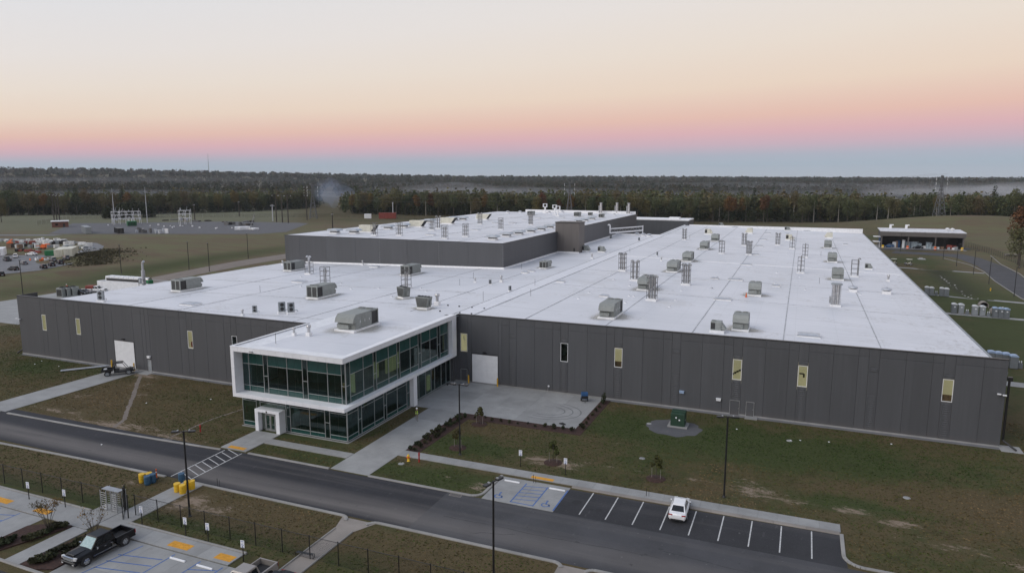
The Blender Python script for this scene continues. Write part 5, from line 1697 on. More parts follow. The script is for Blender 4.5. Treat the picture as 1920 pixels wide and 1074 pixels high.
for (x, y, z), s, lb in zip([(-13.33, 199.84, 10.44), (-13.48, 169.27, 10.44), (-13.39, 140.46, 10.44), (2.01, 114.08, 10.12), (-13.19, 317.28, 10.44), (-13.21, 283.84, 10.44), (-13.39, 256.49, 10.44), (-12.68, 227.63, 10.42), (2.43, 341.44, 10.11), (-28.8, 343.81, 10.76), (-106.51, 129.21, 10.11), (-106.66, 97.92, 10.1), (-105.63, 158.91, 10.12)],
        [(1, .9, 1), (1.1, .9, 1), (1.1, .9, 1), (1.1, 1.1, 1), (1, .8, 1), (1, .8, 1), (1, .8, 1), (.8, .8, 1), (1, .8, 1), (1, .8, 1), (1, 1, 1), (1.1, 1.1, 1), (.9, .7, 1)],
        ['on the seam at the white expansion joint', 'on the seam, second in front of the expansion joint', 'on the seam, third in front of the expansion joint', 'nearest the front parapet', 'on the back seam, farthest of four', 'on the back seam, third of four', 'on the back seam, second of four beside a rack',
         'small, behind the front rack of a close pair', 'at the far parapet towards the east', 'at the far parapet towards the annex', 'mid west roof beside the thin whip rod', 'by the western front parapet', 'at the foot of the tall hall']):
    sk.place((x, y, z), 0.0, 'long low silver-topped hatch ' + lb, 'silver-topped roof hatches', s)
sk2 = Proto(make_skylight(1.7, 1.5, .35))
for (x, y, z), lb in zip([(-35.08, 132.55, 10.89), (-48.44, 145.71, 11.18), (-18.1, 168.5, 10.54), (-4.41, 163.87, 10.25), (-61.48, 157.33, 11.05), (-61.06, 160.61, 11.06), (15.21, 281.64, 9.84)],
        ['behind the front air unit', 'between the ridge strip and the racks', 'mid roof beside the long hatches', 'east of the tagged air unit', 'first of two by the ridge', 'second of two by the ridge', 'at the back by the eastern eave']):
    sk2.place((x, y, z), 0.0, 'small square roof hatch ' + lb, 'small roof hatches', 1.0)

def make_fan():
    t = thing('exhaust_fan', 'round mushroom exhaust fan', 'exhaust fan')
    MB().bbox(-.62, .62, -.62, .62, -.15, .5, .02).build('curb', 'curb_white', t)
    MB().lathe([(.45, .5), (.5, .62), (.78, .66), (.8, .8), (.7, .92), (.35, 1.0), (.1, 1.02)], n=18).build('hood', 'vent_silver', t)
    MB().lathe([(.16, 1.02), (.16, 1.1), (.05, 1.12)], n=10).build('cap', 'galvanised', t)
    return t
ef = Proto(make_fan())
for (x, y, z), s, lb in zip([(11, 164.53, 9.93), (17.46, 165.09, 9.79), (-60.52, 277.03, 11.07), (-57.47, 274.7, 11.14), (-54.68, 272.41, 11.19)], [1.25, 1.3, 1.2, 1.2, 1.2],
        ['beside the twin steel stacks', 'near the stained eastern eave', 'first of three at the annex wall', 'second of three at the annex wall', 'third of three at the annex wall']):
    ef.place((x, y, z), 0, 'round silver mushroom fan ' + lb, 'mushroom fans', s)
def make_chimney():
    t = thing('roof_vent', 'steel vent chimney', 'roof vent')
    MB().bbox(-.35, .35, -.35, .35, -.15, .55, .02).build('curb', 'curb_white', t)
    MB().tube((0, 0, .5), (0, 0, 1.3), .22, n=12).build('pipe', 'stainless', t)
    MB().lathe([(.3, 1.2), (.33, 1.3), (.33, 1.6), (.2, 1.66)], n=12).build('cowl', 'stainless', t)
    return t
ch = Proto(make_chimney())
for (x, y, z), s, lb in zip([(-60.5, 110.82, 11.07), (-66.28, 139.02, 10.95), (-60.94, 141.31, 11.06), (19.73, 185.47, 9.74), (-111.98, 162.45, 9.99), (-88.11, 91.7, 10.49), (-54.62, 191.95, 11.2), (-135.11, 156.98, 9.5), (-35.62, 195.58, 10.91)] + [(-65.7, 81.2, 11.15), (-67.9, 80.6, 11.15)], [1.3, .7, .9, 1, .8, .7, .9, .8, .8, 1, .75],
        ['tallest, behind the wedge condenser', 'short, left of the valve box on the ridge', 'steel, past the valve box on the ridge', 'near the stained eastern eave', 'at the tall hall base', 'at the western front parapet', 'by the ridge strip below the shaft tower', 'at the far western roof edge', 'mid roof just before the expansion joint', 'steel, on the pavilion roof', 'short white, on the pavilion roof beside a steel one']):
    ch.place((x, y, z), 0, 'small round roof vent, ' + lb, 'round roof vents', s)
def make_condenser():
    t = thing('split_condenser', 'small split condenser', 'condenser')
    MB().bbox(-.55, .55, -.3, .3, -.1, .3, .02).build('curb', 'curb_white', t)
    c = MB().bbox(-.45, .45, -.18, .18, .35, 1.6, .02).build('cabinet', 'container_grey', t)
    for z in (.68, 1.25):
        MB().lathe([(.24, 0), (.24, .04)], n=12).build('fan_grille', 'coil_dark', c, (0, -.18, z)).rotation_euler = (pi / 2, 0, 0)
    MB().path([(.5, 0, .5), (.8, 0, .5), (.9, -.1, .3)], .05).build('line_set', 'galvanised', t)
    return t
sc_ = Proto(make_condenser())
for (x, y, z), s, r_, lb in zip([(-87.48, 93.96, 10.5), (-82.74, 95.38, 10.6), (-80.82, 95.44, 10.64), (-61.67, 136.88, 11.05), (-54.02, 129.65, 11.21), (-66.19, 257.69, 10.95), (-54.31, 252.42, 11.2), (-39.18, 207.91, 10.98), (-127.29, 95.07, 9.67)], [.9, 1.3, 1.3, .7, .7, 1, .8, .8, 1.4], [.6, .9, .9, .4, 1.2, .4, .9, 1.4, .3],
        ['single, by the western front parapet', 'first of an upright pair by the parapet', 'second of an upright pair by the parapet', 'low, on the ridge between two vents', 'low, on the ridge strip', 'below the tall hall wall', 'below the pipe bridge', 'mid roof before the expansion joint', 'at the far western corner of the roof']):
    sc_.place((x, y, z), r_, 'small grey split condenser, ' + lb, 'split condensers', s)
# membrane patches, drain domes and lightning rods
def make_drain():
    t = thing('roof_drain', 'small white roof drain dome', 'roof drain')
    MB().lathe([(.34, -.05), (.32, .06), (.2, .08)], n=10).build('collar', 'curb_white', t)
    MB().lathe([(.16, .06), (.15, .18), (.06, .26)], n=8).build('dome', 'vent_silver', t)
    return t
dn = Proto(make_drain())
for (x, y, z) in [(-38.88, 127.82, 10.97), (-38.93, 135.31, 10.98), (-41.38, 161.85, 11.03), (-38.8, 154.77, 10.97), (-30.78, 135.6, 10.8), (-29.79, 135.47, 10.78), (-29.68, 127.79, 10.78), (-21.62, 135.31, 10.61), (-21.39, 127.52, 10.61), (-33.6, 148.25, 10.86), (-16.96, 153.58, 10.51), (-22.42, 147.44, 10.63), (-4.98, 187.21, 10.26), (0.42, 182.07, 10.15), (1.6, 162.39, 10.12), (-4.67, 167.99, 10.26), (-16.96, 153.58, 10.51), (-95.19, 129.57, 10.34), (-88.02, 123.28, 10.49), (-82.55, 125.56, 10.61), (-73.64, 116.43, 10.8), (-73.66, 128, 10.8), (-70.34, 124.38, 10.86), (-17.82, 171.54, 10.53), (12.3, 160.77, 9.9), (-33.54, 202.45, 10.86), (-100.97, 122.94, 10.22), (-111.84, 136.35, 9.99)]:
    dn.place((x, y, z), 0, 'tiny white drain dome on the roof membrane', 'roof drain domes', 1.1)
def make_rod():
    t = thing('lightning_rod', 'thin upright rod', 'lightning rod')
    MB().lathe([(.14, -.05), (.12, .08)], n=8).build('base', 'curb_white', t)
    MB().tube((0, 0, .05), (0, 0, 1.7), .035, n=6).build('rod', 'black_paint', t)
    return t
rd = Proto(make_rod())
for (x, y, z), lb in zip([(-103.96, 113.53, 10.16), (-67.43, 133.68, 10.93), (-69.29, 144.5, 10.89), (-47.9, 125.5, 11.16), (-55.12, 119.1, 11.18), (-65.11, 164.03, 10.97), (-51.72, 138.02, 11.24), (-48.62, 213.31, 11.18), (-39.01, 271.32, 10.98), (6.11, 236.12, 10.03), (4.53, 172.33, 10.06), (-54.1, 116.88, 11.21)] + [(-66.6, 75.2, 11.15)],
        ['alone mid west roof', 'on the west roof near the ridge', 'below the tall hall corner', 'between the ridge strip and the first racks', 'beside the ridge strip, nearest the pavilion', 'beside the tall hall', 'on the ridge strip', 'before the expansion joint', 'beside the annex rack', 'behind the eastern row', 'in front of the eastern row', 'near the ridge strip end', 'on the pavilion roof']):
    rd.place((x, y, z), 0, 'thin dark upright rod ' + lb, 'thin roof rods', .9)
dots = Proto(None)
for i, (x, y, z) in enumerate([(-60.97, 111.27, 11.06), (-58.34, 110.87, 11.12), (-55.87, 110.45, 11.17), (-53.17, 110.13, 11.23), (-50.74, 110.05, 11.22), (-56.94, 105.21, 11.15), (-52.94, 104.85, 11.23), (-50.7, 104.8, 11.22)]):
    o = MB().lathe([(.16, 0), (.16, .14), (.1, .2)], (0, 0, 0), 8).build('anchor_post', 'black_paint', None, (x, y, z))
    tag(o, 'small black anchor post on the membrane by the pavilion corner', 'anchor post', 'anchor posts by the pavilion corner')
# orange tag by one unit
x, y, z = (-9.42, 145.99, 10.36)
o = thing('traffic_cone', 'small orange cone beside a grey roof unit', 'cone', (x, y, z))
MB().cbox((0, 0, .03), (.45, .45, .06)).build('base', 'orange_plastic', o)
MB().lathe([(.17, .06), (.04, .9)], n=10).build('body', 'orange_plastic', o)

# plant on the tall hall
def make_hood():
    t = thing('roof_ventilator', 'silver low-profile roof ventilator', 'roof ventilator')
    MB().bbox(-1.15, 1.15, -.9, .9, -.1, .45, .02).build('curb', 'curb_white', t)
    MB().box(-1.0, 1.0, -.75, .75, .45, .85).build('throat', 'coil_dark', t)
    MB().yprism([(-1.75, .8), (-1.55, 1.1), (-1.2, 1.3), (1.2, 1.3), (1.55, 1.1), (1.75, .8)], -1.35, 1.35).build('hood', 'hood_silver', t)
    MB().box(-1.76, 1.76, -1.37, -1.35, .74, .86).build('hood_lip', 'galvanised', t)
    return t
hd = Proto(make_hood())
for (x, y), lb in zip([(-76.64, 171.98), (-77.19, 182.88), (-76.77, 191.17), (-76.31, 200.11), (-76.44, 209.5), (-77.08, 219.47)], ['first', 'second', 'third', 'fourth', 'fifth', 'sixth']):
    hd.place((x, y, HT - .06), 0, 'silver ventilator hood along the hall east edge, %s from the front corner' % lb, 'east edge ventilators')
for (x, y), lb in zip([(-77.1, 252.64), (-76.92, 259.7), (-77.31, 270.67)], ['first', 'second', 'third']):
    hd.place((x, y, HT - .06), 0, 'silver ventilator hood beyond the shaft tower, %s of three' % lb, 'ventilators beyond the shaft')
for (x, y), lb in zip([(-129.05, 173.42), (-123.75, 175.66), (-123.78, 194.53), (-122.97, 202.78), (-127.1, 228.09), (-126.37, 246.06), (-123.09, 247.45)], ['first', 'second', 'third', 'fourth', 'fifth', 'sixth', 'seventh']):
    hd.place((x, y, HT - .06), 0, 'silver ventilator hood along the hall west side, %s from the front' % lb, 'west side ventilators', 1.12)
def make_cream():
    t = thing('air_handler', 'cream air handler', 'air handler')
    MB().bbox(-3.0, 2.2, -1.1, 1.1, -.1, .4, .02).build('curb', 'curb_white', t)
    MB().bbox(-2.6, 1.6, -1.0, 1.0, .4, 2.3, .03).build('cabinet', 'cream_paint', t)
    MB().yprism([(1.6, .45), (1.7, .4), (3.2, 2.3), (1.6, 2.3)], -1.0, 1.0).build('intake_hood', 'cream_paint', t)
    MB().yprism([(1.72, .36), (3.25, 2.32), (3.35, 2.3), (1.8, .32)], -1.02, 1.02).build('hood_screen', 'coil_dark', t)
    MB().bbox(-3.0, -2.6, -.9, .9, .4, 1.4, .03).build('duct', 'curb_white', t)
    for i in range(3):
        MB().box(-2.3 + i * 1.2, -1.3 + i * 1.2, -1.03, -1.0, .6, 2.1).build('side_door', 'cream_paint', t)
    return t
cm = Proto(make_cream())
for (x, y), lb in zip([(-122.26, 180.73), (-119.98, 206.79), (-118.15, 225.39), (-117.23, 253.74)], ['nearest the front', 'second from the front', 'third from the front', 'farthest back']):
    cm.place((x, y, HT - .06), 0, 'cream air handler with slanted dark hood on the hall roof, ' + lb, 'cream air handlers', 1.0)
for (x, y), k, lb in zip([(-113.82, 171.43), (-107.16, 174.24), (-108.48, 195.98), (-109.95, 202.95), (-90.11, 169.89), (-87.93, 178.36), (-106.27, 227.27), (-89.24, 206.58), (-88.57, 231.69)], ['open', 'open', 'open', 'twin', 'open', 'open', 'twin', 'open', 'triple'],
        ['in front of the first cream handler', 'at the front edge, second', 'beside the second cream handler, left of two', 'beside the second cream handler, right of two', 'half below the front parapet line', 'on the pink-stained patch, first', 'mid roof by the last cream handler', 'on the pink-stained patch, second', 'beside the grey unit in the back half']):
    RK[k].place((x, y, HT - .06), .2, 'galvanised pipe rack on the hall roof, ' + lb, 'pipe racks on the hall roof', .95)
for (x, y), s, lb in zip([(-89.43, 290.54), (-110.88, 290.67), (-77.75, 286.72), (-86.73, 300.95)], [.85, .85, .7, .6], ['centre of the back half', 'behind the triple-flue rack', 'near the hall back corner', 'small, by the back parapet']):
    rtu.place((x, y, HT - .06), pi, 'grey air unit on the hall roof, ' + lb, 'grey units on the hall roof', s)
def make_tall_stack():
    t = thing('exhaust_stack', 'steel exhaust stack', 'exhaust stack')
    MB().bbox(-.9, .9, -.9, .9, -.1, .4, .02).build('curb', 'curb_white', t)
    p_ = MB().tube((.15, 0, .3), (.15, 0, 4.6), .55, n=14).build('stack_pipe', 'stainless', t)
    MB().lathe([(.6, 1.3), (.6, 1.4)], (.15, 0, 0), 14).lathe([(.6, 2.6), (.6, 2.7)], (.15, 0, 0), 14).build('clamp_band', 'galvanised', p_)
    MB().lathe([(.62, 4.5), (.66, 4.7), (.66, 4.9)], (.15, 0, 0), 14).build('cap', 'galvanised', t)
    MB().tube((-.65, 0, .3), (-.65, 0, 3.6), .25, n=10).build('bypass_pipe', 'galvanised', t)
    return t
ts = Proto(make_tall_stack())
for (x, y), lb in zip([(-86.25, 316.08), (-79.43, 318.99), (-73.34, 316.46)], ['first', 'second', 'third']):
    ts.place((x, y, HT - .06), 0, 'stout steel stack against the hall back parapet, %s of three' % lb, 'stacks at the hall back', 1.05)
def make_gooseframe():
    t = thing('duct_outlet', 'white square duct outlet', 'duct')
    MB().bbox(-.8, .8, -.6, .6, -.1, .4, .02).build('curb', 'curb_white', t)
    MB().box(-.25, .25, -.25, .25, .4, 2.6).build('riser', 'curb_white', t)
    MB().box(-.9, .9, -.35, .35, 2.6, 2.85).box(-.9, -.65, -.351, .351, 2.85, 3.9).box(.65, .9, -.351, .351, 2.85, 3.9).box(-.899, .899, -.35, .35, 3.9, 4.1).build('outlet_frame', 'white_paint', t)
    return t
gf = Proto(make_gooseframe())
for (x, y), lb in zip([(-111.52, 310.58), (-102.77, 298.96), (-97.26, 287.2)], ['westernmost of three', 'middle of three', 'easternmost of three']):
    gf.place((x, y, HT - .06), 0, 'white framed duct outlet by the hall back parapet, ' + lb, 'duct outlets', 1.1)
for (x, y), s, lb in zip([(-127.64, 303.71), (-124.2, 310.6), (-109.68, 311.36), (-105.73, 318.47), (-84.09, 322.28), (-83.49, 327.96), (-76.93, 305.13)], [1.6, 1.4, 1.4, 1.4, 1.3, 1.3, 1.2], ['by the western roof edge', 'in front of the back parapet, west', 'between the duct outlets', 'past the duct outlets', 'first between the steel stacks', 'second between the steel stacks', 'low, between the steel stacks']):
    ef.place((x, y, HT - .06), 0, 'white round fan on the hall roof, ' + lb, 'fans on the hall roof', s * .7)
for (x, y), lb in zip([(-99.7, 179.43), (-95.68, 201.38), (-97.79, 237.22), (-100.51, 257.03), (-101.14, 272.57), (-91.99, 276.46), (-103.36, 234.86)], ['behind the front racks', 'on the western half', 'long, mid roof', 'white, before the grey unit', 'mid back', 'by the back ventilators', 'behind a rack']):
    sk.place((x, y, HT - .06), 0, 'low silver-topped hatch on the hall roof, ' + lb, 'hatches on the hall roof', (.9, .8, 1))

# ------------------------------------------------------------------ lamp posts
def make_lamp(h=9.1, name='lamp_post', heads=2, spread=1):
    t = thing(name, 'black twin-head lamp post', 'lamp post')
    MB().lathe([(.2, 0), (.2, .08), (.13, .1), (.13, .3)], n=10).build('base', 'black_paint', t)
    MB().tube((0, 0, .1), (0, 0, h), .1, .085, 10).build('pole', 'black_paint', t)
    for s in ((-1, 1) if heads == 2 else (1,)):
        a = MB().box(min(0, s * .5), max(0, s * .5), -.04, .04, h - .12, h - .04).build('arm', 'black_paint', t)
        hd_ = MB().bbox(s * .45 if s > 0 else -1.15, 1.15 if s > 0 else -.45, -.22, .22, h - .12, h + .02, .03).build('lamp_head', 'black_paint', t)
        MB().box(min(s * .5, s * .62), max(s * .5, s * .62), -.12, .12, h + .02, h + .1).build('sensor', 'galvanised', hd_)
    MB().cbox((0, -.1, 1.0), (.1, .04, .3)).build('hand_hole', 'black_rubber', t)
    return t
lp = Proto(make_lamp())
for (x, y), r_, lb in [((-55.8, 49.2), .5, 'beside the yellow barrels south of the road'), ((-37.6, 74.1), .1, 'by the mulch bed corner and the entrance drive'), ((-6.0, 74.5), .3, 'behind the marked parking bays'), ((-22.5, 50.4), 1.3, 'near the bottom edge, south of the road'),
                       ]:
    lp.place((x, y, 0), r_, 'black twin-head lamp post ' + lb, 'black twin-head lamp posts')
lq = Proto(make_lamp(8.7, heads=1))
for i, (x, y) in enumerate([(43.2, 368.3), (55.8, 339), (56.7, 316.1), (57.5, 290.3), (57.4, 267.0), (58.2, 240.6)]):
    lq.place((x, y, hz(x, y)), -.2, 'thin black lamp post beside the east road, %s from the open shed' % ['first', 'second', 'third', 'fourth', 'fifth', 'sixth'][i], 'lamp posts of the east road')
for i, ((x, y), lb) in enumerate(zip([(-211.31, 133.23), (-219.94, 172.83), (-203.59, 187.22), (-194.65, 187.89), (-204.68, 217.89)], ['nearest the factory west corner', 'behind the white generator enclosure', 'first beyond the west roof edge', 'second beyond the west roof edge', 'beside the tall hall'])):
    lq.place((x, y, hz(x, y)), 2.5, 'thin dark lamp pole on the western lawn, ' + lb, 'lamp poles on the western lawn', 1.15)

# ------------------------------------------------------------------ chain-link fence, turnstile, gate
FY = 47.2
def fence(pts, h, label, m_post='black_paint', gap=3.15, ground=False, name='chain_link_fence'):
    t = thing(name, label, 'fence', (0, 0, 0))
    for a, b in zip(pts[:-1], pts[1:]):
        d = hypot(b[0] - a[0], b[1] - a[1])
        k = max(1, round(d / gap))
        z_ = lambda q: hz(a[0] + (b[0] - a[0]) * q, a[1] + (b[1] - a[1]) * q) if ground else 0.0
        for i in range(k + 1):
            if i == k and b != pts[-1]:
                continue
            x, y = a[0] + (b[0] - a[0]) * i / k, a[1] + (b[1] - a[1]) * i / k
            z0 = z_(i / k)
            MB().tube((x, y, z0 - .2), (x, y, z0 + h + .02), .045, n=6).lathe([(.06, h), (.06, h + .05), (.02, h + .09)], (x, y, z0), 6).tube((x, y, z0 + h), (x, y - .12, z0 + h + .15), .015, n=5).build('post', m_post, t)
        r_, f_ = MB(), MB()
        for i in range(k):
            p, q = i / k, (i + 1) / k
            P = (a[0] + (b[0] - a[0]) * p, a[1] + (b[1] - a[1]) * p)
            Q = (a[0] + (b[0] - a[0]) * q, a[1] + (b[1] - a[1]) * q)
            z0, z1 = z_(p), z_(q)
            r_.tube((*P, z0 + h - .03), (*Q, z1 + h - .03), .026, n=6)
            r_.tube((*P, z0 + .06), (*Q, z1 + .06), .008, n=4)
            f_.quad((*P, z0 + .05), (*Q, z1 + .05), (*Q, z1 + h - .05), (*P, z0 + h - .05))
        r_.build('top_rail', m_post, t)
        f_.build('wire_mesh', 'chain_link', t)
    return t
fence([(-100, FY - .4), (-65.6, FY)], 2.25, 'black chain-link fence west of the steel turnstile')
fence([(-61.0, FY), (-30, FY + .2), (10, FY + .3)], 2.25, 'black chain-link fence running east from the swing gate along the road verge')
tn = thing('turnstile', 'full-height galvanised turnstile set in the fence line', 'turnstile', (-64.2, 47.3, .12))
MB().box(-1.2, 1.2, -.35, .35, 2.08, 2.16).build('canopy', 'galvanised', tn)
for x, y in ((-1.15, -.55), (1.15, -.55), (-1.15, .55), (1.15, .55), (-.3, -.55), (.35, -.55)):
    MB().tube((x, y, 0), (x, y, 2.1), .05, n=8).build('post', 'galvanised', tn)
for i in range(8):
    z = .2 + i * .24
    b_ = MB()
    for k in range(4):
        a = k * pi / 2 + .4
        b_.tube((.05, 0, z), (.05 + .62 * cos(a), .58 * sin(a), z), .026, n=5)
    b_.build('rotor_arm', 'galvanised', tn)
    MB().tube((-1.1, -.55, z), (-.34, -.55, z), .026, n=5).tube((.4, -.55, z), (1.1, -.55, z), .022, n=5).build('barrier_bar', 'galvanised', tn)
MB().tube((.05, 0, 0), (.05, 0, 2.1), .07, n=8).build('rotor_shaft', 'galvanised', tn)
for q in range(7):
    a = -1.2 + q * .4
    MB().tube((.35 + .6 * cos(a), .55 * sin(a), .1), (.35 + .6 * cos(a), .55 * sin(a), 2.08), .02, n=5).build('guard_bar', 'galvanised', tn)
gt = thing('swing_gate', 'black chain-link pedestrian gate standing open beside the turnstile', 'gate', (-62.7, 47.3, .1), -.75)
MB().path([(0, 0, .05), (1.9, 0, .05), (1.9, 0, 2.2), (0, 0, 2.2), (0, 0, .05)], .035).path([(0, 0, 1.1), (1.9, 0, 1.1)], .03).build('gate_frame', 'black_paint', gt)
MB().quad((0, 0, .1), (1.9, 0, .1), (1.9, 0, 2.15), (0, 0, 2.15)).build('wire_mesh', 'chain_link', gt)
MB().tube((-.12, 0, -.1), (-.12, 0, 2.6), .07, n=8).tube((-.4, .1, -.1), (-.4, .1, 2.7), .06, n=8).build('gate_post', 'black_paint', gt)
MB().tube((1.7, .45, -.1), (1.75, .5, 2.5), .06, n=8).build('stop_post', 'black_paint', gt)

# ------------------------------------------------------------------ signs, barrels, hydrant and small site things
def make_sign():
    t = thing('parking_sign', 'accessible parking sign', 'sign')
    MB().tube((0, 0, -.1), (0, 0, 1.5), .045, n=6).build('post', 'black_paint', t)
    p_ = MB().bbox(-.2, .2, -.03, .0, 1.35, 2.05, .005).build('panel', 'sign_white', t)
    s_ = MB()
    for i in range(8):
        a0, a1 = radians(130 + 30 * i), radians(130 + 30 * (i + 1))
        s_.tube((.085 * cos(a0), -.034, 1.62 + .085 * sin(a0)), (.085 * cos(a1), -.034, 1.62 + .085 * sin(a1)), .016, n=4)
    s_.path([(-.02, -.034, 1.8), (-.01, -.034, 1.66), (.08, -.034, 1.65), (.12, -.034, 1.55)], .016, 4).lathe([(.03, -.01), (.03, .01)], (-.02, -.034, 1.84), 6)
    s_.build('symbol', 'sign_blue', p_)
    MB().box(-.15, .15, -.036, -.031, 1.4, 1.44).box(-.15, .15, -.036, -.031, 1.93, 1.97).build('legend', 'sign_blue', p_)
    return t
sg = Proto(make_sign())
for (x, y), lb in zip([(-29.32, 73.68), (-23.61, 73.41), (-66.15, 48.86), (-69.23, 45.6), (-58.6, 45.96), (-52.75, 45.91), (-49.92, 45.9), (-44.55, 44.71), (-74.57, 45.37)],
        ['behind the accessible bay west of the sapling', 'behind the sidewalk east of the sapling', '', 'in the verge west of the turnstile', 'just east of the open gate', 'in the verge below the tall lamp post', 'in the verge past the lamp post', 'by the tan pickup', 'farthest west in the verge']):
    if lb:
        sg.place((x, y, 0), .1, 'white accessible-parking sign on black post, ' + lb, 'accessible parking signs')
def make_barrel(m):
    t = thing('barrel', 'plastic barrel', 'barrel')
    MB().lathe([(.27, 0), (.3, .05), (.31, .3), (.3, .33), (.31, .36), (.31, .6), (.3, .63), (.31, .66), (.3, .88), (.28, .9), (.26, .9), (.26, .84)], n=16).build('drum', m, t)
    MB().lathe([(.26, .8), (.26, .845)], n=16).build('lid', 'black_rubber' if m == 'blue_plastic' else m, t)
    MB().lathe([(.315, .86), (.315, .91), (.29, .91)], n=16).build('rim', m, t)
    return t
by, bb = Proto(make_barrel('yellow_plastic')), Proto(make_barrel('blue_plastic'))
for (x, y), k, lb in zip([(-67.19, 53.17), (-66.7, 53.67), (-66.15, 52.99), (-66.07, 53.63), (-61.51, 52.87), (-60.65, 52.8), (-60.91, 53.7), (-60.58, 53.98), (-63.18, 54.98)], 'yybbyyyyb',
        ['yellow barrel west of the crossing path, nearest the lawn', 'yellow barrel west of the crossing path, behind the blue ones', 'blue barrel west of the crossing path, front one', 'dark blue barrel west of the crossing path, beside the delineator',
         'yellow barrel east of the crossing path, at the path edge', 'yellow barrel east of the crossing path, front one of the cluster', 'yellow barrel east of the crossing path, tall one behind the pole', 'yellow barrel east of the crossing path, farthest from the path', 'dark blue barrel east of the crossing path, at the road kerb']):
    (by if k == 'y' else bb).place((x, y, .02), RNG.uniform(0, 6), lb, 'barrels by the crossing path', 1.12)
dl = thing('delineator', 'orange delineator post with black base by the road kerb', 'delineator', (*(-66.52, 54.52), .02))
MB().lathe([(.26, 0), (.26, .06), (.1, .12)], n=10).build('base', 'black_rubber', dl)
MB().lathe([(.07, .1), (.06, 1.05), (.09, 1.08), (.06, 1.16)], n=10).build('tube', 'orange_plastic', dl)
MB().lathe([(.075, .75), (.073, .85)], n=10).build('band', 'sign_white', dl)
hy = thing('fire_hydrant', 'orange-yellow fire hydrant at the drive corner', 'hydrant', (*(-42.5, 69.93), 0))
MB().lathe([(.2, 0), (.2, .06), (.13, .08), (.13, .6), (.17, .62), (.17, .68), (.12, .8), (.04, .86), (.04, .93)], n=12).build('barrel', 'yellow_plastic', hy)
for d in ((1, 0), (-1, 0), (0, -1)):
    MB().tube((0, 0, .5), (d[0] * .24, d[1] * .24, .5), .075, n=8).build('outlet_cap', 'orange_plastic', hy)
MB().lathe([(.4, 0), (.38, .02)], n=14).build('access_cover', 'concrete', hy, (-.4, -1.0, .004))
pv = thing('indicator_post', 'red post indicator valve beside the hydrant', 'valve post', (*(-41.14, 70.15), 0))
MB().lathe([(.11, 0), (.09, .06), (.08, .8), (.11, .85), (.11, 1.15), (.05, 1.25)], n=10).build('post', 'red_paint', pv)
MB().box(-.02, .02, -.18, .18, 1.2, 1.25).build('handle', 'red_paint', pv)
pv2 = thing('indicator_post', 'red valve post on the lawn beside the western glass corner', 'valve post', (*(-73.7, 67.75), 0))
MB().lathe([(.11, 0), (.09, .06), (.08, .6), (.11, .65), (.11, .9), (.05, 1.0)], n=10).build('post', 'red_paint', pv2)
MB().box(-.02, .02, -.16, .16, .95, 1.0).build('handle', 'red_paint', pv2)
bo = Proto(None)
def make_bollard():
    t = thing('bollard', 'yellow bollard', 'bollard')
    MB().tube((0, 0, -.2), (0, 0, 1.25), .11, n=10).build('post', 'yellow_paint', t)
    MB().lathe([(.11, 1.25), (.09, 1.3), (.03, 1.33)], n=10).build('cap', 'yellow_paint', t)
    return t
bo = Proto(make_bollard())
for x, y, lb in ((-50.0, 102.0, 'left of the overhead door beside the pavilion'), (-44.75, 102.1, 'east of the overhead door beside the pavilion'), (-113.9, 86.0, 'west of the far overhead door'), (-108.3, 86.0, 'east of the far overhead door')):
    bo.place((x, y, 0), 0, 'yellow steel bollard ' + lb, 'yellow bollards', 1.1)
tf = thing('transformer', 'dark green pad-mounted transformer on a concrete plinth', 'transformer', (-14.2, 95.0, 0))
MB().bbox(-1.35, 1.35, -1.1, 1.1, -.1, .2, .02).build('plinth', 'concrete', tf)
MB().bbox(-.95, .95, -.15, .85, .2, 2.1, .03).build('tank', 'green_paint', tf)
MB().bbox(-.95, .95, -.85, -.14, .2, 1.95, .05).build('cabinet', 'green_paint', tf)
MB().box(-.3, -.1, -.87, -.85, 1.3, 1.5).box(.15, .35, -.87, -.85, 1.0, 1.2).box(.9, .97, -.3, -.1, .9, 1.1).build('decal', 'sign_white', tf)
MB().box(-.005, .005, -.872, -.85, .25, 1.9).build('door_gap', 'black_rubber', tf)
o = MB().lathe([(.35, 0), (.33, .03)], n=14).build('manhole_cover', 'concrete', None, (*(-18.1, 94.21), .018))
tag(o, 'round pale cover in the gravel beside the transformer', 'manhole cover')
for (px, lb) in (((-16.4, 81.64), 'between the two saplings'), ((12.23, 81.9), 'alone on the eastern lawn'), ((0.2, 94.83), 'near the factory wall')):
    o = MB().lathe([(.38, 0), (.36, .04), (.1, .05)], n=14).build('manhole_cover', 'concrete', None, (*px, .005))
    tag(o, 'round grey cover set in the grass ' + lb, 'manhole cover', 'covers in the lawn')
wl = thing('welder_generator', 'blue and black wheeled generator parked at the apron end', 'generator', (-29.3, 100.2, .05), .4)
MB().bbox(-.5, .5, -.4, .4, .45, 1.4, .04).build('housing', 'blue_paint', wl)
MB().box(-.52, .52, -.42, -.4, .5, .95).build('panel', 'black_paint', wl)
for sx in (-.5, .5):
    MB().tube((sx - .06, .2, .28), (sx + .06, .2, .28), .28, n=12).build('wheel', 'black_rubber', wl)
MB().path([(-.45, -.4, .5), (-.45, -.9, .3), (.45, -.9, .3), (.45, -.4, .5)], .03).path([(0, -.9, .3), (0, -.9, 0)], .03).build('drawbar', 'black_paint', wl)
ba = tag(MB().add([(0, 0, .02), (.5, -.25, .05), (1.0, -.2, .12), (.9, .3, .02), (.4, .4, .16), (-.1, .35, .02), (.45, .1, .22)], [(0, 1, 6), (1, 2, 6), (2, 3, 6), (3, 4, 6), (4, 5, 6), (5, 0, 6)]).build('plastic_sheet', 'black_rubber', None, (*(-29.71, 89.16), .05)), 'crumpled black plastic sheet at the apron corner', 'plastic sheet')
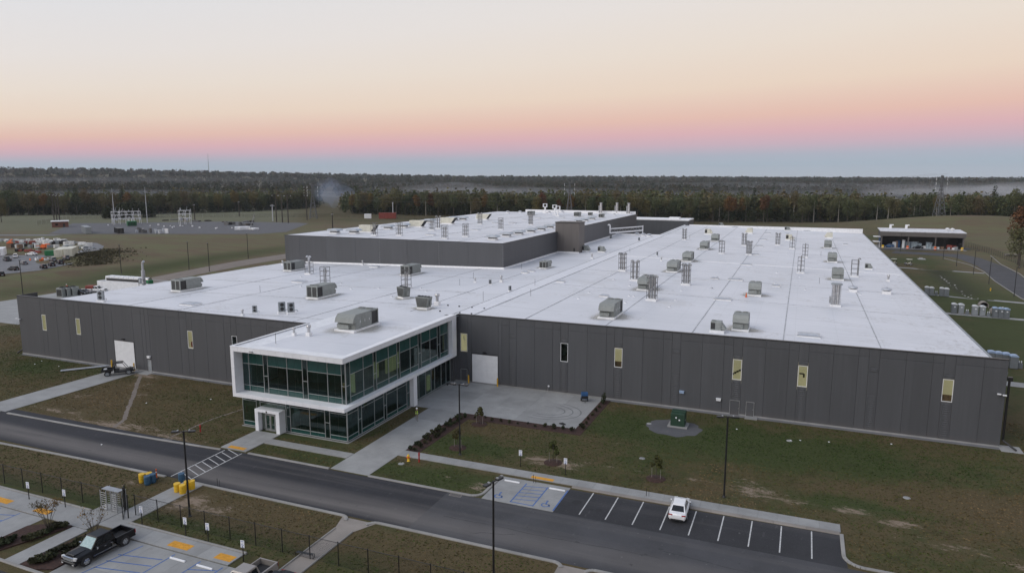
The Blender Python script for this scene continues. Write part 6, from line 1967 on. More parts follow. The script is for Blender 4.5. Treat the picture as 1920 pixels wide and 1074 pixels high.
for (x, y), lb in (((-52.02, 99.99), 'against the recessed glazing'), ((-50.55, 100.6), 'in front of the man door')):
    o = thing('debris_pile', 'small pile of dark scrap and white bags ' + lb, 'scrap pile', (x, y, .05))
    r_ = random.Random(int(x * 10))
    for i in range(5):
        MB().cbox((0, 0, 0), (r_.uniform(.3, .8), r_.uniform(.2, .5), r_.uniform(.1, .3)), r_.uniform(0, 3)).build('scrap', ['black_paint', 'sign_white', 'galvanised', 'black_rubber', 'portable_grey'][i], o, (r_.uniform(-.8, .8), r_.uniform(-.4, .4), .1))
cb = thing('conduit_bundle', 'bundle of long grey conduit lying on the grass by the far door', 'pipe bundle', (-117.6, 83.4, .12), .88)
for i in range(7):
    MB().tube((-3.6, -.3 + .1 * i, .05 + .09 * (i % 2)), (3.4 + .2 * (i % 3), -.3 + .1 * i, .05 + .09 * (i % 2)), .05, n=6).build('pipe', 'vent_silver', cb)
hb_ = thing('hose_reel', 'small white wall tap over a weedy stain on the apron', 'wall tap', (-36.0, 102.5, 0))
MB().lathe([(.16, 0), (.16, .05)], n=12).build('plate', 'sign_white', hb_, (0, .08, 1.0)).rotation_euler = (pi / 2, 0, 0)
MB().path([(0, .1, 1.0), (0, -.05, .95), (-.1, -.1, .1)], .03).build('pipe', 'galvanised', hb_)
# debris flecks on the lawns
for i, (x, y) in enumerate([(-6.56, 96.49), (0.33, 94.89), (4.97, 96.2), (12.41, 98.49), (-83.15, 78.81), (-90.83, 73.66), (-129.1, 82.12), (-123.59, 82.82), (-130.18, 84.13), (-81.73, 59.24), (1.5, 95.37)]):
    tag(MB().add([(-.12, 0, .05), (.1, -.06, .04), (.15, .07, .07), (-.05, .1, .09)], [(0, 1, 2, 3)]).box(-.05, .05, -.03, .03, 0, .05).build('litter', 'sign_white', None, (x, y, .02)), 'small white scrap of litter on the grass', 'litter', 'litter on the lawns')
for (x, y), lb in (((-58.49, 55.58), 'on the southern verge near the lamp post'), ((-26.28, 69.98), 'on the sidewalk behind the accessible bay, first'), ((-13.76, 71.41), 'on the sidewalk near the white car')):
    o = thing('marker_post', 'thin dark marker post ' + lb, 'marker post', (x, y, 0), 0, 'thin marker posts')
    MB().tube((0, 0, 0), (0, 0, 1.0), .03, n=6).build('post', 'black_paint', o)
    MB().tube((.25, .05, 0), (.25, .05, .8), .02, n=5).build('stake', 'black_paint', o)
o = thing('bench_rail', 'low black rail frame across the concrete channel', 'rail', (*(-39.91, 47.31), .05), .1)
MB().path([(-.9, 0, 0), (-.9, 0, .35), (.9, 0, .35), (.9, 0, 0)], .03).path([(-.9, .25, 0), (-.9, .25, .35), (.9, .25, .35), (.9, .25, 0)], .03).build('frame', 'black_paint', o)
MB().box(-.85, .85, .0, .25, .36, .38).build('slat', 'black_paint', o)
# tyre circles scuffed on the apron
paint('tyre_mark', [bar((-33.2 + r_ * 1.35 * cos(a), 94.0 + r_ * sin(a)), (-33.2 + r_ * 1.35 * cos(a + .21), 94.0 + r_ * sin(a + .21)), .16) for r_ in (2.0, 2.9, 3.8) for a in [(-1.9 + .2 * i) for i in range(16)]], 'gravel_pad', .0515)

# ------------------------------------------------------------------ planting
def clump(n_leaf, r, h, ls, seed, m, name, label, loc, group=None, stem='bark', cat='shrub'):
    t = thing(name, label, cat, loc, 0, group)
    rg_ = random.Random(seed)
    lobes = [(rg_.uniform(-.4, .4) * r, rg_.uniform(-.4, .4) * r, h * rg_.uniform(.4, .75), r * .6, r * .6, h * .35) for _ in range(5)]
    v, tone = leaf_cloud(seed, lobes, n_leaf, ls)
    v[:, 2] = np.maximum(v[:, 2], .01)
    link('foliage', quads_mesh('foliage', v, tone), m, t)
    s_ = MB()
    for l in lobes:
        s_.tube((0, 0, -.05), (l[0], l[1], l[2]), .02, .01, 5, False)
    s_.build('stem', stem, t)
    return t
mulch = MB()
mulch.prism([(-44.55, 72.7), (-42.6, 72.7), (-42.3, 86.1), (-25.7, 86.1), (-25.6, 102.0), (-27.0, 102.0), (-27.1, 88.15), (-44.55, 88.15)], -.1, .04)
struct('mulch_bed', mulch, 'soil_mulch')
shp = [Proto(clump(150, .5, .75, .11, 50 + i, 'shrub_leaves', 'shrub', 'low evergreen shrub in the mulch bed along the drive', (0, 0, 0))) for i in range(3)]
rs = random.Random(3)
for i in range(13):
    y = 73.2 + i * 1.12
    for x in (-44.0, -43.2):
        shp[rs.randrange(3)].place((x + rs.uniform(-.15, .15), y + rs.uniform(-.3, .3), .03), rs.uniform(0, 6), 'low evergreen shrub in the mulch strip along the entrance drive', 'shrubs along the entrance drive', rs.uniform(.6, .95))
for i in range(12):
    x = -41.5 + i * 1.3
    shp[rs.randrange(3)].place((x, 87.1 + rs.uniform(-.4, .4), .03), rs.uniform(0, 6), 'sparse small shrub in the mulch strip below the apron', 'shrubs below the apron', rs.uniform(.35, .75) if i < 8 else rs.uniform(.7, 1.0))
for i in range(7):
    shp[rs.randrange(3)].place((-26.3 + rs.uniform(-.3, .3), 88.6 + i * 1.9, .03), rs.uniform(0, 6), 'small shrub in the mulch strip beside the apron end', 'shrubs beside the apron end', rs.uniform(.5, 1.1))
clump(240, .45, 1.6, .1, 77, 'dark_leaves', 'conifer_shrub', 'small upright conifer at the factory wall end of the mulch bed', (-26.4, 100.7, .03))
def sapling(seed, h, lab, loc, n_leaf=170):
    t = thing('sapling', lab, 'tree', loc)
    rg_ = random.Random(seed)
    k = MB().tube((0, 0, -.1), (.05, 0, h * .55), .045, .03, 6, False).tube((.05, 0, h * .55), (0, .05, h), .03, .01, 6, False)
    lobes = []
    for i in range(9):
        a, z = rg_.uniform(0, 6.28), h * rg_.uniform(.38, .92)
        q = .28 * h * (1.05 - z / h) + .15
        k.tube((.04, 0, z - .25), (q * cos(a), q * sin(a), z), .014, .006, 4, False)
        lobes.append((q * cos(a) * .8, q * sin(a) * .8, z, .3, .3, .28))
    k.build('trunk', 'bark', t)
    v, tone = leaf_cloud(seed, lobes, n_leaf * 2, .12)
    link('crown', quads_mesh('crown', v, tone), 'sapling_leaves', t)
    MB().tube((.5, 0, -.1), (.5, 0, 1.2), .025, n=5).tube((-.5, .1, -.1), (-.5, .1, 1.2), .025, n=5).build('stake', 'bark_pale', t)
for i, ((x, y), h, lb) in enumerate([((-40.0, 84.9), 2.6, 'young green sapling behind the lamp post by the mulch bed'), ((-38.9, 76.0), 2.9, 'thin yellowing sapling right beside the lamp post'), ((-26.1, 76.2), 2.8, 'young sapling in a mulch ring between the two parking signs'), ((-13.7, 76.4), 3.0, 'young sapling in a mulch ring behind the white car')]):
    sapling(60 + i, h, lb, (x, y, 0), 200 if i != 1 else 90)
    struct('mulch_ring', MB().lathe([(1.15, -.02), (1.1, .03), (.5, .09), (.1, .1)], (0, 0, 0), 18), 'soil_mulch', (x, y, 0))
# planters beside the accessible bays, with two crape myrtles
for k, poly in enumerate(([(-68.9, 36.7), (-66.9, 36.7), (-64.7, 43.1), (-66.4, 43.2), (-68.9, 41.5)], [(-62.5, 36.65), (-60.4, 36.6), (-58.95, 37.2), (-58.95, 43.3), (-62.0, 43.3)])):
    struct('planter_bed', MB().prism(poly, -.1, .13), 'soil_mulch')
gp = Proto(clump(170, .6, .5, .12, 90, 'shrub_leaves', 'groundcover_plant', 'low spreading plant in the planter', (0, 0, 0)))
for i in range(26):
    t_ = i / 25
    if i % 2:
        x, y = -67.6 + 2.1 * t_ + rs.uniform(-.7, .7), 37.2 + 5.4 * t_
    else:
        x, y = -61.4 + 1.3 * t_ + rs.uniform(-.7, .7), 37.2 + 5.4 * t_
    gp.place((x, y, .12), rs.uniform(0, 6), 'low spreading green plant in the %s planter' % ('western' if i % 2 else 'eastern'), 'planter plants ' + ('west' if i % 2 else 'east'), rs.uniform(.8, 1.2))
def myrtle(seed, h, n_leaf, lab, loc):
    t = thing('crape_myrtle', lab, 'tree', loc)
    rg_ = random.Random(seed)
    k = MB()
    tips = []
    for i in range(9):
        a = 2 * pi * i / 9 + rg_.uniform(-.3, .3)
        top = (h * .42 * cos(a) * rg_.uniform(.5, 1), h * .42 * sin(a) * rg_.uniform(.5, 1), h * rg_.uniform(.7, 1))
        midp = (top[0] * .38, top[1] * .38, top[2] * .5)
        k.tube((.05 * cos(a), .05 * sin(a), -.05), midp, .028, .02, 5, False).tube(midp, top, .02, .006, 5, False)
        for j in range(5):
            f = rg_.uniform(.3, .9)
            s_ = tuple(midp[q] + (top[q] - midp[q]) * f for q in range(3))
            e_ = (s_[0] + rg_.uniform(-.5, .5), s_[1] + rg_.uniform(-.5, .5), s_[2] + rg_.uniform(.1, .55))
            k.tube(s_, e_, .011, .005, 4, False)
            tips.append((*e_, .25, .25, .22))
        tips.append((*top, .25, .25, .25))
    k.build('trunk', 'bark', t)
    v, tone = leaf_cloud(seed, tips, n_leaf, .065)
    link('crown', quads_mesh('crown', v, tone, np.random.RandomState(seed).uniform(0, 1, len(v) // 4).repeat(4)), 'myrtle_leaves', t)
myrtle(5, 3.3, 620, 'multi-stemmed crape myrtle with yellow and brown leaves in the western planter', (-65.9, 41.6, .1))
myrtle(6, 3.1, 170, 'nearly bare multi-stemmed crape myrtle behind the black pickup', (-60.6, 42.4, .1))

# ------------------------------------------------------------------ grass tufts on the near lawns
PAVED = [(-400, 121, 54.9, 64.7), (-50.2, -44.4, 64, 88.5), (-54.6, -26.8, 88, 103), (-44.7, 5.6, 70.2, 72.7), (-30.6, 5.7, 64, 70.9), (-63, -49.8, 67.5, 69.4), (-67.1, -62.6, 64, 72), (-112.4, -106.4, 62.5, 87), (-63.1, -60, 44, 55.5),
         (-93, -62.7, 30, 48.1), (-62.8, -45, 30, 46.1), (-58, -40.3, 30, 45.8), (-41, -38, 39, 55.5), (-18.5, -15, 39, 55.5), (-71, -52.2, 70.4, 103), (-44.8, -42.2, 72, 88.5), (-44, -25.4, 85.9, 88.5), (-27.2, -25.4, 86, 103), (-18.6, -10.6, 90.2, 97.5), (-45, -38, 30, 45.6)]
rg3 = np.random.RandomState(12)
NT = 300000
tx_, ty_ = rg3.uniform(-170, 46, NT), 40 + 74 * rg3.uniform(0, 1, NT) ** .9
ok = ~((tx_ < -70) & (tx_ > -139.4) & (ty_ > 86.0)) & ~((tx_ > -53) & (tx_ < 27.5) & (ty_ > 101.6))
for a, b, c_, d in PAVED:
    ok &= ~((tx_ > a) & (tx_ < b) & (ty_ > c_) & (ty_ < d))
AZt = np.degrees(np.arctan2(tx_, ty_))
ok &= (AZt > -66) & (AZt < 20)
def fbm(x, y, s, sd):
    r_ = np.random.RandomState(sd)
    out = np.zeros_like(x)
    for k in range(7):
        a, f_ = r_.uniform(0, 6.28), s * 1.7 ** k
        out += np.sin((x * np.cos(a) + y * np.sin(a)) * f_ + r_.uniform(0, 6.28) + 1.5 * np.sin((x * np.sin(a) - y * np.cos(a)) * f_ * .7)) / 1.35 ** k
    return out / 2.2
patch = fbm(tx_, ty_, .12, 1)
thin = fbm(tx_, ty_, .35, 2)
bz = np.zeros(NT)
for cx, cy, sx, sy, a in [(-30.5, 66.8, 3.2, 1.3, .9), (-26, 76.3, 6, 1.5, .9), (0, 76.5, 6, 1.4, .6), (-3, 77.2, 3.5, 2.2, .7), (6.5, 76.2, 2.4, 1.2, .8), (10.5, 74.9, 3.0, 1.0, .85), (15, 72, 9, .8, .9), (-58.5, 51.5, 2.2, 2.4, 1), (-55, 51.2, 3, 1.3, .9), (-87, 65.2, 5, 1.6, .9), (-104, 84.5, 5, 1.6, .9), (-100, 66.5, 9, 1.3, .7), (-88, 64.6, 12, 1, .8)]:
    bz = np.maximum(bz, a * gau(tx_, ty_, cx, cy, sx, sy))
pth = np.interp(ty_, [63.4, 67.2, 71, 76, 81, 84.8], [-85.2, -87.5, -91.4, -96.3, -101.5, -105.2])
bz = np.maximum(bz, 1.2 * np.exp(-((tx_ - pth) / .8) ** 2) * (ty_ > 63))
ok &= rg3.uniform(0, 1, NT) > np.clip(bz * 1.1 + .35 * (thin > .35), 0, .97)
tx_, ty_, patch = tx_[ok], ty_[ok], patch[ok]
nt_ = len(tx_)
lsh = np.zeros(nt_)
for cx, cy, sx, sy, a in [(-39, 77, 6, 3, .5), (-36, 67, 8, 2.5, .4), (0, 92, 18, 6, .45), (-22, 93, 6, 5, .3), (9, 77.5, 7, 1.6, .5), (-66, 47.6, 20, 1.2, .35), (-128, 82, 9, 3.5, .3), (-50, 47.6, 30, .9, .35)]:
    lsh += a * gau(tx_, ty_, cx, cy, sx, sy)
hue_ = np.clip(.48 + .42 * patch - lsh + rg3.normal(0, .11, nt_), 0, 1)
an = rg3.uniform(0, 6.28, nt_)
wd_, hg = rg3.uniform(.03, .1, nt_), rg3.uniform(.02, .075, nt_)
dx, dy = wd_ * np.cos(an), wd_ * np.sin(an)
lx, ly = rg3.normal(0, .04, nt_), rg3.normal(0, .04, nt_)
z0_ = np.full(nt_, .0)
vv = np.stack([np.stack([tx_ - dx, ty_ - dy, z0_], 1), np.stack([tx_ + dx, ty_ + dy, z0_], 1), np.stack([tx_ + dx * 1.2 + lx, ty_ + dy * 1.2 + ly, hg], 1), np.stack([tx_ - dx * 1.1 + lx, ty_ - dy * 1.1 + ly, hg * .8], 1)], 1).reshape(-1, 3)
tag(link('grass', quads_mesh('grass', vv, rg3.uniform(0, 1, nt_).repeat(4), hue_.repeat(4)), 'grass_blades'), 'short patchy grass tufts on the lawns round the factory', None, None, 'stuff')

# ------------------------------------------------------------------ vehicles (front towards +y)
def loft(rows, close=True):
    """rows: list of half sections [(x, z), ...] at y; mirrored to a closed hull"""
    mb = MB()
    v, f = [], []
    k = len(rows[0][1])
    for y, half in rows:
        ring = [(x, y, z) for x, z in half] + [(-x, y, z) for x, z in reversed(half)]
        v += ring
    m_ = 2 * k
    for i in range(len(rows) - 1):
        for j in range(m_ - 1):
            f.append((i * m_ + j, i * m_ + j + 1, (i + 1) * m_ + j + 1, (i + 1) * m_ + j))
        f.append((i * m_ + m_ - 1, i * m_, (i + 1) * m_, (i + 1) * m_ + m_ - 1))
    mb.add(v, f, False)
    mb.add(v[:m_], [tuple(range(m_))])
    mb.add(v[-m_:], [tuple(reversed(range(m_)))])
    return mb
def sect(w, zb, zs, zt):
    """bottom, rocker, shoulder, deck"""
    return [(0, zb), (w * .84, zb), (w * .97, zb + .16), (w, (zb + zs) / 2 + .05), (w * .97, zs - .05), (w * .9, zs + .02), (w * .5, zt), (0, zt + .015)]
def wheel(par, x, y, r, w, rim='chrome'):
    s = 1 if x > 0 else -1
    t = MB().tube((x - s * w, y, r), (x, y, r), r, n=20).build('wheel', 'black_rubber', par)
    MB().tube((x - s * .02, y, r), (x + s * .012, y, r), r * .66, n=16).build('rim', rim, t)
    sp_ = MB()
    for i in range(6):
        a = i * pi / 3
        sp_.add([(x + s * .016, y + r * .2 * cos(a + .9), r + r * .2 * sin(a + .9)), (x + s * .016, y + r * .6 * cos(a + .38), r + r * .6 * sin(a + .38)), (x + s * .016, y + r * .6 * cos(a + .72), r + r * .6 * sin(a + .72))], [(0, 1, 2)])
    sp_.build('spoke_gap', 'black_rubber', t)
    return t
def cabin(par, paintm, y_ws0, y_ws1, y_rw1, y_rw0, zb, zt, wb, wt, glassm='car_glass', wsm=None, doors=2):
    """greenhouse: windscreen base/top, rear-window top/base"""
    mb = MB()
    wt2 = wt
    A = [(-wb, y_ws0, zb), (wb, y_ws0, zb), (wb, y_rw0, zb), (-wb, y_rw0, zb), (-wt, y_ws1, zt), (wt, y_ws1, zt), (wt2, y_rw1, zt), (-wt2, y_rw1, zt)]
    mb.add(A, [(0, 1, 5, 4), (1, 2, 6, 5), (2, 3, 7, 6), (3, 0, 4, 7), (4, 5, 6, 7)])
    cb_ = mb.build('cabin', paintm, par)
    def lerp(p, q, t):
        return tuple(p[i] + (q[i] - p[i]) * t for i in range(3))
    def face(a, b, c, d, u0, u1, v0, v1, off, nm_, m):
        lo0, lo1, hi0, hi1 = lerp(a, b, u0), lerp(a, b, u1), lerp(d, c, u0), lerp(d, c, u1)
        p = [lerp(lo0, hi0, v0), lerp(lo1, hi1, v0), lerp(lo1, hi1, v1), lerp(lo0, hi0, v1)]
        nn = (Vector(p[1]) - Vector(p[0])).cross(Vector(p[3]) - Vector(p[0])).normalized() * -abs(off)
        MB().add([tuple(Vector(q) + nn) for q in p], [(0, 1, 2, 3)]).build(nm_, m, cb_)
    face(A[0], A[1], A[5], A[4], .06, .94, .06, .94, .006 if y_ws0 > y_ws1 else -.006, 'windscreen', wsm or glassm)
    face(A[2], A[3], A[7], A[6], .08, .92, .15, .9, .006, 'rear_window', glassm)
    for s in (0, 1):
        a, b, c, d = (A[1], A[2], A[6], A[5]) if s == 0 else (A[3], A[0], A[4], A[7])
        for k in range(doors):
            u0, u1 = .06 + .88 * k / doors + .02, .06 + .88 * (k + 1) / doors - .02
            face(a, b, c, d, u0, u1, .12, .88, .006, 'side_window', glassm)
    ext = .02
    MB().bbox(-wt + .02, wt - .02, min(y_ws1, y_rw1) + .02, max(y_ws1, y_rw1) - .02, zt - .03, zt + .045, .035).build('roof', paintm, par)
    return cb_
def arches(par, xs, ys, r):
    for x in xs:
        for y in ys:
            s = 1 if x > 0 else -1
            MB().tube((x - s * .25, y, r + .03), (x + s * .006, y, r + .03), r + .1, n=18).build('wheel_arch', 'black_rubber', par)
def sedan(label, loc, rz, m='car_white', cat='car', suv=False, name='parked_car'):
    t = thing(name, label, cat, loc, rz)
    zt = 1.72 if suv else 1.44
    zs = 1.02 if suv else .88
    rows = [(-2.3, sect(.72, .38, .72, .8)), (-2.2, sect(.84, .3, zs - .04, zs + .06)), (-1.6, sect(.9, .24, zs, zs + .09)), (-.5, sect(.91, .22, zs, zs + .08)), (.8, sect(.91, .22, zs - .02, zs + .06)), (1.5, sect(.9, .24, zs - .1, zs)), (2.1, sect(.82, .28, .68, .76)), (2.3, sect(.66, .36, .56, .62))]
    loft(rows).build('body', m, t)
    cabin(t, m, 1.05, .35, -1.15 if not suv else -1.95, -1.85 if not suv else -2.15, zs + .04, zt, .78, .6)
    arches(t, (-.905, .905), (1.38, -1.35), .32)
    for x in (-.915, .915):
        for y in (1.38, -1.35):
            wheel(t, x, y, .32, .2, 'galvanised')
    for s in (-1, 1):
        MB().cbox((s * .62, 2.2, .66), (.34, .12, .12), -s * .35).build('headlight', 'lamp_lens', t)
        MB().cbox((s * .64, -2.235, .82), (.38, .08, .12), s * .2).build('taillight', 'tail_red', t)
        MB().cbox((s * .95, .85, zs + .1), (.15, .1, .1)).build('mirror', m, t)
        MB().box(s * .9 - .015, s * .9 + .015, -.1, .06, zs - .16, zs - .13).build('door_handle', m, t)
    MB().box(-.3, .3, -2.32, -2.25, .55, .68).build('number_plate', 'sign_white', t)
    MB().box(-.62, .62, -2.34, -2.2, .3, .44).build('rear_bumper', 'black_rubber', t)
    MB().box(-.5, .5, 2.24, 2.33, .4, .56).build('grille', 'black_rubber', t)
    return t
def pickup(label, loc, rz, m='car_black', ws=None, cap=None, rim='chrome', name='pickup_truck', chrome=True):
    t = thing(name, label, 'pickup truck', loc, rz)
    # front clip and cab lower body
    rows = [(-.55, sect(.99, .42, 1.12, 1.18)), (.6, sect(1.0, .42, 1.12, 1.18)), (1.25, sect(1.0, .42, 1.1, 1.2)), (2.3, sect(.99, .44, 1.06, 1.16)), (2.75, sect(.95, .46, 1.0, 1.1)), (2.92, sect(.9, .5, .9, 1.0))]
    loft(rows).build('body', m, t)
    cabin(t, m, 1.35, .62, -.75, -.98, 1.14, 1.92, .88, .7, wsm=ws)
    # hood crease
    MB().bbox(-.5, .5, 1.5, 2.7, 1.13, 1.235, .05).build('hood', m, t)
    # bed: side walls, tailgate, floor, bulkhead
    bed = MB()
    for s in (-1, 1):
        bed.add([(s * .99, -2.95, .5), (s * .99, -1.0, .5), (s * .99, -1.0, 1.12), (s * .99, -2.95, 1.12), (s * .86, -2.95, .5), (s * .86, -1.0, .5), (s * .86, -1.0, 1.16), (s * .86, -2.95, 1.16), (s * .94, -2.95, 1.17), (s * .94, -1.0, 1.17)],
                [(0, 1, 2, 3), (4, 5, 6, 7), (3, 2, 9, 8), (8, 9, 6, 7), (0, 3, 8, 7, 4), (1, 5, 6, 9, 2)])
    bed.box(-.86, .86, -2.95, -2.84, .62, 1.15).box(-.86, .86, -1.06, -.99, .62, 1.16)
    b_ = bed.build('bed', m, t)
    MB().box(-.855, .855, -2.83, -1.07, .58, .68).build('bed_liner', 'black_rubber', b_)
    MB().box(-.4, .4, -2.975, -2.95, .98, 1.04).build('tailgate_handle', 'black_rubber', b_)
    arches(t, (-.99, .99), (1.95, -1.85), .4)
    for x in (-1.0, 1.0):
        for y in (1.95, -1.85):
            wheel(t, x, y, .41, .26, rim)
    for s in (-1, 1):
        MB().cbox((s * .72, 2.84, .98), (.38, .2, .22), -s * .25).build('headlight', 'lamp_lens', t)
        MB().cbox((s * .925, -2.93, .95), (.13, .12, .36)).build('taillight', 'tail_red', t)
        MB().cbox((s * 1.1, 1.0, 1.24), (.22, .14, .2)).build('mirror', 'chrome' if chrome else m, t)
        for y in (.05, -.6):
            MB().box(s * 1.005 - .015, s * 1.005 + .015, y, y + .18, .98, 1.02).build('door_handle', 'chrome' if chrome else m, t)
        MB().box(s * 1.0 - .012, s * 1.0 + .012, -.9, 1.3, .56, .6).build('body_trim', 'chrome' if chrome else m, t)
        MB().box(s * .95 - .1, s * .95 + .1, -.95, 1.3, .34, .4).build('running_board', 'black_rubber', t)
    g_ = MB().box(-.62, .62, 2.86, 2.96, .78, 1.06).build('grille', 'container_grey', t)
    MB().box(-.66, .66, 2.87, 2.985, 1.06, 1.11).box(-.66, -.6, 2.87, 2.984, .76, 1.06).box(.6, .66, 2.87, 2.984, .76, 1.06).build('grille_surround', 'chrome' if chrome else 'black_rubber', g_)
    for i in range(3):
        MB().box(-.58, .58, 2.955, 2.975, .82 + i * .08, .85 + i * .08).build('grille_bar', 'chrome' if chrome else 'black_rubber', g_)
    MB().bbox(-.96, .96, 2.75, 3.02, .42, .7, .06).build('front_bumper', m, t)
    for s in (-1, 1):
        MB().cbox((s * .7, 3.02, .52), (.22, .03, .08)).build('fog_light', 'lamp_lens', t)
    MB().bbox(-.95, .95, -3.06, -2.9, .46, .66, .04).build('rear_bumper', 'chrome' if chrome else 'black_rubber', t)
    return t
# nearest: black pickup nose towards the camera-left
ptx = [(-58.05, 38.17), (-57.49, 42.77), (-56.58, 38.05), (-56.01, 42.13)]
pickup('black crew-cab pickup with chrome grille and a silver sunshade behind its windscreen', (-57.8, 40.8, .03), pi - .02, 'car_black', 'shade_glass')
pickup('tan-silver pickup cut off by the bottom edge, dark open bed towards the fence', (-41.2, 41.3, .03), pi + .0, 'car_tan', None, chrome=False)
sedan('dark car mostly below the picture edge beside the tan pickup', (-38.6, 41.6, .03), pi, 'car_black')
sedan('white sedan parked nose-in in a marked bay', (-9.85, 69.0, .02), 0.04, 'car_white')

def utv(label, loc, rz):
    t = thing('utility_vehicle', label, 'utility vehicle', loc, rz)
    loft([(-.4, sect(.68, .35, .6, .66)), (.7, sect(.7, .35, .62, .7)), (1.3, sect(.66, .4, .85, .95)), (1.75, sect(.55, .42, .7, .78))]).build('body', 'black_paint', t)
    MB().box(-.7, .7, -1.7, -.5, .68, .76).box(-.7, -.64, -1.7, -.5, .76, 1.0).box(.64, .7, -1.7, -.5, .76, 1.0).box(-.64, .64, -1.7, -1.64, .76, 1.0).build('cargo_bed', 'black_paint', t)
    MB().box(-.3, .3, -1.72, -1.701, .8, .95).build('tailgate_badge', 'red_paint', t)
    MB().bbox(-.4, .0, -1.5, -1.15, .76, .98, .04).build('cargo_box', 'sign_white', t)
    cg = MB()
    for s in (-.62, .62):
        cg.path([(s, 1.05, .85), (s * .9, .55, 1.75), (s * .9, -.45, 1.78), (s, -.55, .7)], .035)
    cg.path([(-.56, .55, 1.75), (.56, .55, 1.75)], .03).path([(-.56, -.45, 1.78), (.56, -.45, 1.78)], .03)
    cg.build('roll_cage', 'black_paint', t)
    MB().bbox(-.6, .6, -.5, .62, 1.78, 1.85, .03).build('roof', 'black_paint', t)
    for s in (-.32, .32):
        MB().bbox(s - .26, s + .26, -.35, .15, .6, .8, .05).bbox(s - .26, s + .26, -.42, -.3, .7, 1.25, .05).build('seat', 'black_rubber', t)
        MB().cbox((s * 1.4, 1.7, .75), (.2, .06, .1)).build('headlight', 'lamp_lens', t)
    for x in (-.76, .76):
        for y in (1.15, -1.1):
            wheel(t, x, y, .34, .26, 'container_grey')
    return t
utv('black and red utility vehicle parked before the far overhead door', (-108.9, 83.3, .05), .0 - .75).scale = (1.2, 1.45, 1.2)
def golf_cart(label, loc, rz, group=None):
    t = thing('golf_cart', label, 'golf cart', loc, rz, group)
    loft([(-1.1, sect(.55, .3, .55, .6)), (.3, sect(.58, .28, .4, .45)), (.8, sect(.56, .28, .7, .8)), (1.15, sect(.45, .32, .6, .66))]).build('body', 'car_grey', t)
    for x in (-.5, .5):
        MB().path([(x, .75, .75), (x, .45, 1.8)], .03).path([(x, -.9, .6), (x, -.8, 1.8)], .03).build('roof_post', 'black_paint', t)
    MB().bbox(-.6, .6, -1.0, .65, 1.8, 1.88, .03).build('roof', 'cream_paint', t)
    MB().bbox(-.52, .52, -.5, -.05, .6, .78, .04).bbox(-.52, .52, -.58, -.48, .7, 1.15, .04).build('seat', 'cream_paint', t)
    for x in (-.6, .6):
        for y in (.75, -.75):
            wheel(t, x, y, .24, .18, 'galvanised')
    return t
for (x, y), lb in zip([(34.4, 312.29), (39.84, 312.72)], ['golf cart half hidden by the roof edge beside the path', 'grey golf cart with pale roof parked on the grass beside the upper path']):
    golf_cart(lb, (x, y, hz(x, y)), 1.3, 'golf carts').scale = (1.25, 1.25, 1.25)

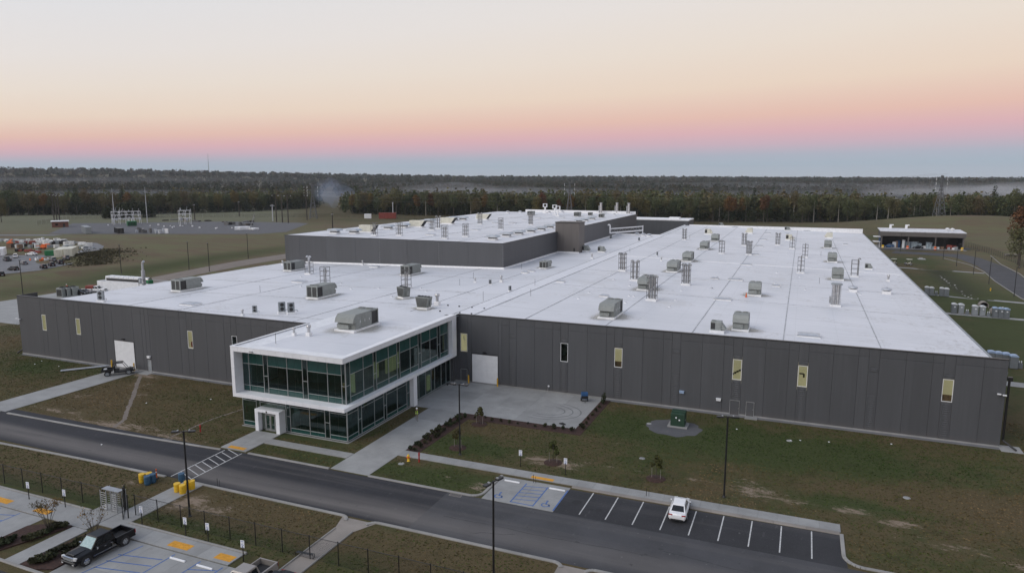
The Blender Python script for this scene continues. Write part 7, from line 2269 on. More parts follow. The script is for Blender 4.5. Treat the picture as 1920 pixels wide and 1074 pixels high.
# ------------------------------------------------------------------ people
def person(label, loc, rz, top='cloth_dark', legs='cloth_khaki', vest='hi_vis', hat='sign_white', step=.22):
    t = thing('person', label, 'person', loc, rz)
    V_ = {'pel': (0, 0, .95), 'bel': (0, .01, 1.1), 'che': (0, .02, 1.34), 'nec': (0, .02, 1.5), 'hd0': (0, .04, 1.58), 'hd1': (0, .06, 1.72),
          'shL': (-.19, .01, 1.43), 'elL': (-.25, -.03, 1.16), 'wrL': (-.24, .1, .94), 'haL': (-.23, .15, .85), 'shR': (.19, .01, 1.43), 'elR': (.25, -.05, 1.16), 'wrR': (.25, .0, .92), 'haR': (.25, .04, .83),
          'hiL': (-.1, 0, .9), 'knL': (-.1, step * .7, .5), 'anL': (-.1, step, .09), 'toL': (-.1, step + .17, .045), 'hiR': (.1, 0, .9), 'knR': (.1, -step * .2, .5), 'anR': (.1, -step, .1), 'toR': (.1, -step + .16, .045)}
    R_ = {'pel': .15, 'bel': .14, 'che': .165, 'nec': .06, 'hd0': .085, 'hd1': .095, 'shL': .075, 'elL': .05, 'wrL': .036, 'haL': .04, 'hiL': .095, 'knL': .065, 'anL': .045, 'toL': .04}
    E_ = ['pel bel', 'bel che', 'che nec', 'nec hd0', 'hd0 hd1', 'che shL', 'shL elL', 'elL wrL', 'wrL haL', 'che shR', 'shR elR', 'elR wrR', 'wrR haR', 'pel hiL', 'hiL knL', 'knL anL', 'anL toL', 'pel hiR', 'hiR knR', 'knR anR', 'anR toR']
    names = list(V_)
    me = bpy.data.meshes.new('body')
    me.from_pydata([V_[k] for k in names], [(names.index(e.split()[0]), names.index(e.split()[1])) for e in E_], [])
    o = bpy.data.objects.new('body', me)
    COL.objects.link(o)
    sk_ = o.modifiers.new('skin', 'SKIN')
    for i, k in enumerate(names):
        r_ = R_.get(k) or R_.get(k[:-1] + 'L')
        me.skin_vertices[0].data[i].radius = (r_, r_ * .8)
        me.skin_vertices[0].data[i].use_root = k == 'pel'
    su = o.modifiers.new('sub', 'SUBSURF')
    su.levels = su.render_levels = 1
    nm_ = bpy.data.meshes.new_from_object(o.evaluated_get(bpy.context.evaluated_depsgraph_get()))
    bpy.data.objects.remove(o)
    for k in (top, legs, 'skin', 'black_rubber'):
        nm_.materials.append(MATS[k])
    for p in nm_.polygons:
        c = p.center
        p.use_smooth = True
        p.material_index = 3 if c.z < .13 else 1 if c.z < .98 and abs(c.x) < .21 else 2 if c.z > 1.5 or (c.z < .9 and abs(c.x) >= .2) else 0
    o = bpy.data.objects.new('body', nm_)
    COL.objects.link(o)
    o.parent = t
    MB().lathe([(.185, .98), (.19, 1.15), (.2, 1.32), (.175, 1.42), (.1, 1.49)], n=14).build('vest', 'cloth_dark' if vest == 'hi_vis' else vest, t).scale = (1, .82, 1)
    for sx in (-.1, .1):
        MB().box(sx - .035, sx + .035, -.175, .175, 1.0, 1.44).build('vest_band', vest, t)
    MB().lathe([(.2, 1.1), (.205, 1.14)], n=14).build('vest_stripe', 'sign_white', t).scale = (1, .83, 1)
    MB().lathe([(.15, 1.7), (.15, 1.72), (.115, 1.73), (.105, 1.8), (.05, 1.84)], (0, .06, 0), 14).build('hard_hat', hat, t)
    for s in (-.035, .035):
        MB().cbox((s, .145, 1.66), (.02, .01, .012)).build('eye', 'black_paint', t)
    MB().cbox((0, .155, 1.63), (.02, .03, .04)).build('nose', 'skin', t)
    return t
person('person in a yellow-green safety vest and pale hard hat walking up the entrance drive', (-48.6, 82.5, .05), .5).scale = (1.08, 1.08, 1.08)

# ------------------------------------------------------------------ service yard, west side
def gp_(x, y):
    return (x, y, hz(x, y))
person('person in an orange vest standing on the service yard beyond the western roof edge', gp_(*(-204.94, 142.28)), 2.0, 'cloth_dark', 'cloth_dark', 'hi_vis_orange', 'sign_white').scale = (1.1, 1.1, 1.1)
ge = thing('generator_enclosure', 'long white screen wall enclosing generators beyond the western roof edge', 'generator', (-185, 145.5, 0), .05)
MB().box(-10, 12, -.2, .2, 0, 3.3).box(-10.001, -9.7, .2, 6, 0, 3.3).build('screen_wall', 'white_paint', ge)
MB().bbox(-8.0, 5.5, 1.0, 3.2, .3, 4.3, .1).build('generator_housing', 'white_paint', ge)
for i in range(7):
    MB().bbox(-7.8 + i * 1.9, -6.3 + i * 1.9, .9, 3.3, 4.3, 4.7, .05).build('roof_panel', 'curb_white', ge)
MB().box(-7.5, 5.0, .95, 1.0, 3.4, 4.1).build('louvre', 'coil_dark', ge)
MB().tube((5.5, 2.4, 4.1), (8.2, 2.4, 4.1), .7, n=14).build('silencer', 'stainless', ge)
MB().cbox((9.2, 1.2, 2.6), (1.2, 1.4, 3.2)).build('control_cabinet', 'bright_green', ge)
MB().box(-6.8, -5.6, -.24, -.2, 2.0, 2.9).build('sign_panel', 'sign_white', ge)
ex = thing('exhaust_stack', 'tall grey exhaust stack with bent top and ladder frame by the generators', 'exhaust stack', (-171.8, 141.8, 0))
MB().tube((0, 0, 0), (0, 0, 8.0), .5, .5, 12).build('stack_pipe', 'vent_silver', ex)
MB().path([(0, 0, 8.0), (0, 0, 9.6), (.15, 0, 10.2), (.6, 0, 10.6)], .3, 10).build('outlet_bend', 'vent_silver', ex)
for x, y in ((-1.0, -.8), (1.0, -.8), (-1.0, .8), (1.0, .8)):
    MB().box(x - .06, x + .06, y - .06, y + .06, 0, 5.6).build('frame_post', 'rack_steel', ex)
for z in (2.5, 4.2, 5.5):
    MB().box(-1.0, 1.0, -.84, -.76, z, z + .1).box(-1.04, -.96, -.76, .8, z + .01, z + .09).box(.96, 1.04, -.76, .8, z + .01, z + .09).build('frame_rail', 'rack_steel', ex)
pk = pickup('white pickup with a red load on its rack in the service yard', gp_(*(-193.97, 143.61)), -1.2, 'car_white', chrome=False)
MB().bbox(-.9, .9, -2.8, -.4, 1.25, 2.1, .1).build('load', 'rust_red', pk)
sedan('grey car parked in front of the white pickup, partly behind the factory roof', gp_(*(-194.62, 140.19)), -1.2, 'car_grey')
sedan('dark car tucked between the white pickup and the equipment row', gp_(*(-194.28, 138.27)), -1.2, 'car_black', suv=True)
for i, (x, y) in enumerate([(-195.91, 134.58), (-195.37, 135.8), (-194.83, 137.03)]):
    o = thing('cooling_unit', 'square grey cooling unit in the row behind the western roof edge, %s of three' % ['first', 'second', 'third'][i], 'cooling unit', (x, y, hz(x, y)), .1, 'cooling units in the service yard')
    MB().bbox(-1.1, 1.1, -1.1, 1.1, 0, 2.6, .06).build('cabinet', 'unit_grey', o)
    MB().box(-.9, .9, -1.13, -1.1, .3, 2.2).build('coil', 'coil_dark', o)
    MB().lathe([(.8, 2.6), (.8, 2.8), (.7, 2.8), (.7, 2.65)], n=14).build('fan', 'black_paint', o)
# ------------------------------------------------------------------ contractors' yard
def container(label, loc, rz, m, l=6.1, h=2.6, w=2.44, group=None, name='shipping_container'):
    t = thing(name, label, 'container', loc, rz, group)
    MB().bbox(-w / 2, w / 2, -l / 2, l / 2, .12, h, .03).build('shell', m, t)
    rb = MB()
    k = int(l / .3)
    for i in range(k):
        y = -l / 2 + .2 + i * (l - .4) / k
        for s in (-1, 1):
            rb.box(min(s * w / 2, s * (w / 2 + .03)), max(s * w / 2, s * (w / 2 + .03)), y, y + .13, .2, h - .12)
    rb.build('corrugation', m, t)
    for s in (-1, 1):
        d = MB().box(min(.01 * s, s * (w / 2 - .06)), max(.01 * s, s * (w / 2 - .06)), -l / 2 - .04, -l / 2, .2, h - .1).build('door', m, t)
        MB().tube((s * .35, -l / 2 - .07, .25), (s * .35, -l / 2 - .07, h - .15), .025, n=5).build('lock_bar', 'galvanised', d)
    for x in (-w / 2, w / 2):
        for y in (-l / 2, l / 2):
            MB().box(x - .06, x + .06, y - .08, y + .08, 0, .12).build('corner_foot', 'black_rubber', t)
    return t
for (x, y), lb in zip([(-280.8, 194.1), (-272.0, 192.0)], ['cream shipping container beside a green one, farther of the pair', 'cream shipping container nearest the weedy bank']):
    container(lb, gp_(x, y), .78, 'cream_paint', 12.2, 3.3, 3.0, 'cream containers')
container('bright green box container beside the cream ones', gp_(*(-288.29, 194.85)), -.95, 'bright_green', 4, 2.2, 2.4)
container('pale site office cabin at the picture edge of the yard', gp_(*(-311.56, 189.3)), .9, 'curb_white', 9, 3.2, 3.0)
container('long grey container at the front edge of the substation pad', gp_(*(-381.03, 279.35)), 1.05 - pi / 2 + 1.57, 'container_grey', 19, 3.9, 3)
container('black skip container at the front edge of the substation pad', gp_(*(-363.78, 286.61)), 1.1 - pi / 2 + 1.57, 'black_paint', 10.5, 3.0, 3)
container('rust-red shipping container at the foot of the wood beyond the tall hall', gp_(*(-314.66, 494.1)), pi / 2 + .45, 'rust_red', 14, 4.9, 3.5)
container('small white cabin left of the red container', gp_(*(-329.57, 487.78)), pi / 2 + .45, 'curb_white', 5.5, 3.8, 3)
for (x, y), m_, lb in zip([(-259.34, 171.9), (-261.14, 176.17), (-262.81, 180.66), (-266.95, 186.16), (-290.59, 178.13), (-256.13, 154.8), (-270.13, 182.99)], ['car_black', 'car_black', 'car_black', 'car_grey', 'car_grey', 'car_black', 'car_grey'],
        ['dark car at the near end of the row by the weedy bank', 'second dark car in the row by the weedy bank', 'third dark car in the row, before the cream containers', 'far grey car in the row, at the container doors', '', 'dark SUV at the picture edge of the yard', 'grey car behind the row by the green container']):
    if lb:
        sedan(lb, gp_(x, y), 1.2, m_, suv=True)
pickup('grey pickup near the pale site cabin', gp_(*(-292, 179.42)), 1.2, 'car_grey', chrome=False)
def lift(label, loc, rz, m='orange_plastic'):
    t = thing('boom_lift', label, 'boom lift', loc, rz)
    MB().bbox(-1.1, 1.1, -1.8, 1.8, .5, 1.3, .1).build('chassis', 'black_paint', t)
    MB().bbox(-1.0, 1.0, -2.2, .6, 1.3, 2.5, .15).build('turret', m, t)
    MB().add([(-.25, -1.8, 2.4), (.25, -1.8, 2.4), (.25, 3.6, 3.0), (-.25, 3.6, 3.0), (-.25, -1.8, 2.9), (.25, -1.8, 2.9), (.25, 3.6, 3.4), (-.25, 3.6, 3.4)], [(0, 1, 2, 3), (4, 7, 6, 5), (0, 4, 5, 1), (1, 5, 6, 2), (2, 6, 7, 3), (3, 7, 4, 0)]).build('boom', m, t)
    MB().path([(-.9, 3.6, 2.2), (.9, 3.6, 2.2), (.9, 4.6, 2.2), (-.9, 4.6, 2.2), (-.9, 3.6, 2.2)], .05).path([(-.9, 3.6, 3.3), (.9, 3.6, 3.3), (.9, 4.6, 3.3), (-.9, 4.6, 3.3), (-.9, 3.6, 3.3)], .05).build('basket', 'container_grey', t)
    for x in (-1.15, 1.15):
        for y in (-1.3, 1.3):
            wheel(t, x, y, .5, .35, m)
    return t
lift('orange-red boom lift in the contractors yard, boom folded low', gp_(*(-336.59, 209.03)), .8)
lift('low orange machine in the middle of the contractors yard', gp_(*(-314.2, 208.53)), 2.0).scale = (.7, .7, .5)
def pile(name, label, cat, loc, n_, size, m, seed, spread, group=None, part='piece'):
    t = thing(name, label, cat, loc, 0, group)
    r_ = random.Random(seed)
    for i in range(n_):
        s = [v * r_.uniform(.6, 1.3) for v in size]
        x, y = r_.uniform(-1, 1) * spread[0], r_.uniform(-1, 1) * spread[1]
        MB().bbox(-s[0] / 2, s[0] / 2, -s[1] / 2, s[1] / 2, 0, s[2], .03).build(part, m if isinstance(m, str) else r_.choice(m), t, (x, y, .0), r_.uniform(0, 3))
    return t
for i, (px, n_, m_, sp_, lb) in enumerate([((-344.85, 227.12), 12, 'white_fabric', (13, 2), 'row of white wrapped bundles along the back of the yard'), ((-347.72, 220.28), 9, ['white_fabric', 'container_grey', 'rust_red'], (7, 3), 'mixed white and rust bundles by the boom lift'),
                                           ((-327.67, 210.24), 12, ['black_paint', 'container_grey', 'white_fabric', 'brown_dirt'], (10, 4), 'dark scrap heap in the middle of the yard'), ((-318.35, 227.14), 9, 'white_fabric', (10, 2), 'line of white sacks near the thin pole'),
                                           ((-328.8, 228.22), 8, ['container_grey', 'black_paint'], (6, 3), 'grey pallets between white bundle rows'), ((-280.06, 184.42), 9, ['orange_plastic', 'sign_white'], (5, 2), 'red and white barrier pieces on the gravel'), ((-314.19, 213.41), 8, ['white_fabric', 'orange_plastic', 'container_grey'], (9, 3), 'small scattered yard clutter behind the green box')]):
    pile('material_pile', lb, 'material pile', gp_(*px), n_, (2.6, 1.4, 1.5) if i not in (5,) else (1.6, .3, .9), m_, 200 + i, sp_)
for i, (px, m_, lb) in enumerate([((-298.13, 186.64), 'car_white', 'white car parked beside the grey pickup in the yard'), ((-275.66, 175.29), 'car_grey', 'grey car alone on the yard gravel'), ((-265.13, 164.64), 'car_black', 'dark car near the yard lamp pole'), ((-297.8, 192.96), 'car_white', 'white vehicle before the scrap heap')]):
    sedan(lb, gp_(*px), 1.0 + .3 * i, m_, suv=i % 2 == 0)
for i, (px, n_, m_, sp_, lb) in enumerate([((-365.29, 224.34), 10, ['white_fabric', 'container_grey'], (12, 3), 'pale bundles at the far corner of the yard'), ((-350, 236.75), 10, ['white_fabric', 'curb_white'], (14, 2), 'long white wrapped pipes behind the bundles'), ((-300.79, 219.03), 8, ['white_fabric', 'container_grey'], (7, 3), 'last pale sacks before the weedy bank'), ((-309.94, 200.97), 9, ['black_paint', 'rust_red', 'container_grey'], (8, 3), 'dark steel offcuts before the boom lift')]):
    pile('material_pile', lb, 'material pile', gp_(*px), n_, (2.0, 1.0, 1.1), m_, 240 + i, sp_)
# weedy bank: dense dry stalks, nobody could count them
rw = np.random.RandomState(9)
k_ = 4200
cx = np.concatenate([np.clip(rw.normal(0, 13, k_ // 2), -24, 24), np.clip(rw.normal(0, 11, k_ - k_ // 2), -20, 20)])
c_a, c_b = cx[:k_ // 2], cx[k_ // 2:]
o_a, o_b = rw.normal(0, 5, k_ // 2), rw.normal(0, 4, k_ - k_ // 2)
cx = np.concatenate([-268 - c_a * .75 + o_a * .66, -262 - c_b * .75 + o_b * .66])
cy = np.concatenate([202 + c_a * .66 + o_a * .75, 196 + c_b * .66 + o_b * .75])
czz = height(cx, cy)
aa = rw.uniform(0, 6.28, k_)
hh_ = rw.uniform(.15, .55, k_)
ww = rw.uniform(.12, .4, k_)
vv = np.stack([np.stack([cx - ww * np.cos(aa), cy - ww * np.sin(aa), czz], 1), np.stack([cx + ww * np.cos(aa), cy + ww * np.sin(aa), czz], 1), np.stack([cx + ww * 1.3 * np.cos(aa + .6), cy + ww * 1.3 * np.sin(aa + .6), czz + hh_], 1), np.stack([cx - ww * .8 * np.cos(aa), cy - ww * .8 * np.sin(aa), czz + hh_ * .9], 1)], 1).reshape(-1, 3)
tag(link('weeds', quads_mesh('weeds', vv, rw.uniform(.2, .8, k_).repeat(4), rw.uniform(0, 1, k_).repeat(4)), 'weed_leaves'), 'dark weeds covering the bank beside the contractors yard', None, None, 'stuff')

# ------------------------------------------------------------------ substation
ch_ = thing('control_house', 'small brick control house with white roof on the substation pad', 'building', gp_(*(-442.49, 306.9)), .95)
MB().box(-4.5, 4.5, -3.2, 3.2, -.3, 3.6).build('wall', 'brick_red', ch_)
MB().bbox(-5.0, 5.0, -3.7, 3.7, 3.6, 4.1, .1).build('roof', 'curb_white', ch_)
d_ = MB().box(1.5, 2.7, -3.25, -3.2, 0, 2.3).build('door', 'black_paint', ch_)
MB().box(-2.6, -1.2, -3.25, -3.2, 1.2, 2.4).build('window', 'car_glass', ch_)
def mast(label, loc, h, m='vent_silver', group=None, r=.32):
    t = thing('mast', label, 'mast', loc, 0, group)
    MB().tube((0, 0, -.5), (0, 0, h * .55), r, r * .7, 8).build('lower_section', m, t)
    MB().tube((0, 0, h * .55), (0, 0, h), r * .7, r * .25, 8).build('upper_section', m, t)
    MB().lathe([(.7, 0), (.7, .3)], n=8).build('footing', 'concrete', t)
mast('tall pale tapering mast beside the white switch frames', gp_(*(-427.39, 334.08)), 24.5)
mast('tall pale tapering mast east of the switch frames', gp_(*(-420.48, 353.8)), 25, group=None)
for i, (px, pt) in enumerate([((103, 423), 1), ((107, 423), 1), ((110, 421), 1)]):
    pass
def pole(label, loc, h, arms=1, group=None, m='wood_pole', arm_w=3.0, rz=.6):
    t = thing('utility_pole', label, 'utility pole', loc, rz, group)
    MB().tube((0, 0, -.5), (0, 0, h), .42, .28, 8).build('pole', m, t)
    for k in range(arms):
        z = h - .6 - k * 2.0
        a_ = MB().box(-arm_w / 2, arm_w / 2, -.12, .12, z - .12, z + .12).build('cross_arm', m, t)
        for x in (-arm_w / 2 + .2, arm_w / 2 - .2):
            MB().lathe([(.12, 0), (.16, .15), (.1, .3), (.14, .45), (.06, .6)], (x, 0, z - .75), 8).build('insulator', 'sign_white', a_)
    return t
pp = [(-474.54, 325.23), (-477.96, 329.49), (-481.46, 333.85)]
for i, (x, y) in enumerate(pp):
    pole('dark wood pole west of the substation, %s of a close trio' % ['first', 'second', 'third'][i], gp_(x, y), 21 - .5 * i, 1, 'trio of poles west of the substation')
for i, (x, y) in enumerate([(-349.32, 401.83), (-341.61, 398.97), (-334.07, 396.18)]):
    pole('dark wood pole of the group of three before the power-line gap, %s of three' % ['first', 'second', 'third'][i], gp_(x, y), 20, 1, 'three poles before the gap', arm_w=5)
pole('tall dark pole with several cross arms beside the lattice tower', gp_(*(-344.64, 429.7)), 25.5, 4, arm_w=3)
pole('shorter pale pole left of the group of three', gp_(*(-359.84, 410.02)), 12, 1, m='vent_silver')
for i, (px, lb) in enumerate([((-407.8, 383.33), 'thin dark pole past the small switch frame'), ((-443.39, 464.5), 'thin dark pole in the pale field'), ((-272.49, 364.08), 'thin pole on the lawn before the tall hall'), ((-323.02, 515.66), 'thin grey pole beside the small white cabin')]):
    pole(lb, gp_(*px), [13, 13, 10, 13][i], 1, m='wood_pole' if i < 3 else 'vent_silver', arm_w=1.2)
def gantry(label, loc, rz, w, d, h, bays, seed):
    t = thing('switch_frame', label, 'switchgear', loc, rz)
    for i in range(bays + 1):
        for y in (-d / 2, d / 2):
            x = -w / 2 + w * i / bays
            MB().box(x - .11, x + .11, y - .11, y + .11, 0, h).build('column', 'curb_white', t)
    for z in (h * .45, h * .75, h):
        b_ = MB()
        for y in (-d / 2, d / 2):
            b_.box(-w / 2, w / 2, y - .09, y + .09, z - .09, z + .09)
        for i in range(bays + 1):
            x = -w / 2 + w * i / bays
            b_.box(x - .08, x + .08, -d / 2, d / 2, z - .08, z + .08)
        b_.build('beam', 'curb_white', t)
    r_ = random.Random(seed)
    for i in range(bays * 9):
        x, y = r_.uniform(-w / 2, w / 2), r_.uniform(-d / 2, d / 2)
        z = r_.choice((h * .45, h * .75, h))
        MB().lathe([(.16, 0), (.24, .3), (.14, .5), (.22, .8), (.1, 1.1)], (x, y, z - 1.2 if i % 3 else z), 8).build('insulator', 'vent_silver', t)
    for i in range(bays * 2):
        x = r_.uniform(-w / 2, w / 2)
        MB().tube((x, 0, h), (x + r_.uniform(-.4, .4), 0, h + r_.uniform(1.2, 2.8)), .09, n=6).build('bus_rod', 'vent_silver', t)
        MB().bbox(x - .5, x + .5, -.5, .5, r_.uniform(1, h * .4), h * .45 + .3, .05).build('breaker', 'vent_silver', t)
gantry('large white steel switch frame crowded with insulators at the substation', gp_(*(-429.12, 344.43)), 1.0, 17, 8, 8.5, 4, 5)
gantry('smaller white switch frame standing apart in the substation', gp_(*(-387.9, 356.25)), 1.0, 7, 5, 9.5, 2, 8)
o = thing('power_transformer', 'green power transformer in front of the large switch frame', 'transformer', gp_(*(-408.29, 331.53)), 1.0)
MB().bbox(-2.8, 2.8, -1.6, 1.6, .3, 3.2, .15).build('tank', 'bright_green', o)
for i in range(6):
    MB().box(-2.6 + i * .95, -2.2 + i * .95, -2.1, -1.6, .6, 2.8).build('radiator', 'green_paint', o)
for i in range(3):
    MB().lathe([(.2, 3.2), (.3, 3.6), (.18, 4.0), (.26, 4.4), (.1, 4.8)], (-1.5 + i * 1.5, 0, 0), 8).build('bushing', 'sign_white', o)
pile('gravel_heap', 'white heap of stone at the east end of the substation pad', 'stone heap', gp_(*(-315.98, 336.48)), 5, (7, 4, 1.6), 'curb_white', 71, (4, 2))
pile('material_pile', 'dark jumble of steel at the east end of the substation', 'material pile', gp_(*(-351.79, 366.02)), 12, (3, 1.2, 1.6), ['black_paint', 'rack_steel', 'wood_pole'], 72, (10, 4))
pile('material_pile', 'brown cable drums and scrap behind the small switch frame', 'material pile', gp_(*(-398.54, 387.24)), 14, (4, 2, 1.0), ['brown_dirt', 'wood_pole', 'rack_steel'], 73, (40, 8))
pile('material_pile', 'row of pale fittings along the pad front', 'material pile', gp_(*(-345.1, 294.48)), 14, (1.6, 1.0, 2.2), ['vent_silver', 'curb_white', 'rack_steel'], 74, (16, 3))
pile('material_pile', 'sparse white markers scattered over the substation gravel', 'material pile', gp_(*(-374.1, 335.77)), 18, (1.0, .7, .7), 'curb_white', 75, (60, 8))
pts = [(-475.48, 313.77), (-517.32, 370.39), (-476.02, 402.42), (-435.03, 427.35), (-409.59, 445.87), (-305.08, 327.86)]
fence(pts, 3.0, 'grey wire fence round the back of the substation', 'galvanised', 8, True, 'wire_fence')
fence([(-409.59, 445.87), (-368.51, 505.13), (-297.55, 493.42), (-238.74, 510.62)], 2.8, 'dark boundary fence in front of the power-line gap', 'black_paint', 8, True, 'wire_fence')
fence([(-98.23, 534.07), (-63.13, 535.62), (-22.7, 546.3), (20.66, 564.65)], 2.8, 'dark boundary fence along the foot of the wood behind the factory', 'black_paint', 8, True, 'wire_fence')

# ------------------------------------------------------------------ lattice towers and lines
def lattice(label, loc, h, w, rz, arms=3):
    t = thing('lattice_tower', label, 'lattice tower', loc, rz)
    def half(z):
        return w / 2 * (1 - .82 * min(1, z / (h * .72)))
    for sx in (-1, 1):
        for sy in (-1, 1):
            MB().path([(sx * half(h * q), sy * half(h * q), h * q) for q in (0, .36, .72, 1)], .2, 5).build('leg', 'tower_steel', t)
    br = MB()
    lv = [h * q for q in (0, .14, .27, .39, .5, .6, .69, .77, .85, .93, 1)]
    for a, b in zip(lv[:-1], lv[1:]):
        p, q = half(a), half(b)
        for s in (-1, 1):
            for A, B in (((-p, s * p, a), (q, s * q, b)), ((p, s * p, a), (-q, s * q, b)), ((s * p, -p, a), (s * q, q, b)), ((s * p, p, a), (s * q, -q, b))):
                br.tube(A, B, .1, n=4, caps=False)
    br.build('bracing', 'tower_steel', t)
    for k in range(arms):
        z = h * (.72 + .11 * k)
        a_ = MB()
        for s in (-1, 1):
            a_.path([(0, .25, z), (s * 4.2, 0, z + .2), (0, -.25, z)], .08, 4).path([(0, 0, z + 1.0), (s * 4.2, 0, z + .2)], .08, 4)
        a_ = a_.build('cross_arm', 'tower_steel', t)
        for s in (-1, 1):
            MB().lathe([(.1, 0), (.18, .5), (.1, 1.0), (.18, 1.5), (.08, 2.0)], (s * 4.1, 0, z - 1.9), 6).build('insulator', 'sign_white', a_)
    return t
LT = [((-356.94, 452.92), 27, 'lattice tower beside the dark multi-arm pole at the power-line gap'), ((-171.0, 533.0), 31, 'lattice tower behind the tall hall'), ((86.5, 556), 28, 'lattice tower behind the open shed on the mound')]
for (x, y), h, lb in LT:
    lattice('grey ' + lb, gp_(x, y), h, 5.6, .5)
# conductors between the towers
def wire(label, a, b, sag, n_=14, r=.045):
    mb = MB()
    p = [(a[0] + (b[0] - a[0]) * i / n_, a[1] + (b[1] - a[1]) * i / n_, a[2] + (b[2] - a[2]) * i / n_ - 4 * sag * (i / n_) * (1 - i / n_)) for i in range(n_ + 1)]
    mb.path(p, r, 4)
    tag(mb.build('power_line', 'rack_steel'), label, 'power line', 'conductors between the lattice towers')
tw = [(*p, hz(*p)) for p, h, l in LT]
for (A, hA), (B, hB), nm_ in ((((tw[0]), 27), ((tw[1]), 30), 'western'), (((tw[1]), 30), ((tw[2]), 33), 'eastern')):
    for k in range(3):
        for s in (-4.1, 4.1):
            wire('thin conductor of the %s span between lattice towers' % nm_, (A[0] + s * .88, A[1] + s * .48, A[2] + hA * (.72 + .11 * k) - 1.9), (B[0] + s * .88, B[1] + s * .48, B[2] + hB * (.72 + .11 * k) - 1.9), 5)
# distant radio masts on the horizon
for az, rr_, h, lb in ((-45.6, 3600, 105, "slim radio mast standing above the wooded horizon"),):
    x, y = pol(az, rr_)
    mast(lb, gp_(x, y), h, 'rack_steel', None, 1.4)

# ------------------------------------------------------------------ east side: open shed, toilets, culverts
sh = thing('open_shed', 'long open-fronted charcoal shed with flat white roof', 'shed', (0, 0, 0))
SX0, SX1, SY0, SY1 = 36.5, 71.5, 386.0, 401.0
MB().add([(SX0 - .6, SY0 - .6, 8.0), (SX1 + .6, SY0 - .6, 8.0), (SX1 + .6, SY1 + .6, 8.6), (SX0 - .6, SY1 + .6, 8.6), (SX0 - .6, SY0 - .6, 8.25), (SX1 + .6, SY0 - .6, 8.25), (SX1 + .6, SY1 + .6, 8.85), (SX0 - .6, SY1 + .6, 8.85)],
         [(0, 3, 2, 1), (4, 5, 6, 7), (0, 1, 5, 4), (1, 2, 6, 5), (2, 3, 7, 6), (3, 0, 4, 7)]).build('roof', 'membrane', sh)
MB().box(SX0 - .5, SX1 + .5, SY0 - .5, SY0 - .3, 5.9, 8.0).build('fascia', 'panel_taupe', sh)
MB().box(SX0, SX1, SY1 - .3, SY1, 0, 8.4).box(SX0, SX0 + .25, SY0 + 3.0, SY1 - .3, 0, 8.2).box(SX1 - .25, SX1, SY0 + 3.0, SY1 - .3, 0, 8.2).build('wall', 'panel_grey', sh)
for i in range(4):
    x = SX0 + .3 + i * (SX1 - SX0 - .6) / 3
    MB().box(x - .25, x + .25, SY0 - .2, SY0 + .3, 0, 6.0).build('post', 'panel_taupe', sh)
MB().box(SX0 - 3.0, SX0, SY0 + 2, SY0 + 8, 2.6, 2.8).box(SX0 - 3.0, SX0, SY0 + 3, SY0 + 8, 5.0, 5.2).box(SX0 - .2, SX0 - .05, SY0 + 3, SY0 + 7, 0, 2.5).build('side_canopy', 'curb_white', sh)
MB().box(SX0 - .2, SX0 - .05, SY0 + 3, SY0 + 7, 2.8, 4.9).build('side_louvre', 'blue_paint', sh)
struct('shed_floor', MB().box(SX0 - 1, SX1 + 1, SY0 - 2, SY1, -.2, .08), 'concrete')
for x, k in ((41.5, 0), (48.5, 0)):
    o = thing('roof_vent', 'white hooked vent on the open shed roof, ' + ('western one' if x < 45 else 'eastern one'), 'roof vent', (x, 399, 8.7))
    MB().box(-.5, .5, -.5, .5, 0, 1.6).build('riser', 'curb_white', o)
    MB().box(-.5, 1.3, -.5, .5, 1.6, 2.1).build('hood', 'curb_white', o)
o = thing('roof_vent', 'pair of white round fans at the east end of the shed roof', 'roof vent', (65.5, 394, 8.5))
for dx in (0, 1.9):
    MB().lathe([(.5, 0), (.55, .7), (.9, .8), (.8, 1.3), (.2, 1.5)], (dx, -dx * .6, 0), 12).build('fan', 'curb_white', o)
for i, (x, m_) in enumerate(((37.4, 'yellow_plastic'), (48.0, 'orange_plastic'), (59.6, 'orange_plastic'), (70.6, 'yellow_plastic'))):
    o = thing('safety_drum', '%s guard drum at the %s post of the open shed' % ('yellow' if 'yellow' in m_ else 'orange', ['first', 'second', 'third', 'last'][i]), 'drum', (x, SY0 - 1.6, .05), 0, 'guard drums before the shed')
    MB().lathe([(.55, 0), (.6, .1), (.55, .8), (.6, .9), (.5, 1.4), (.2, 1.5)], n=12).build('drum', m_, o)
    MB().lathe([(.6, .4), (.59, .6)], n=12).build('band', 'sign_white', o)
pile('material_pile', 'blue and white wrapped equipment row under the open shed', 'material pile', (53.5, 390, .1), 6, (2.4, 1.8, 2.6), 'tarp_blue', 301, (4.5, .8))
pile('material_pile', 'red and timber machinery heap at the east end of the shed', 'material pile', (67, 390, .1), 6, (1.8, 1.4, 2.0), ['rust_red', 'brown_dirt', 'container_grey', 'container_grey'], 302, (2.2, .8))
pile('material_pile', 'low clutter of cans and boxes along the shed floor', 'material pile', (60, 389.5, .1), 14, (1.2, 1.0, 1.1), ['curb_white', 'container_grey', 'brown_dirt', 'tarp_blue'], 303, (8, 1.2))
pile('material_pile', 'brown crates and a white tank beside the first shed bay', 'material pile', (44.8, 389.5, .1), 5, (1.4, 1.4, 3.0), ['brown_dirt', 'portable_white', 'blue_paint'], 304, (2.6, .6))
sedan('small dark blue vehicle parked in the first bay of the shed', (40.4, 388.5, .08), 1.4, 'blue_paint', suv=True)
sedan('dark tractor-like vehicle in front of the blue wrapped row', (52.6, 386.6, .08), 1.5, 'car_black')
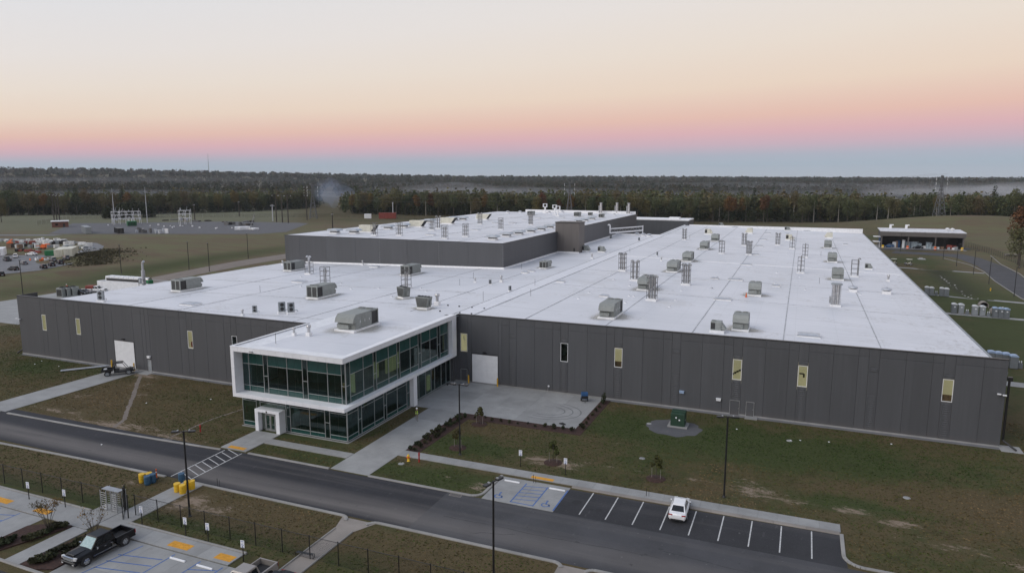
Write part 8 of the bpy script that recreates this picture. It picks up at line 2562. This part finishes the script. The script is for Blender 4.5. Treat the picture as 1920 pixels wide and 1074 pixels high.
# portable toilets
def toilet(label, loc, rz, roofm, group, door=True, m='portable_grey'):
    key = (roofm, m)
    if key not in KIDS:
        t = thing('portable_toilet', label, 'portable toilet')
        MB().bbox(-.58, .58, -.58, .58, .08, 2.02, .04).build('cabin', m, t)
        MB().box(-.62, .62, -.62, .62, 0, .08).build('skid', 'black_rubber', t)
        n_ = 9
        MB().yprism([(-.62, 2.0)] + [(-.62 * cos(pi * i / n_), 2.05 + .26 * sin(pi * i / n_)) for i in range(n_ + 1)] + [(.62, 2.0)], -.62, .62).build('roof', roofm, t)
        d = MB().box(-.4, .4, -.61, -.58, .15, 1.9).build('door', m, t)
        MB().box(-.16, .16, -.625, -.61, 1.4, 1.62).build('sign_panel', 'sign_white', d)
        MB().box(.28, .34, -.64, -.61, 1.0, 1.15).build('handle', 'black_rubber', d)
        KIDS[key] = Proto(t)
    return KIDS[key].place(loc, rz, label, group)
for i, (x, y) in enumerate([(35.16, 233.98), (36.31, 233.44), (38.88, 233.5), (40, 232.97)]):
    toilet('grey portable toilet seen from behind on the middle path, %s of four' % ['first', 'second', 'third', 'fourth'][i], gp_(x, y), pi, 'portable_white', 'toilets on the middle path').scale = (.98, .98, 1.12)
for i, (px, rm, lb) in enumerate(zip([(37.13, 204.69), (38.62, 204.54), (41.41, 203.45), (42.99, 203.36), (45.44, 202.19), (46.61, 201.96), (47.65, 201.68)], ['portable_white'] * 4 + ['portable_blue'] * 3,
        ['first, darkest', 'second', 'third', 'fourth', 'fifth, blue-roofed', 'sixth, blue-roofed', 'last, blue-roofed'])):
    toilet('portable toilet facing out along the nearer path, ' + lb, gp_(*px), .08, rm, 'toilets on the nearer path', m='portable_grey' if i in (0, 4, 5, 6) else 'container_grey').scale = (1.0, 1.0, 1.14)
for i, (x, y) in enumerate([(33.89, 150.27), (34.99, 149.92), (36.06, 149.56), (36.93, 148.35)]):
    toilet('blue-roofed portable toilet behind the factory corner, %s of four' % ['first', 'second', 'third', 'fourth'][i], gp_(x, y + .0), pi, 'portable_blue', 'toilets behind the corner').scale = (1.05, 1.05, 1.1)
def wash(label, loc, rz=0.0):
    t = thing('wash_station', label, 'wash station', loc, rz, 'portable wash stations')
    MB().bbox(-.35, .35, -.3, .3, 0, .95, .05).build('tank', 'portable_grey', t)
    for s in (-.18, .18):
        MB().lathe([(.1, .95), (.1, 1.3), (.05, 1.35)], (s, .1, 0), 8).build('dispenser', 'portable_white', t)
    MB().box(-.3, .3, -.25, .05, .95, .98).build('basin', 'black_rubber', t)
for px, lb in (((37.61, 233.98), 'between the toilet pairs on the middle path'), ((39.83, 203.53), 'between the first toilet pairs on the nearer path'), ((44.14, 202.38), 'before the blue-roofed toilets on the nearer path'), ((38.1, 148.84), 'beside the toilets behind the factory corner')):
    wash('low grey wash station ' + lb, gp_(*px)).__class__
ab = thing('equipment_skid', 'low grey corrugated skid box at the picture edge east of the factory', 'container', (36.0, 113.5, 0), .3)
MB().bbox(-2.2, 2.2, -2.6, 2.6, .15, 1.6, .06).build('box', 'container_grey', ab)
for i in range(6):
    MB().box(-2.0 + i * .72, -1.7 + i * .72, -2.63, -2.6, .3, 1.4).build('rib', 'container_grey', ab)
MB().box(-2.0, -1.4, -2.9, 2.9, 0, .15).box(1.4, 2.0, -2.9, 2.9, 0, .15).build('skid', 'black_rubber', ab)
# culverts and riprap in the swale
for (x, y, lb) in ((47.3, 226.3 - 3.0, 'corrugated culvert mouth under the middle path'), (46.8, 208.0, 'culvert mouth just behind the blue-roofed toilets')):
    o = thing('culvert', lb, 'culvert', (x, y, hz(x, y) + .55))
    n_ = 14
    v, f = [], []
    for j, r_ in enumerate((1.15, 1.0)):
        for yy in (-.9, 1.2):
            for i in range(n_ + 1):
                a = pi * (-.12 + 1.24 * i / n_)
                v.append((r_ * cos(a), yy, r_ * sin(a)))
    q = n_ + 1
    for i in range(n_):
        f += [(i, i + 1, q + i + 1, q + i), (2 * q + i, 3 * q + i, 3 * q + i + 1, 2 * q + i + 1), (i, 2 * q + i, 2 * q + i + 1, i + 1), (q + i, q + i + 1, 3 * q + i + 1, 3 * q + i)]
    MB().add(v, f).build('pipe', 'concrete_tan', o)
    MB().quad((-1, 1.1, -.8), (1, 1.1, -.8), (1, 1.1, 1.05), (-1, 1.1, 1.05)).build('bore_shade', 'black_rubber', o)  # black sheet standing in for the shade inside the pipe
rr2 = random.Random(4)
stm = [MB().lathe([(.25, 0), (.45, .12), (.38, .3), (.15, .4)], (0, 0, 0), 6, False).mesh('stone') for _ in range(2)]
rip = thing('riprap', 'line of pale riprap stones down the drainage swale', 'stones', (0, 0, 0))
for i in range(46):
    t_ = i / 45
    y = 292 - 76 * t_ if i < 34 else 222 - 6 * rr2.random()
    x = 47.5 + (rr2.uniform(-1.3, 1.3)) + (3.0 * max(0, (240 - y) / 20) if y < 240 else 0)
    o = link('stone', stm[0], 'stone_rip', rip, (x, y, hz(x, y) - .05), rr2.uniform(0, 6))
    o.scale = (rr2.uniform(.35, 1.0), rr2.uniform(.35, .9), rr2.uniform(.25, .6))
o = thing('drainage_slab', 'pale concrete slab in the dip beyond the golf carts', 'slab', gp_(*(47.77, 337.71)))
MB().bbox(-1.4, 1.4, -2.0, 2.0, -.2, .15, .03).build('slab', 'concrete', o)
MB().bbox(-.7, .7, 2.0, 2.3, -.2, .5, .03).build('headwall', 'concrete', o)
fence([(74, 420), (77.2, 400), (80.0, 369), (80.6, 339), (79.5, 309), (82, 280)], 2.6, 'dark boundary fence curving past the open shed to the russet trees', 'black_paint', 3.2, True, 'wire_fence')
o = thing('timber_heap', 'pile of cut pale timber beyond the boundary fence', 'timber heap', gp_(86, 366))
for i in range(9):
    MB().tube((-2.5 + rr2.uniform(-.4, .4), rr2.uniform(-1, 1), .25 + .3 * (i // 4)), (2.5, rr2.uniform(-1, 1), .25 + .3 * (i // 4)), .2, n=7).build('log', 'bark_pale', o)
o = thing('hydrant', 'small yellow hydrant in the grass beside the east road', 'hydrant', gp_(*(54.47, 250.52)))
MB().lathe([(.2, 0), (.2, .06), (.13, .08), (.13, .6), (.17, .62), (.12, .8), (.04, .93)], n=10).build('barrel', 'yellow_plastic', o)
MB().tube((-.25, 0, .5), (.25, 0, .5), .08, n=8).build('outlet_cap', 'yellow_plastic', o)

# ------------------------------------------------------------------ air: even haze and low mist banks
m, n, b = newmat('haze')
n.nodes.remove(b)
out = [x for x in n.nodes if x.type == 'OUTPUT_MATERIAL'][0]
vol = N(n, 'ShaderNodeVolumePrincipled')
vol.inputs['Color'].default_value = (.86, .92, 1.0, 1)
vol.inputs['Density'].default_value = .00005
vol.inputs['Anisotropy'].default_value = 0.0
L(n, vol.outputs[0], out.inputs['Volume'])
hb = MB().box(-9900, 9900, -500, 9900, -14, 165)
tag(hb.build('haze', 'haze'), 'thin even haze in the air', None, None, 'stuff')

def mist_mat(name, dens, col):
    m, n, b = newmat(name)
    n.nodes.remove(b)
    out = [x for x in n.nodes if x.type == 'OUTPUT_MATERIAL'][0]
    v = N(n, 'ShaderNodeVolumePrincipled')
    v.inputs['Color'].default_value = (*col, 1)
    v.inputs['Density'].default_value = dens
    L(n, v.outputs[0], out.inputs['Volume'])
mist_mat('mist_thin', .0004, (.85, .9, 1.0))
mist_mat('mist_thick', .0021, (.92, .93, .96))
mist_mat('smoke_blue', .0026, (.55, .68, .95))
def mist(label, az, rr_, sx, sy, sz, z, m, seed, rz=None):
    """closed lens of low mist with a lumpy surface"""
    r_ = random.Random(seed)
    ph = [r_.uniform(0, 6.28) for _ in range(6)]
    v, f = [], []
    nu, nv = 28, 10
    for j in range(1, nv):
        b_ = pi * j / nv - pi / 2
        for i in range(nu):
            a = 2 * pi * i / nu
            k = 1 + .22 * sin(3 * a + ph[0]) + .15 * sin(5 * a + ph[1]) + .1 * sin(8 * a + ph[2])
            kz = 1 + .3 * sin(2 * a + ph[3]) + .25 * sin(6 * a + ph[4]) * cos(b_)
            v.append((sx * k * cos(b_) * cos(a), sy * k * cos(b_) * sin(a), sz * kz * sin(b_)))
    for j in range(nv - 2):
        for i in range(nu):
            q = (i + 1) % nu
            f.append((j * nu + i, j * nu + q, (j + 1) * nu + q, (j + 1) * nu + i))
    f.append(tuple(reversed(range(nu))))
    f.append(tuple(range((nv - 2) * nu, (nv - 1) * nu)))
    x, y = pol(az, rr_)
    o = MB().add(v, f).build('mist', m, None, (x, y, z), radians(-az) if rz is None else rz)
    tag(o, label, None, None, 'stuff')
i = 0
for az, rr_, sx, sy, sz, z in [(-60, 1050, 260, 120, 9, 9), (-52, 1080, 300, 120, 8, 9), (-44, 1150, 240, 110, 7, 8), (-28, 980, 260, 120, 8, 10), (-19, 960, 240, 110, 9, 11), (-9, 960, 260, 110, 8, 10), (0, 980, 220, 110, 8, 10), (-56, 2000, 500, 200, 10, 26), (-34, 1900, 420, 160, 9, 12), (-4, 1800, 420, 160, 9, 14), (9, 1300, 300, 150, 12, 14)]:
    mist('thin mist bank lying between the belts of wood', az, rr_, sx, sy, sz, z, 'mist_thin', 40 + i)
    i += 1
for az, rr_, sx, sy, sz, z in [(12.5, 1000, 150, 70, 7, 17), (8.5, 1020, 90, 60, 5, 15), (16, 980, 120, 80, 9, 20), (10.5, 1100, 120, 60, 8, 20), (-27.0, 990, 110, 50, 8, 18), (-24, 1000, 140, 50, 5, 15)]:
    mist('thicker pale mist bank rising behind the front wood', az, rr_, sx, sy, sz, z, 'mist_thick', 60 + i)
    i += 1
mist('thin blue smoke drifting up the power-line gap', -36.8, 860, 22, 70, 15, 16, 'smoke_blue', 90)
